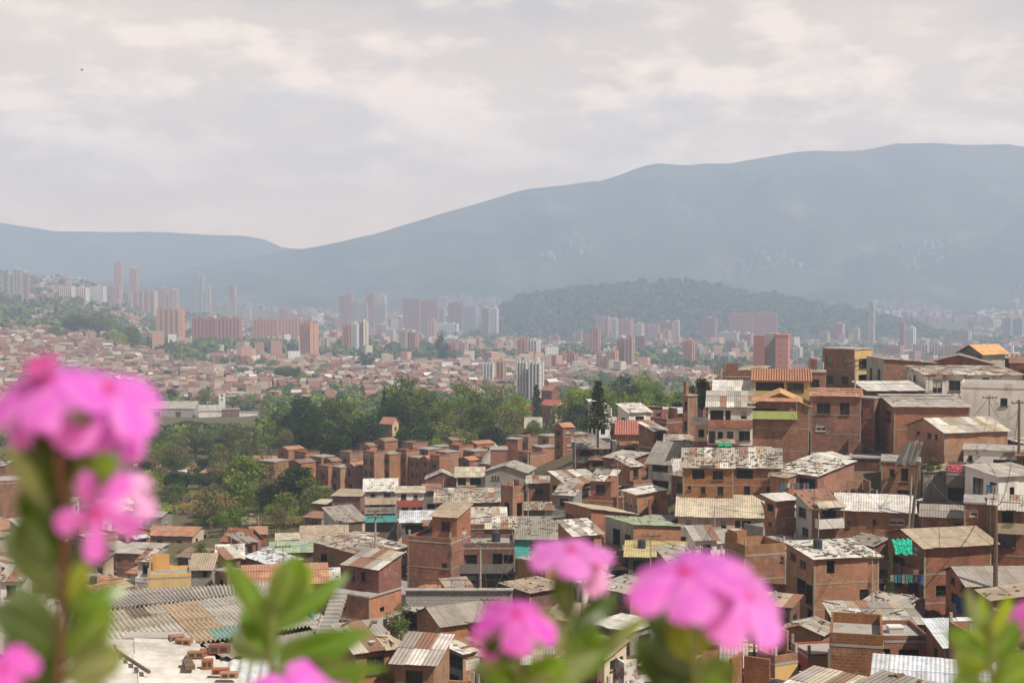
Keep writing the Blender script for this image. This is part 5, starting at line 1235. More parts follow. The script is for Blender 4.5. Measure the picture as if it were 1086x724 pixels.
# ------------------------------------------------------------------ trees
def crown(seed, kind):
    r = random.Random(seed); m = MB(); tr = MB()
    def leafq(p, s, c):
        n = Vector((r.gauss(0, 1), r.gauss(0, 1), r.gauss(.5, 1))).normalized(); u = n.orthogonal().normalized()
        u = Matrix.Rotation(r.uniform(0, 6.28), 3, n) @ u; w = n.cross(u)
        a, b = s*r.uniform(.7, 1.3), s*r.uniform(.5, .9)
        m.face([p-u*a, p-w*b*.6+u*a*.1, p+u*a, p+w*b*.6-u*a*.1], [(0, 0)]*4, 0, c)
    def clump(c, rr, n, s, br):
        for _ in range(n):
            d = Vector((r.gauss(0, 1), r.gauss(0, 1), r.gauss(0, 1))).normalized()*rr*(r.random()**.45)
            d.z *= .8; k = br*r.uniform(.75, 1.2)
            leafq(c+d, s, (k, k*r.uniform(.95, 1.05), k*.95))
    if kind in ('round', 'loose', 'bush', 'bare'):
        n = {'round': 20, 'loose': 16, 'bush': 9, 'bare': 13}[kind]
        cs = []
        for i in range(n):
            th = r.uniform(0, 6.28); zz = r.uniform(-.75, 1.0); q = math.sqrt(max(.05, 1-zz*zz))*r.uniform(.55, 1.0)
            rx = 3.7 if kind != 'loose' else 3.6
            c = Vector((math.cos(th)*q*rx, math.sin(th)*q*rx, 6.2+zz*3.0)) if kind != 'bush' else Vector((math.cos(th)*q*3.6, math.sin(th)*q*3.6, 3.8+zz*3.2))
            cs.append(c)
        top = Vector((r.uniform(-.6, .6), r.uniform(-.6, .6), 9.0)); cs.append(top)
        for c in cs:
            rr = r.uniform(1.1, 1.9)*(1.0 if kind != 'bush' else 1.2)
            clump(c, rr, {'round': 150, 'loose': 95, 'bush': 190, 'bare': 42}[kind], {'bare': .2}.get(kind, .27), r.uniform(.6, 1.3))
        if kind == 'round': clump(Vector((0, 0, 6)), 3.0, 400, .34, .8)
        tr.bar((0, 0, -2), (0, 0, 3.2), .32, 8, r2=.22)
        for c in cs[:10]:
            if kind == 'bush': continue
            tr.bar((0, 0, r.uniform(2.4, 3.4)), tuple(c*.75 + Vector((0, 0, 1.2))), .14, 5, r2=.03)
            if kind == 'bare':
                for _ in range(5):
                    e = c + Vector((r.uniform(-1.4, 1.4), r.uniform(-1.4, 1.4), r.uniform(-.2, 1.6))); tr.bar(tuple(c*.75+Vector((0, 0, 1.2))), tuple(e), .05, 4, r2=.015)
    elif kind == 'cypress':
        for i in range(30):
            z = 1+ i*.3; rr = 1.15*math.sin(min(1, (10.2-z)/4)*PI/2)
            clump(Vector((r.uniform(-.2, .2), r.uniform(-.2, .2), z)), max(.25, rr), 60, .22, r.uniform(.7, 1.2))
        tr.bar((0, 0, -2), (0, 0, 9), .25, 6, r2=.05)
    elif kind == 'norfolk':
        tr.bar((0, 0, -2), (0, 0, 10), .2, 8, r2=.03)
        for i in range(17):
            z = 1.6 + i*.5; ln = (10.2-z)*.24+.34
            nb = 9
            for k in range(nb):
                th = 2*PI*k/nb + i*.5; dv = Vector((math.cos(th), math.sin(th), 0)); e = dv*ln*r.uniform(.8, 1.1)
                a0 = Vector((0, 0, z)); a1 = a0+e+Vector((0, 0, r.uniform(-.1, .2)))
                tr.bar(a0, a1, .04, 4, r2=.015)
                for j in range(44):
                    t = r.uniform(.08, 1.05); p = a0.lerp(a1, t)+Vector((r.uniform(-.16, .16), r.uniform(-.16, .16), r.uniform(-.1, .12)))
                    leafq(p, .2, (r.uniform(.7, 1.2),)*3)
    elif kind == 'palm':
        tr.bar((0, 0, -2), (0, 0, 8), .18, 7, r2=.13)
        for k in range(15):
            th = 2*PI*k/15+r.uniform(-.2, .2); ln = r.uniform(1.8, 2.4); rise_ = r.uniform(.2, 1.2)
            pr = Vector((0, 0, 8))
            for j in range(1, 8):
                t = j/7; p = Vector((math.cos(th)*ln*t, math.sin(th)*ln*t, 8+rise_*t-2.2*t*t)); sd = Vector((-math.sin(th), math.cos(th), 0))*.35*(1-t*.6)
                m.face([pr-sd, p-sd, p, pr], [(0, 0)]*4); m.face([pr, p, p+sd-Vector((0, 0, .15)), pr+sd-Vector((0, 0, .15))], [(0, 0)]*4); pr = p
    return m, tr
PRO = {}
def proto(kind, seed):
    if (kind, seed) not in PRO:
        m, t = crown(seed*13+len(kind), kind); PRO[(kind, seed)] = (m.mesh('crown', [M['leaf']]), t.mesh('trunk', [M['bark']]))
    return PRO[(kind, seed)]
CR = {}
def tree(px, yt, D, wpx, kind, mat, label, name='tree', group='trees of the slope', base=None, cat='tree', lm=None):
    x = (px-543)/F*D; g = TZp(px, D) if base is None else P(px, base, D).z
    h = max(1.2, P(px, yt, D).z-g); seed = R.choice([1, 2, 3, 4]) if kind in ('round', 'loose', 'bush') else 1 if kind != 'bare' else R.choice([1, 2])
    cm, tm = proto(kind, seed)
    key = (kind, seed, mat)
    if key not in CR:
        c2 = cm.copy(); c2.materials.clear(); c2.materials.append(M[mat]); CR[key] = c2
    root = thing(name, label, cat, (x, D, g), R.uniform(0, 6.28), group)
    nat = {'round': 9.4, 'loose': 9.2, 'bush': 9.0, 'bare': 9.2, 'cypress': 2.3, 'norfolk': 4.4, 'palm': 4.4}[kind]
    top = {'cypress': 10.2, 'palm': 9, 'bush': 8.6}.get(kind, 10.2)
    sx = wpx/F*D/nat; root.scale = (sx, sx, h/top)
    link('crown', CR[key], root); link('trunk', tm, root)
    if lm: landmark(px, (yt + proj((x, D, g))[1])/2, lm)
    return root
MATN = {'leaf': 'green', 'leafy': 'light green', 'leafd': 'dark green', 'leafo': 'olive', 'leafb': 'dry greyish', 'leafa': 'ochre'}
KN = {'round': ('broad {} tree', '{} round crowned tree', 'full {} tree'), 'loose': ('loose crowned {} tree', 'airy {} tree', 'thin {} tree'), 'bush': ('{} bush', 'low {} bush', 'dense {} bush'), 'bare': ('sparse {} tree', 'half bare {} tree', 'twiggy {} tree'), 'cypress': ('narrow {} cypress', 'slim {} cypress')}
def atree(px, yt, D, wpx, kind, mat, label=None, **kw):
    if label is None:
        x = (px-543)/F*D; s = proj((x, D, TZp(px, D)))
        label = best_label([k.format(MATN[mat]) for k in KN[kind]], px, (yt+s[1])/2)
    nm = {'bush': 'bush', 'cypress': 'cypress_tree', 'norfolk': 'conifer_tree', 'palm': 'palm_tree'}.get(kind, 'tree')
    return tree(px, yt, D, wpx, kind, mat, label, nm, **kw)
atree(634.5, 402, 213, 29, 'norfolk', 'leafd', 'tall dark tiered conifer standing alone above the houses', base=463, lm='the tall conifer')
atree(745, 401, 196, 32, 'round', 'leafd', 'dark full tree squeezed between the slim stair tower and crest houses', base=447, lm='the dark tree by the crest')
atree(256, 483, 288, 62, 'round', 'leafy', 'big bright green round tree left of the estate', lm='the big bright round tree')
atree(318, 494, 278, 72, 'round', 'leafd', 'big very dark round tree hiding the left estate blocks', lm='the big dark round tree')
atree(192, 533, 300, 36, 'loose', 'leafa', 'ochre yellow tree above the terracotta roofed house', lm='the ochre tree')
atree(408, 408, 430, 11, 'cypress', 'leafd', 'thin dark cypress at the left of the wooded centre', lm='the thin cypress')
atree(569, 406, 440, 14, 'cypress', 'leafd', 'thin dark conifer in front of the crane towers', lm='the thin conifer by the crane')
atree(434, 399, 430, 66, 'round', 'leaf', 'tallest rounded green tree of the wooded centre', lm='the tallest centre tree')
atree(664, 397, 480, 46, 'round', 'leafd', 'dark blue green rounded tree in front of the pink towers', lm='the dark rounded tree')
for t_ in [(286,512,268,46,'round','leafd'),(240,518,300,42,'round','leafd'),(222,500,330,42,'round','leafd'),(235,545,264,36,'bush','leafo'),(266,540,258,36,'bush','leafo'),
 (300,528,255,52,'bush','leafy'),(326,534,252,40,'bush','leafo'),(208,543,275,32,'bush','leafo'),(178,527,320,40,'bare','leafb'),(196,500,350,46,'round','leafd'),(172,497,372,42,'loose','leafo'),
 (164,466,420,48,'round','leaf'),(186,458,440,42,'loose','leafo'),(206,450,452,48,'round','leafo'),(229,452,470,46,'loose','leaf'),(250,448,462,42,'round','leafo'),(190,478,400,40,'bare','leafb'),(214,486,372,38,'round','leafd'),
 (236,462,430,36,'round','leafd'),(262,464,400,54,'loose','leafo'),(285,458,412,52,'loose','leafo'),(300,428,442,50,'round','leaf'),(320,419,432,58,'round','leafd'),(304,452,382,48,'loose','leafo'),(330,438,372,54,'round','leafd'),
 (350,422,425,62,'round','leaf'),(366,446,360,56,'round','leafd'),(388,440,372,60,'round','leafd'),(354,462,342,50,'round','leafd'),(396,462,346,46,'round','leafd'),(372,424,445,52,'round','leafy'),(280,478,352,44,'bare','leafb'),(268,492,335,36,'loose','leafb'),
 (418,416,425,44,'round','leafd'),(457,416,402,52,'round','leaf'),(440,446,350,54,'round','leafd'),(471,424,392,52,'loose','leafo'),(492,406,432,60,'loose','leaf'),(516,404,440,56,'loose','leafo'),(505,428,382,62,'round','leafo'),
 (531,428,392,56,'bare','leafb'),(480,448,352,52,'round','leafo'),(521,452,352,52,'round','leafd'),(500,458,335,36,'loose','leafo'),(546,418,455,42,'round','leafy'),(543,448,382,36,'loose','leafo'),(566,444,382,20,'round','leafo'),(610,410,462,52,'round','leafy'),
 (592,450,382,32,'round','leaf'),(627,412,442,46,'round','leafy'),(611,428,402,48,'round','leafd'),(640,405,432,44,'loose','leafy'),(684,392,500,46,'round','leafy'),(700,407,452,50,'round','leafy'),(716,413,422,46,'loose','leafy'),
 (737,410,402,50,'loose','leafo'),(702,424,243,40,'bush','leafd'),(726,421,238,44,'bush','leafd'),(683,432,252,34,'bush','leafd'),(660,420,330,50,'bush','leaf'),(648,432,300,40,'bush','leafo'),(676,416,400,46,'round','leafy'),(604,452,330,30,'bush','leafo'),(620,446,310,34,'bush','leaf'),
 (212,575,196,26,'round','leafo'),(190,586,212,22,'bush','leaf'),(206,555,262,26,'bush','leafo'),(760,402,300,34,'bush','leafo'),(775,398,420,40,'loose','leafo'),
 (104,330,1500,44,'round','leafo'),(80,333,1480,36,'round','leafd'),(122,348,1350,30,'loose','leafy'),(140,345,1400,30,'round','leafo'),(60,345,1450,30,'round','leafo'),(304,388,1050,36,'round','leafd'),(242,395,1080,18,'round','leafd'),(322,395,1000,30,'loose','leafo'),(388,376,1300,24,'round','leafd'),(468,355,1500,18,'round','leafd'),
 (246,420,840,34,'round','leafo'),(266,420,830,36,'round','leafo'),(200,446,640,44,'round','leafd'),(232,448,620,36,'round','leaf'),(290,425,700,40,'round','leafo'),(180,412,900,20,'cypress','leafd'),(156,404,950,12,'cypress','leafd')]:
    atree(*t_)
# near bushes
atree(424, 646, 120, 46, 'bush', 'leaf', 'green bush with dry twigs between the stilted and dark roofed houses', base=690, lm='the bush by the stilts')
atree(440, 668, 117, 40, 'bare', 'leafb', 'dry brown shrub leaning on the dark roofed house', base=712)
atree(394, 680, 110, 30, 'bush', 'leafo', 'low olive shrub under the stilted house')
atree(993, 488, 149, 20, 'bush', 'leaf', 'leafy garden plant on top of the grey block wall', base=508)
atree(818, 676, 104, 26, 'bush', 'leafy', 'light green weeds clump on the grass slope')
atree(1000, 585, 128, 14, 'bush', 'leaf', 'small plant beside the wide gabled brick house')
atree(948, 598, 125, 12, 'bush', 'leaf', 'potted greenery on the ledge under the green tarpaulin')
atree(602, 606, 146, 26, 'bush', 'leaf', 'green bush right of the brick house under the turquoise one')
# trees and shrubs filling the open slope left of the estate
k = 0; tries = 0; T2 = []
while k < 46 and tries < 1500:
    tries += 1; px = R.uniform(150, 345); D = R.uniform(238, 430); x = (px-543)/F*D
    if any((x-a)**2+(D-b_)**2 < 25 for a, b_ in T2) or any((x-a)**2 + (D-b_)**2 < (3.5+r_)**2 for a, b_, r_ in HS): continue
    g = TZp(px, D); h = R.uniform(4, 9.5); w = R.uniform(7, 12); s = proj((x, D, g+h)); T2.append((x, D)); k += 1
    atree(px, s[1], D, w/D*F, R.choice(['round', 'loose', 'bush', 'bush', 'bare']), R.choice(['leaf', 'leafo', 'leafd', 'leafy', 'leafo', 'leafb']))
# random single trees further out
rs = [(x_, y_) for x_, y_ in SH]
k = 0; tries = 0; TP = []
while k < 85 and tries < 4000:
    tries += 1
    px = R.uniform(-10, 1080); D = 330*(1150/330)**R.random(); x = (px-543)/F*D
    if px > 740 and D < 900: continue
    if D < 480 and px > 600: continue
    if 135 < px < 280 and 600 < D < 815: continue
    if any((x-a)**2+(D-b_)**2 < (7.5 if D > 500 else 6)**2 for a, b_ in TP) or any((x-a)**2 + (D-b_)**2 < 49 for a, b_ in rs) or any((x-a)**2 + (D-b_)**2 < (5+r_)**2 for a, b_, r_ in HS): continue
    g = TZp(px, D); h = R.uniform(6, 12); w = R.uniform(6, 12); s = proj((x, D, g+h))
    atree(px, s[1], D, w/D*F, R.choice(['round', 'round', 'loose', 'bush']), R.choice(['leaf', 'leafo', 'leafd', 'leafy', 'leafo', 'leafo']))
    TP.append((x, D)); k += 1
# the rest of the tree cover: one mass
def tree_mass(name, label, n, zone, szr, cull=None, per=46, zf=None, qs=1.0):
    m = MB(); k = 0; t = 0
    while k < n and t < n*8:
        t += 1; px, D = zone(); x = (px-543)/F*D
        if cull and cull(px, D, x): continue
        g = zf(x, D, px) if zf else TZp(px, D); s = R.uniform(*szr); tone = (R.choice([(.085, .115, .055), (.075, .105, .05), (.095, .12, .06)]) if zf else 0) or R.choice([(.12, .16, .045), (.07, .11, .035), (.15, .17, .06), (.18, .22, .05), (.16, .15, .08), (.09, .13, .04)])
        for _ in range(per):
            d = Vector((R.gauss(0, 1), R.gauss(0, 1), R.gauss(.25, .8))).normalized(); d = Vector((d.x*s, d.y*s, d.z*s*.85))*R.uniform(.65, 1)
            p = Vector((x, D, g+s*.75))+d; nn = (d.normalized()+Vector((R.gauss(0, .5), R.gauss(0, .5), R.gauss(0, .5)))).normalized(); u = nn.orthogonal().normalized(); w = nn.cross(u); q = s*R.uniform(.22, .4)
            kk = R.uniform(.7, 1.25); q *= qs; m.face([p-u*q-w*q*.6, p+u*q-w*q, p+u*q*.8+w*q, p-u*q*.7+w*q*.8], [(0, 0)]*4, 0, tuple(c*kk for c in tone))
        k += 1
    o = m.build(name, M['treecol']); tag(o, label, 'trees'); o['kind'] = 'stuff'
M['treecol'] = leafmat('far_leaves', (1, 1, 1), (.8, .85, .8), .2)
def z_mid():
    return R.uniform(-60, 1140), 480*(1500/480)**R.random()
tree_mass('valley_tree_cover', 'green tree cover between the houses of the valley', 900, z_mid, (3, 6), lambda px, D, x: (D > 1000 and city_noise(x, D) > -.02) or (px > 860 and D < 1000) or (130 < px < 285 and 540 < D < 815) or (px < 330 and D > 950 and city_noise(x, D) > -.12) or (px < 115 and D < 900 and R.random() < .6), 200, None, .42)
tree_mass('far_tree_cover', 'hazy tree cover among the far city blocks', 2300, lambda: (R.uniform(-80, 1160), 1500*(3300/1500)**R.random()), (5, 10), lambda px, D, x: city_noise(x, D) > -.05 and not (px < 360 and D > 1700 and R.random() < .25), 26)
tree_mass('hill_tree_cover', 'woods covering the hill in the valley', 2600, lambda: (R.uniform(480, 1020), R.uniform(2960, 3500)), (6, 12), lambda px, D, x: why(px) is None, 24, woodz)
# ------------------------------------------------------------------ poles, cables, small things
def pole(px, yt, yb, D, label, r=.16, lean=0.0, arms=1, mat='pole', lamp=False, name='utility_pole', cat='pole', crate=False):
    t = P(px, yt, D); g = P(px+lean, yb, D); gz = min(g.z, TZp(px, D)) - .5
    root = thing(name, label, cat, (g.x, g.y, gz), 0, 'poles among the houses'); o = Vector((g.x, g.y, gz)); tt = t-o
    m = MB(); m.bar((0, 0, 0), tt, r, 8, r2=r*.65); m.build('shaft', M[mat], root)
    for k in range(arms):
        am = MB(); z = tt.z - .3 - .7*k; am.box((tt.x, tt.y-.12, z), (1.8, .1, .12))
        for dx in (-.8, -.3, .3, .8): am.bar((tt.x+dx, tt.y-.12, z+.06), (tt.x+dx, tt.y-.12, z+.22), .05, 6)
        am.build('crossarm', M['wood'], root)
    if lamp:
        lm_ = MB(); lm_.bar(tt, tt+Vector((-.9, -.3, .25)), .04, 6); lm_.build('lamp_arm', M['metal'], root)
        lm_ = MB(); lm_.box(tt+Vector((-1.1, -.35, .22)), (.6, .28, .14)); lm_.build('lamp_head', M['frame'], root)
    if crate:
        am = MB(); am.bar((tt.x, -.45, tt.z-1.9), (tt.x, -.45, tt.z-1.0), .28, 10); am.build('transformer', M['pole'], root)
    return t
p1 = pole(1049.5, 419, 452, 172, 'grey pole with crossarm in front of the big whitewashed block')
p2 = pole(1081, 424, 470, 150, 'dark tree-like wooden pole at the right edge by the white block', mat='wood', r=.2)
p3 = pole(974, 489, 570, 144, 'thick dark leaning pole rising over the blinding white roof', lean=-11, mat='wood', r=.2, arms=1)
p4 = pole(967, 504, 568, 143.5, 'thin pale pole next to the thick leaning pole', lean=-5, arms=0, r=.12)
p5 = pole(1056, 536, 640, 117, 'straight thick brown pole beside the broad weathered roof', mat='wood', r=.24, arms=0)
p6 = pole(907, 380, 420, 188, 'pole with aerial frames at the corner of the tall square house', arms=2)
p7 = pole(1016, 441, 470, 186, 'short pole with a tangled bundle at the peeling white house', arms=1, mat='wood')
p8 = pole(800, 663, 726, 94, 'black street pole with lamp below the third flower group', mat='metal', r=.12, lamp=True, arms=0)
p9 = pole(509.5, 573, 628, 148, 'grey pole with crossarm in front of the dark balcony house', arms=1, r=.14)
p10 = pole(398, 539, 600, 160, 'grey pole with wires over the huge patched roof', arms=2)
p11 = pole(274, 546, 566, 235, 'street lamp with pale head above the low brown roofs', lamp=True, arms=0, r=.1)
p12 = pole(758, 535, 575, 152, 'thin pole in front of the long peach house', arms=0, r=.07)
p13 = pole(728, 565, 605, 140, 'thin pale pole right of the mustard roof', arms=0, r=.08)
p14 = pole(560, 478, 520, 245, 'pole beside the three little windows gable', arms=1)
p15 = pole(159, 538, 560, 270, 'thin pole left of the ochre tree', arms=0, r=.1)
p16 = pole(873, 384, 418, 205, 'white pipe pole at the left corner of the tall square house', arms=0, r=.16, mat='frame')
p17 = pole(618, 610, 690, 121, 'grey pole behind the stem of the middle flower', arms=1)
p18 = pole(1058, 610, 560, 112, 'x', arms=0) if False else None
def cable(a, b, sag, label, r=.025):
    m = MB(); n = 14; pr = None; a = Vector(a); b = Vector(b)
    for i in range(n+1):
        t = i/n; p = a.lerp(b, t) - Z*(sag*4*t*(1-t))
        if pr is not None: m.bar(pr-a, p-a, r, 4)
        pr = p
    o = m.build('power_cable', M['metal'], None, a); tag(o, label, 'cable', 'power cables')
cable(p1, p2, 1.0, 'upper cable from the grey pole to the dark pole at the right edge')
cable(p1-Z*.7, p2-Z*.9, 1.8, 'lower sagging cable across the whitewashed wall')
cable(p7, p1, 1.2, 'cable running from the tangled bundle pole to the grey pole')
cable(p7, p3, 3.5, 'long cable dropping from the tangled bundle to the leaning pole')
cable(p3, p5, 2.0, 'cable from the leaning pole to the straight brown pole')
cable(p6, P(1016, 441, 186), 1.5, 'cable from the aerial pole to the peeling white house')
cable(p10, p9, 3.0, 'cable over the narrow street from roof pole to balcony pole')
cable(p9, p17, 3, 'cable from the balcony pole down to the middle flower')
cable(p10, p14, 4, 'cable from the huge patched roof towards the little windows gable')
cable(p2, p5, 3, 'thick cable falling along the right edge', .04)

# more poles and cables over the roofs
k = 0; PT = []
for (px, D, h) in [(560, 170, 7), (655, 172, 6.5), (690, 135, 7), (610, 205, 6), (470, 205, 6.5), (365, 190, 6), (300, 160, 6), (245, 190, 6), (745, 125, 7), (868, 138, 7), (925, 118, 6.5), (835, 182, 5), (985, 190, 5), (520, 130, 6)]:
    g = TZp(px, D); s = proj(((px-543)/F*D, D, g+h+1.5)); s2 = proj(((px-543)/F*D, D, g))
    lb = best_label(['thin utility pole', 'grey cable pole', 'slim roof level pole'], s[0], (s[1]+s2[1])/2)
    PT.append(pole(px, s[1], s2[1], D, lb, r=.07))
PT += [p9, p10, p14, p12, p3]
PT.sort(key=lambda p: p.x)
for a, b_ in zip(PT, PT[1:]):
    if (a-b_).length < 75:
        m_ = proj((a+b_)/2); cable(a-Z*.3, b_-Z*.3, (a-b_).length*.03, best_label(['thin sagging cable', 'black overhead cable', 'cable over the roofs'], *m_))

# leaning sheets, tarpaulins, washing
t0 = P(965, 492, 156); rt = thing('leaning_sheets', 'bundle of dark roof sheets leaning steeply on the brick house by the pole', 'roof sheets', tuple(t0))
for i in range(7):
    m = MB(); m.box((0, 0, 1.1), (.32, .03, 2.6), 0, R.choice([(.2, .2, .2), (.12, .11, .1), (.45, .45, .47)]), Matrix.Rotation(R.uniform(.25, .5), 3, 'Y'))
    m.build('sheet', M['col'], rt, Vector((-1.0+i*.33, i*.05, R.uniform(-.2, .3))))
def drape(name, label, px, py, D, w, h, col, cat, depth=.8, seed=1):
    p = P(px, py, D); m = MB(); m.smooth = True; nx, ny = 16, 12
    g = lambda i, j: Vector((w*(i/nx-.5)*(1-.15*(j/ny)), -depth*(j/ny)**.7 + .16*mnoise.noise(Vector((i*.45, j*.5, seed))), -h*(j/ny)**1.3 + .2*mnoise.noise(Vector((i*.5, j*.4, seed+5)))))
    for i in range(nx):
        for j in range(ny): m.face([g(i, j+1), g(i+1, j+1), g(i+1, j), g(i, j)], [(0, 0)]*4)
    key = 'dr'+name+str(seed); M[key] = plain(name+'_cloth', col, .6, .25, 2)
    o = m.build(name, M[key], None, p); sm = o.modifiers.new('s', 'SOLIDIFY'); sm.thickness = .03; tag(o, label, cat)
drape('green_tarpaulin', 'bright sea green tarpaulin bunched on the ledge of the wide gabled house', 956, 571.5, 126.5, 1.8, 1.25, (.02, .48, .33), 'tarpaulin', seed=1)
drape('green_tarpaulin', 'small green tarpaulin lying below the brick and white house', 768, 469, 161, 1.8, .35, (.03, .36, .2), 'tarpaulin', seed=2)
drape('blue_tarpaulin', 'blue tarpaulin hanging at the dark corner below the gabled house', 1019, 633, 119, 1.0, 1.3, (.03, .13, .42), 'tarpaulin', depth=.2, seed=3)
drape('white_sheeting', 'white plastic sheeting crumpled between grey house and rubble roof', 717, 486, 178, 1.2, 3.4, (.62, .61, .6), 'plastic sheet', depth=1.6, seed=4)
drape('red_cloth', 'faded pink cloth over the railing in front of the rooftop room house', 484, 624, 143, .9, .8, (.5, .17, .15), 'cloth', depth=.1, seed=5)
drape('red_cloth', 'dark red cloth heap left of the faded pink cloth', 473, 622, 144, 1.2, .7, (.35, .07, .05), 'cloth', depth=.3, seed=6)
drape('red_cloth', 'red and pink blankets on the railed terrace over the dark garage', 1012, 492.5, 145, 1.7, .7, (.5, .1, .14), 'cloth', depth=.3, seed=7)
GC = [(.5, .1, .14), (.62, .6, .58), (.04, .05, .09), (.05, .2, .4), (.55, .3, .35), (.35, .33, .32), (.1, .28, .25)]
for i in range(7): M['gc%d' % i] = plain('garment_cloth', GC[i], .9, .2, 6)
def laundry(px, py, D, w, label, n=7):
    a = P(px, py, D); root = thing('laundry_line', label, 'washing line', tuple(a), 0, 'washing hung on lines')
    m = MB(); m.bar((-w/2, 0, 0), (w/2, 0, 0), .015, 4); m.build('line', M['metal'], root)
    for i in range(n):
        x = -w/2+w*(i+.5)/n; ww = w/n*R.uniform(.6, .85); h = R.uniform(.5, .95); m = MB(); m.smooth = True
        k = 5
        for s in range(k):
            for t in range(k):
                g = lambda u, v: Vector((x+ww*(u/k-.5)*(1 if v > 1 else 1.1), .05*math.sin(u*2.1+v), -h*v/k))
                m.face([g(s, t+1), g(s+1, t+1), g(s+1, t), g(s, t)], [(0, 0)]*4)
        o = m.build('garment', M['gc%d' % R.randrange(7)], root); sm = o.modifiers.new('s', 'SOLIDIFY'); sm.thickness = .015
laundry(962, 609, 124.5, 3.0, 'dark and white washing under the balcony of the wide gabled house', 9)
laundry(960, 640, 124.0, 2.6, 'washing in the shadow on the lowest floor of the wide gabled house')
laundry(1052, 514, 138.5, 1.1, 'pink and dark washing at the corner of the white tall window house', 4)
laundry(955, 702, 101, 2.6, 'pink washing in the porch of the sandy flat roof house', 6)
laundry(843, 512, 156.2, 3.2, 'row of dark washing under the black spotted white roof', 9)
laundry(700, 452, 203.5, 1.8, 'bright clothes on the red terrace', 5)
# leftover: stone block retaining walls, block wall
w_ = thing('block_wall', 'plain grey concrete block wall carrying the garden plant', 'wall', tuple(P(993, 540, 150)-Z*2))
m = MB(); m.box((0, .3, 2.75), (2.6, .5, 6.4)); m.build('wall', M['g'], w_); m = MB(); m.box((0, .3, 6.02), (2.8, .7, .12)); m.build('coping', M['gc'], w_)
w_ = thing('retaining_wall', 'dark stone retaining wall and ledge in front of the street houses', 'wall', tuple(P(487, 640, 139)-Z*2))
m = MB(); m.box((0, 0, 2.6), (10.5, .5, 1.6)); m.build('wall', M['g'], w_); m = MB(); m.box((0, -.1, 3.46), (10.7, .9, .12)); m.build('coping', M['gc'], w_)
for i in range(8):
    m = MB(); m.box((-4.8+i*1.35, -.2, 4.0), (.05, .05, .8)); m.build('rail_post', M['metal'], w_)
m = MB(); m.box((0, -.2, 4.42), (9.9, .06, .06)); m.build('handrail', M['metal'], w_)
# stair by the blue wall
st = thing('concrete_stair', 'steep grey concrete stair climbing beside the bright blue wall', 'stair', tuple(P(338, 690, 98)-Z*.4))
m = MB()
for i in range(16): m.box((.1*i*.6, i*.3, i*.22), (1.1, .34, .5))
m.build('steps', M['gc'], st); m = MB(); m.bar((-.5, 0, 1), (.4, 4.6, 4.4), .03, 5); m.build('handrail', M['metal'], st)
# white water box
wt = thing('water_box', 'white plastic water box standing on the sandy flat roof', 'water tank', tuple(P(949, 681, 106.5)))
m = MB(); m.box((0, 0, .55), (1.05, .9, 1.3)); m.build('tank', M['frame'], wt); m = MB(); m.box((0, 0, 1.25), (1.15, 1.0, .1)); m.build('lid', M['w'], wt)

# streets draped on the ground
def strip(name, pts, w, mat, dz=.12):
    m = MB(); q = []
    P3 = []
    for (px, D) in pts: P3.append(Vector(((px-543)/F*D, D, 0)))
    fine = []
    for a, b in zip(P3, P3[1:]):
        for k in range(10): fine.append(a.lerp(b, k/10))
    fine.append(P3[-1])
    for i, p in enumerate(fine):
        t = (fine[min(i+1, len(fine)-1)]-fine[max(i-1, 0)]).normalized(); n = Vector((-t.y, t.x, 0))
        l, r = p+n*w/2, p-n*w/2; z = max(TZ(l.x, l.y), TZ(r.x, r.y), TZ(p.x, p.y))+dz
        q.append((Vector((l.x, l.y, z)), Vector((r.x, r.y, z))))
    for (a, b), (c, d) in zip(q, q[1:]):
        m.face([a, b, d, c]); m.face([a-Z*1.5, a, c, c-Z*1.5], None); m.face([b, b-Z*1.5, d-Z*1.5, d], None)
    struct(m.build(name, mat))
M['road'] = landmat('street_concrete', [(.30, .28, .26)], [((.22, .2, .18), .6, .4, .65), ((.38, .35, .31), 1.7, .55, .7)])
strip('street', [(414, 112), (424, 130), (432, 150), (430, 170), (426, 190), (440, 206)], 3.4, M['road'])
strip('lane', [(596, 330), (580, 370), (574, 400), (570, 450), (560, 500)], 5, M['road'], .3)
strip('path', [(700, 150), (770, 150), (830, 146)], 2.6, M['road'])

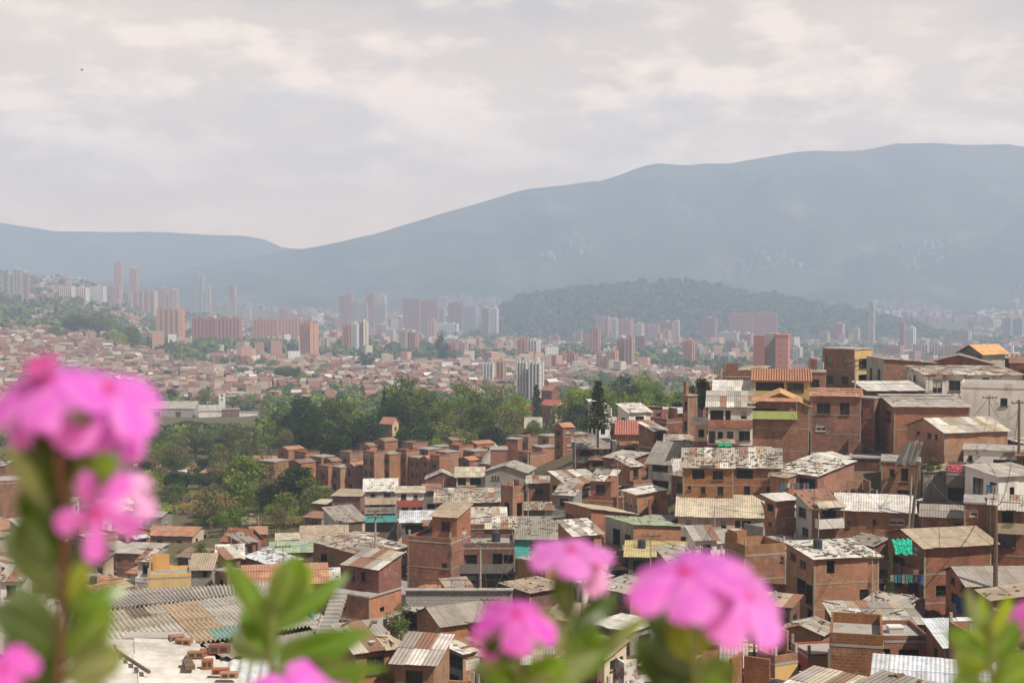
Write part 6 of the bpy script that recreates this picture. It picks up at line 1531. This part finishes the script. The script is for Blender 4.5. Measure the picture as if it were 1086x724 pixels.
# ------------------------------------------------------------------ people and a bird
def person(px, py, D, label, shirt, trousers, pose=0, face=0.0):
    g = P(px, py, D); root = thing('person', label, 'person', tuple(g), face, 'people')
    J = [(0, 0, .95), (0, 0, 1.15), (0, 0, 1.38), (0, 0, 1.5), (0, -.01, 1.6), (0, 0, 1.74),
         (.1, 0, .9), (.11, -.04-.1*pose, .5), (.11, -.0-.12*pose, .09), (.11, -.14-.1*pose, .04), (-.1, 0, .9), (-.11, .06*pose, .5), (-.11, .2*pose, .09), (-.11, .1*pose-.1, .04),
         (.19, 0, 1.36), (.25, .04, 1.1), (.26, -.1, .88), (.27, -.16, .8), (-.19, 0, 1.36), (-.25, .02, 1.1), (-.26, -.08, .88), (-.27, -.14, .8)]
    E = [(0, 1), (1, 2), (2, 3), (3, 4), (4, 5), (0, 6), (6, 7), (7, 8), (8, 9), (0, 10), (10, 11), (11, 12), (12, 13), (2, 14), (14, 15), (15, 16), (16, 17), (2, 18), (18, 19), (19, 20), (20, 21)]
    rr = [.13, .12, .13, .055, .085, .075, .085, .06, .04, .035, .085, .06, .04, .035, .06, .042, .03, .028, .06, .042, .03, .028]
    def skin(name, idx, grow, mat, parent):
        mp = {k: i for i, k in enumerate(idx)}; es = [(mp[a], mp[b]) for a, b in E if a in mp and b in mp]
        me = bpy.data.meshes.new(name); me.from_pydata([J[i] for i in idx], es, []); o = link(name, me, parent)
        bm_ = me; me.materials.append(mat)
        sk = me.attributes.get('x'); o.modifiers.new('skin', 'SKIN'); 
        if not me.skin_vertices: me.skin_vertices.new() if hasattr(me.skin_vertices, 'new') else None
        if me.skin_vertices:
            for i, k in enumerate(idx):
                r_ = rr[k]+grow; me.skin_vertices[0].data[i].radius = (r_, r_*.8)
            me.skin_vertices[0].data[0].use_root = True
        o.modifiers.new('sub', 'SUBSURF').levels = 1
        o.modifiers['sub'].render_levels = 1
        return o
    M.setdefault('skin', plain('skin', (.36, .2, .13), .6)); 
    body = skin('body', list(range(22)), 0, M['skin'], root)
    skin('shirt', [0, 1, 2, 14, 15, 18, 19], .02, plain('shirt_cloth', shirt, .9), root)
    skin('trousers', [0, 6, 7, 8, 10, 11, 12], .018, plain('trouser_cloth', trousers, .9), root)
    hm = MB(); hm.smooth = True; m2 = Matrix.Translation((0, .015, 1.7))
    for i in range(8):
        for j in range(4):
            f = lambda a, b: Vector((.1*math.sin(b*PI/8)*math.cos(a*PI/4), .115*math.sin(b*PI/8)*math.sin(a*PI/4)+.02, 1.68+.1*math.cos(b*PI/8)))
            hm.face([f(i, j+1), f(i+1, j+1), f(i+1, j), f(i, j)], [(0, 0)]*4)
    hm.build('hair', M['door'], root)
person(433, 613.5, 161, 'person in dark clothes walking up the narrow street', (.05, .05, .06), (.04, .04, .05), 1, 3.0)
person(492, 577, 149, 'person in pale top standing on the dark balcony house terrace', (.6, .58, .55), (.3, .28, .3), 0)
person(741, 464, 181, 'person in red top beside the parasol roofed shack', (.5, .05, .06), (.1, .1, .15), 0)
bd = thing('bird', 'tiny dark bird gliding high in the left sky', 'bird', tuple(P(87, 74.5, 260)))
m = MB(); m.smooth = True; m.bar((-.28, 0, 0), (0, 0, .01), .03, 8, r2=.08); m.bar((0, 0, .01), (.25, 0, .02), .08, 8, r2=.035); m.bar((.25, 0, .02), (.34, 0, .0), .035, 6, r2=.008)
for s in (-1, 1):
    m.face([(.12, 0, .03), (-.1, 0, .03), (-.12, s*.35, .08), (.1, s*.38, .1)]); m.face([(.1, s*.38, .1), (-.12, s*.35, .08), (-.16, s*.75, .02)])
m.face([(-.26, 0, 0), (-.48, -.09, 0), (-.48, .09, 0)])
m.build('body', M['metal'], bd); bd.rotation_euler = (.5, 0, .2)

# rubble on the roofs: uncountable
ro = RUB.build('roof_rubble', M['rubble']); tag(ro, 'loose bricks, stones, planks and scraps weighing down the sheet roofs', 'rubble'); ro['kind'] = 'stuff'

# ------------------------------------------------------------------ ground
def groundmat():
    m, t, b, o = nt('ground_soil'); p = wpos(t)
    n1 = noi(t, p, .06, 6, .65); n2 = noi(t, p, .5, 6, .7); n3 = noi(t, p, 3.0, 4, .7)
    c = mixc(t, ramp(t, n1, .4, .6), (.13, .105, .06), (.17, .115, .075)); c = mixc(t, ramp(t, n2, .45, .6), c, (.09, .105, .04)); c = mixc(t, ramp(t, n3, .4, .75, 0, .7), c, (.07, .055, .04))
    L(t, c, b.inputs['Base Color']); b.inputs['Roughness'].default_value = 1; b.inputs['Specular IOR Level'].default_value = .1
    return m
xs = [-1300, -1100, -900, -760, -640, -540, -460, -400, -340, -290] + [-250+18*i for i in range(88)] + [1340+60*i for i in range(16)]
ys = [.6, 1, 1.8, 3]; 
while ys[-1] < 4500: ys.append(ys[-1]*1.042+.1)
gr = grid_mesh('ground', xs, ys, lambda x, y, px: TZp(px, y), groundmat())
# grass: tufts on open slopes
gm = MB()
for (px0, px1, D0, D1, n) in ((765, 860, 90, 112, 5200), (395, 445, 104, 126, 1800), (690, 860, 140, 152, 500), (200, 345, 240, 268, 1500)):
    for _ in range(n):
        px = R.uniform(px0, px1); D = R.uniform(D0, D1); x = (px-543)/F*D; g = TZ(x, D); a = R.uniform(0, PI); s = R.uniform(.12, .3); dx, dy = math.cos(a)*s*.35, math.sin(a)*s*.35
        c = R.choice([(.16, .2, .05), (.2, .21, .07), (.11, .15, .04), (.26, .23, .1)])
        gm.face([(x-dx, D-dy, g-.05), (x+dx, D+dy, g-.05), (x+R.uniform(-.1, .1), D+R.uniform(-.1, .1), g+s)], [(0, 0)]*3, 0, c)
go = gm.build('grass', M['treecol']); tag(go, 'short yellowish grass on the open slopes between houses', 'grass'); go['kind'] = 'stuff'

# ------------------------------------------------------------------ flowering plants close to the lens
def petal_mat():
    m, t, b, o = nt('petal'); uv = uvn(t); sx = N(t, 'ShaderNodeSeparateXYZ'); L(t, uv, sx.inputs[0])
    at = N(t, 'ShaderNodeAttribute', attribute_name='Col').outputs['Color']
    c = mixc(t, ramp(t, sx.outputs[1], .0, .22), (.5, .005, .2), at)
    nn_ = noi(t, uv, 2.2, 4, .6); c = mixc(t, ramp(t, nn_, .4, .65, 0, .5), c, (.66, .34, .66))
    v = N(t, 'ShaderNodeTexWave'); v.wave_type = 'BANDS'; v.bands_direction = 'X'; v.inputs['Scale'].default_value = 4; v.inputs['Distortion'].default_value = 1.5; L(t, uv, v.inputs['Vector'])
    c = mixc(t, ramp(t, v.outputs[1], 0, 1, 0, .15), c, (.6, .12, .42))
    L(t, c, b.inputs['Base Color']); b.inputs['Roughness'].default_value = .55
    tr = N(t, 'ShaderNodeBsdfTranslucent'); L(t, c, tr.inputs[0]); mx = N(t, 'ShaderNodeMixShader'); mx.inputs[0].default_value = .45
    L(t, b.outputs[0], mx.inputs[1]); L(t, tr.outputs[0], mx.inputs[2]); L(t, mx.outputs[0], o.inputs[0]); return m
def pleaf_mat(name, c1, c2):
    m, t, b, o = nt(name); uv = uvn(t); sx = N(t, 'ShaderNodeSeparateXYZ'); L(t, uv, sx.inputs[0])
    d = mth(t, 'ABSOLUTE', mth(t, 'SUBTRACT', sx.outputs[0], .5))
    c = mixc(t, ramp(t, d, .0, .06), tuple(min(1, x*2.2+.05) for x in c1), c1)
    n = noi(t, uv, 3, 3, .6); c = mixc(t, ramp(t, n, .4, .7), c, c2)
    L(t, c, b.inputs['Base Color']); b.inputs['Roughness'].default_value = .32; b.inputs['Specular IOR Level'].default_value = .5
    tr = N(t, 'ShaderNodeBsdfTranslucent'); L(t, mixc(t, .5, c, (.25, .42, .02)), tr.inputs[0]); mx = N(t, 'ShaderNodeMixShader'); mx.inputs[0].default_value = .4
    L(t, b.outputs[0], mx.inputs[1]); L(t, tr.outputs[0], mx.inputs[2]); L(t, mx.outputs[0], o.inputs[0]); return m
M['petal'] = petal_mat(); M['pl'] = pleaf_mat('plant_leaf', (.085, .17, .015), (.055, .12, .01)); M['pld'] = pleaf_mat('plant_leaf_dark', (.02, .045, .01), (.012, .03, .008)); M['plp'] = pleaf_mat('plant_leaf_pale', (.17, .22, .10), (.12, .17, .06))
M['ply'] = pleaf_mat('plant_leaf_young', (.2, .28, .012), (.15, .22, .015))
M['stem'] = plain('plant_stem', (.075, .035, .02), .6); M['stemg'] = plain('green_stem', (.09, .13, .03), .5); M['eye'] = plain('flower_eye', (.4, .0, .06), .6)
def leafpart(root, o, b, t, w, D0, D1, mat, fold=.25, bend=.12, roll=0.0):
    A = P(*b, D0)-o; B = P(*t, D1)-o; u = (B-A); Ln = u.length; u.normalize()
    W = w/F*(D0+D1)/2; view = ((A+B)/2+o).normalized(); side = u.cross(view).normalized(); nn = side.cross(u).normalized()
    if nn.z < 0: nn = -nn
    side = Matrix.Rotation(roll, 3, u) @ side; nn = Matrix.Rotation(roll, 3, u) @ nn
    m = MB(); m.smooth = True; nx, ny = 6, 12
    def g(i, j):
        s = j/ny; q = (i/nx-.5)*2; ww = W/2*(math.sin(PI*min(1, s**.8*.97+.03))**.8)
        return A + u*(Ln*s) + side*(q*ww) + nn*(abs(q)*ww*fold + Ln*bend*math.sin(PI*s))
    for i in range(nx):
        for j in range(ny): m.face([g(i, j), g(i+1, j), g(i+1, j+1), g(i, j+1)], [(i/nx, j/ny), ((i+1)/nx, j/ny), ((i+1)/nx, (j+1)/ny), (i/nx, (j+1)/ny)])
    m.build('leaf', M[mat], root)
def flower(root, o, px, py, D, r, n, col=(.72, .10, .52), rot=0.0, droop=.25, petals=5, only=None, stemto=None, pw=.42):
    c = P(px, py, D)-o; n = Vector(n).normalized(); rr = r/F*D
    u0 = n.orthogonal().normalized(); u0 = Matrix.Rotation(rot, 3, n) @ u0
    m = MB(); m.smooth = True; e = c - n*rr*.75
    m.bar(c, e, rr*.05, 8, r2=rr*.06); m.bar(e, e-n*rr*.18, rr*.09, 8, r2=rr*.04)
    fl = m.build('flower', M['stemg'], root)
    for k in range(petals):
        if only and k not in only: continue
        u = Matrix.Rotation(2*PI*k/5 + R.uniform(-.12, .12), 3, n) @ u0; sd = n.cross(u); dr = droop*R.uniform(.6, 1.5); kk = R.uniform(.85, 1.15); cc = tuple(min(.95, x*kk) for x in col)
        q = MB(); q.smooth = True; nx, ny = 8, 12
        def g(i, j):
            s = j/ny; t = (i/nx-.5)*2; w = rr*.5*(math.sin(PI*min(.97, .06+.80*s**1.15)))**.75 if s < 1 else rr*.2
            w = rr*pw*(.16+.84*math.sin(min(1, s*1.25)*PI/2))*(1 if s < .75 else math.sqrt(max(0.0, 1-((s-.75)/.26)**2)))
            return c + u*(rr*s*1.02) + sd*(t*w) + n*(-dr*rr*s*s + .05*rr*math.sin(t*3+k)*s - .1*abs(t)*w)
        for i in range(nx):
            for j in range(ny): q.face([g(i, j), g(i+1, j), g(i+1, j+1), g(i, j+1)], [(i/nx, j/ny), ((i+1)/nx, j/ny), ((i+1)/nx, (j+1)/ny), (i/nx, (j+1)/ny)], 0, cc)
        q.build('petal', M['petal'], fl)
    m = MB(); m.bar(c+n*rr*.01, c+n*rr*.05, rr*.09, 10, r2=rr*.04); m.build('eye', M['eye'], fl)
    if stemto: stem(root, o, [(px, py+r*.3, D), stemto], 2.2, 'stemg')
def stem(root, o, pts, wpx, mat='stem'):
    m = MB(); m.smooth = True; q = [P(*p)-o for p in pts]; D = pts[0][2]; k = wpx/2/F*D
    for a, b in zip(q, q[1:]): m.bar(a, b, k, 8, r2=k*.95)
    m.build('stem', M[mat], root)
def plant(label, px, D):
    b = P(px, 900, D); root = thing('flowering_plant', label, 'flowering plant', tuple(b), 0, 'pink flowering plants close to the lens'); return root, Vector(b)
PK = (.57, .12, .60); MG_ = (.55, .06, .48); PP = (.62, .33, .6)
r_, o = plant('tall blurred plant with two pink flower heads at the left edge', 66, .43)
stem(r_, o, [(66, 900, .43), (64, 720, .43), (66, 620, .43), (72, 540, .425), (62, 480, .42)], 11); stem(r_, o, [(72, 560, .425), (88, 470, .42), (98, 440, .42)], 5, 'stemg')
flower(r_, o, 50, 400, .42, 68, (-.05, -.42, .9), PK, .3, .35); flower(r_, o, 44, 384, .415, 20, (-.1, -.5, .85), (.42, .015, .2), .9, .1)
flower(r_, o, 114, 410, .425, 64, (.3, -.5, .8), PK, 1.1, .5); flower(r_, o, 128, 445, .43, 46, (.65, -.5, .35), PK, .4, .35)
flower(r_, o, 30, 425, .43, 48, (-.4, -.5, .6), PK, .8, .4)
flower(r_, o, 103, 545, .415, 50, (-.15, -.95, .2), (.58, .12, .57), 2.0, .12, pw=.27); flower(r_, o, 130, 512, .43, 46, (.45, -.45, .8), (.62, .34, .6), .2, .3, pw=.33)
for a in [((70,510),(40,436),62,'pld'),((74,505),(100,446),50,'pld'),((66,520),(70,448),66,'pld'),((66,500),(18,448),40,'pld'),((68,500),(82,436),44,'pld'),((62,505),(50,440),46,'pld'),((70,560),(26,520),52,'pld'),((66,575),(38,505),60,'pld'),((70,520),(122,486),30,'pl'),((72,545),(40,480),40,'pld'),
          ((64,600),(20,548),52,'pld'),((64,610),(120,575),34,'pld'),((64,640),(8,560),34,'plp'),((60,560),(8,470),22,'plp'),((66,650),(140,618),24,'pl'),((68,640),(92,596),26,'ply'),((62,660),(10,632),34,'pl'),((62,690),(-14,640),46,'pld'),((62,700),(12,668),50,'pld'),
          ((66,700),(118,640),38,'pl'),((66,720),(130,690),44,'plp'),((64,740),(20,700),44,'pld'),((70,700),(108,660),34,'ply'),((66,760),(120,735),50,'pl'),((60,580),(100,640),30,'pld')]:
    leafpart(r_, o, a[0], a[1], a[2], .43, .43+R.uniform(-.03, .05), a[3])
flower(r_, o, 4, 708, .41, 36, (-.1, -.6, .75), MG_, .5, .3)
r_, o = plant('leafy blurred shoot with a magenta flower at the bottom, second from left', 290, .6)
stem(r_, o, [(290, 900, .6), (288, 720, .6), (290, 640, .6)], 9, 'stemg')
for a in [((290,665),(236,592),26,'pl'),((290,660),(318,588),42,'pl'),((288,650),(330,600),38,'ply'),((292,668),(372,606),24,'pl'),((292,690),(262,640),40,'pl'),((294,700),(398,668),36,'pl'),((292,690),(350,690),34,'pl'),((290,712),(415,708),30,'pl'),((288,700),(246,672),34,'plp'),((296,720),(390,722),30,'pl')]:
    leafpart(r_, o, a[0], a[1], a[2], .6, .6+R.uniform(-.04, .05), a[3])
flower(r_, o, 316, 738, .56, 62, (.05, -.5, .85), PK, .5, .2)
r_, o = plant('short plant with a bright magenta flower near the centre bottom', 552, .56)
stem(r_, o, [(556, 900, .56), (552, 720, .56), (548, 668, .56)], 9, 'stemg')
flower(r_, o, 548, 650, .55, 45, (.05, -.42, .9), MG_, .2, .4); flower(r_, o, 520, 660, .56, 34, (-.5, -.5, .6), MG_, .9, .4)
for a in [((550,700),(522,668),40,'pld'),((550,690),(578,664),36,'pl'),((552,730),(600,700),34,'pl'),((552,720),(500,704),36,'plp'),((552,735),(520,712),30,'pl'),((554,745),(640,690),34,'plp')]:
    leafpart(r_, o, a[0], a[1], a[2], .56, .56+R.uniform(-.03, .04), a[3])
r_, o = plant('taller plant right of centre with a pale pink flower on dark leaves', 606, .62)
stem(r_, o, [(596, 900, .62), (598, 720, .62), (606, 640, .62), (608, 600, .62)], 7, 'stemg')
flower(r_, o, 606, 582, .61, 46, (.05, -.3, .95), (.58, .17, .6), .3, .2); flower(r_, o, 634, 600, .62, 30, (.5, -.5, .5), PP, .4, .5)
for a in [((604,660),(594,606),26,'pld'),((604,670),(655,630),26,'pld'),((602,690),(640,672),30,'pl'),((600,690),(568,640),26,'plp'),((600,710),(650,690),36,'pl'),((598,720),(690,650),20,'plp'),((600,730),(560,700),34,'pl')]:
    leafpart(r_, o, a[0], a[1], a[2], .62, .62+R.uniform(-.03, .04), a[3])
r_, o = plant('plant with the widest pair of pink flowers, right of the middle', 734, .5)
stem(r_, o, [(742, 900, .5), (740, 740, .5), (736, 668, .5), (740, 640, .5)], 10, 'stemg')
flower(r_, o, 726, 605, .49, 66, (-.12, -.42, .9), PK, .2, .35); flower(r_, o, 792, 630, .5, 60, (.4, -.6, .6), (.58, .16, .58), .9, .35); flower(r_, o, 748, 612, .495, 44, (.1, -.7, .6), PK, .5, .4)
for a in [((734,690),(690,640),44,'pld'),((736,690),(768,646),38,'ply'),((736,720),(680,690),44,'pld'),((738,740),(672,676),48,'pld'),((740,730),(780,700),40,'pl'),((734,760),(690,724),50,'plp'),((738,700),(716,650),40,'ply')]:
    leafpart(r_, o, a[0], a[1], a[2], .5, .5+R.uniform(-.03, .04), a[3])
r_, o = plant('leafy shoot with buds in the lower right corner', 1050, .6)
stem(r_, o, [(1056, 900, .6), (1052, 720, .6), (1050, 650, .6)], 9, 'stemg')
for a in [((1052,700),(1004,668),24,'pl'),((1052,690),(1040,628),16,'ply'),((1050,700),(1086,655),30,'pl'),((1052,710),(1014,690),36,'ply'),((1054,730),(1100,700),40,'pl'),((1052,740),(1010,720),38,'pl'),((1052,690),(1030,664),26,'ply'),((1052,680),(1072,632),14,'ply')]:
    leafpart(r_, o, a[0], a[1], a[2], .6, .6+R.uniform(-.03, .04), a[3])
leafpart(r_, o, (1036, 668), (1026, 622), 14, .6, .6, 'plp'); flower(r_, o, 1090, 656, .6, 26, (-.3, -.6, .6), MG_, .3, .3)
# ------------------------------------------------------------------ light, sky, haze
SUN_EL, SUN_AZ = rad(51), rad(128)      # azimuth clockwise from the view direction (+Y): sun to the right, a little behind the camera
sd = Vector((math.sin(SUN_AZ)*math.cos(SUN_EL), math.cos(SUN_AZ)*math.cos(SUN_EL), math.sin(SUN_EL)))
sl = bpy.data.lights.new('sun', 'SUN'); sl.energy = 5.0; sl.angle = rad(.6); sl.color = (1, .905, .78)
so = bpy.data.objects.new('sun', sl); COL.objects.link(so); so.rotation_euler = (-sd).to_track_quat('-Z', 'Y').to_euler()
w = bpy.data.worlds.new('World'); S.world = w; w.use_nodes = True; t = w.node_tree; t.nodes.clear()
out = t.nodes.new('ShaderNodeOutputWorld'); bg = t.nodes.new('ShaderNodeBackground'); L(t, bg.outputs[0], out.inputs[0])
sky = t.nodes.new('ShaderNodeTexSky'); sky.sky_type = 'NISHITA'; sky.sun_disc = False; sky.sun_elevation = SUN_EL; sky.sun_rotation = SUN_AZ
sky.dust_density = 2.0; bg.inputs[1].default_value = 0.1
tc = t.nodes.new('ShaderNodeTexCoord'); sep = N(t, 'ShaderNodeSeparateXYZ'); L(t, tc.outputs['Generated'], sep.inputs[0])
# clouds: a layer seen in perspective
zc = mth(t, 'ADD', mth(t, 'MAXIMUM', sep.outputs[2], 0.0), .6)
cmb = N(t, 'ShaderNodeCombineXYZ'); L(t, mth(t, 'MULTIPLY', sep.outputs[0], 4.5), cmb.inputs[0]); L(t, mth(t, 'MULTIPLY', sep.outputs[1], 4.5), cmb.inputs[1]); L(t, mth(t, 'MULTIPLY', sep.outputs[2], 11), cmb.inputs[2])
n1 = noi(t, cmb.outputs[0], 1.7, 9, .56); 
mp = N(t, 'ShaderNodeMapping'); L(t, cmb.outputs[0], mp.inputs[0]); mp.inputs['Location'].default_value = (3.1, 1.7, .4)
n2 = noi(t, mp.outputs[0], .8, 4, .55)
mp2 = N(t, 'ShaderNodeMapping'); L(t, cmb.outputs[0], mp2.inputs[0]); mp2.inputs['Location'].default_value = (-.07, .05, -.10)
n3 = noi(t, mp2.outputs[0], 1.7, 9, .56)
lit = mth(t, 'SUBTRACT', n1, n3)           # brighter on the side towards the sun
cover = ramp(t, n1, .36, .5, .0, 1.0)
base = mixc(t, ramp(t, n2, .35, .65), SKY_A, SKY_B)
base = mixc(t, ramp(t, lit, -.03, .09), base, SKY_C)
# thicker grey towards the underside near the horizon
colr = mixc(t, cover, mixc(t, .75, sky.outputs[0], base), base)
colr = mixc(t, ramp(t, sep.outputs[2], 0.0, .11), SKY_H, colr)
colr = mixc(t, ramp(t, sep.outputs[2], .07, .22), colr, mixc(t, 1.0, colr, (.50, .56, .62), 'MULTIPLY'))
colr = mixc(t, ramp(t, sep.outputs[2], .2, .6), mixc(t, 1.0, colr, (1.7, 1.5, 1.4), 'MULTIPLY'), mixc(t, 1.0, colr, (.38, .40, .46), 'MULTIPLY'))   # overhead sky dimmed to weaken the ambient light
L(t, colr, bg.inputs[0])
# haze: one closed box of even air
hm = bpy.data.materials.new('haze_air'); hm.use_nodes = True; ht = hm.node_tree; ht.nodes.clear()
ho = ht.nodes.new('ShaderNodeOutputMaterial'); pv = ht.nodes.new('ShaderNodeVolumePrincipled'); L(ht, pv.outputs[0], ho.inputs['Volume'])
pv.inputs['Density'].default_value = HAZE_D; pv.inputs['Color'].default_value = (*HAZE_C, 1); pv.inputs['Anisotropy'].default_value = 0.0
m = MB(); xr_, y0_, y1_, z0_, z1_ = 9000, -60, 7400, -165, 645
m.box((0, (y0_+y1_)/2, (z0_+z1_)/2), (2*xr_, y1_-y0_, z1_-z0_))
me = m.mesh('haze', [hm]); hz = bpy.data.objects.new('haze', me); COL.objects.link(hz); hz['kind'] = 'stuff'
# ------------------------------------------------------------------ render settings
S.view_settings.view_transform = 'Standard'; S.view_settings.look = 'None'; S.view_settings.gamma = 1.0; S.view_settings.exposure = EXPO; S.view_settings.use_curve_mapping = False
S.render.engine = 'CYCLES'; c = S.cycles
c.max_bounces = 5; c.diffuse_bounces = 2; c.glossy_bounces = 2; c.transmission_bounces = 3; c.transparent_max_bounces = 8; c.volume_bounces = 1
c.use_denoising = True; c.denoiser = 'OPENIMAGEDENOISE'; c.use_adaptive_sampling = True; c.adaptive_threshold = .02
try: c.volume_biased = False
except Exception: pass
bpy.context.view_layer.update()
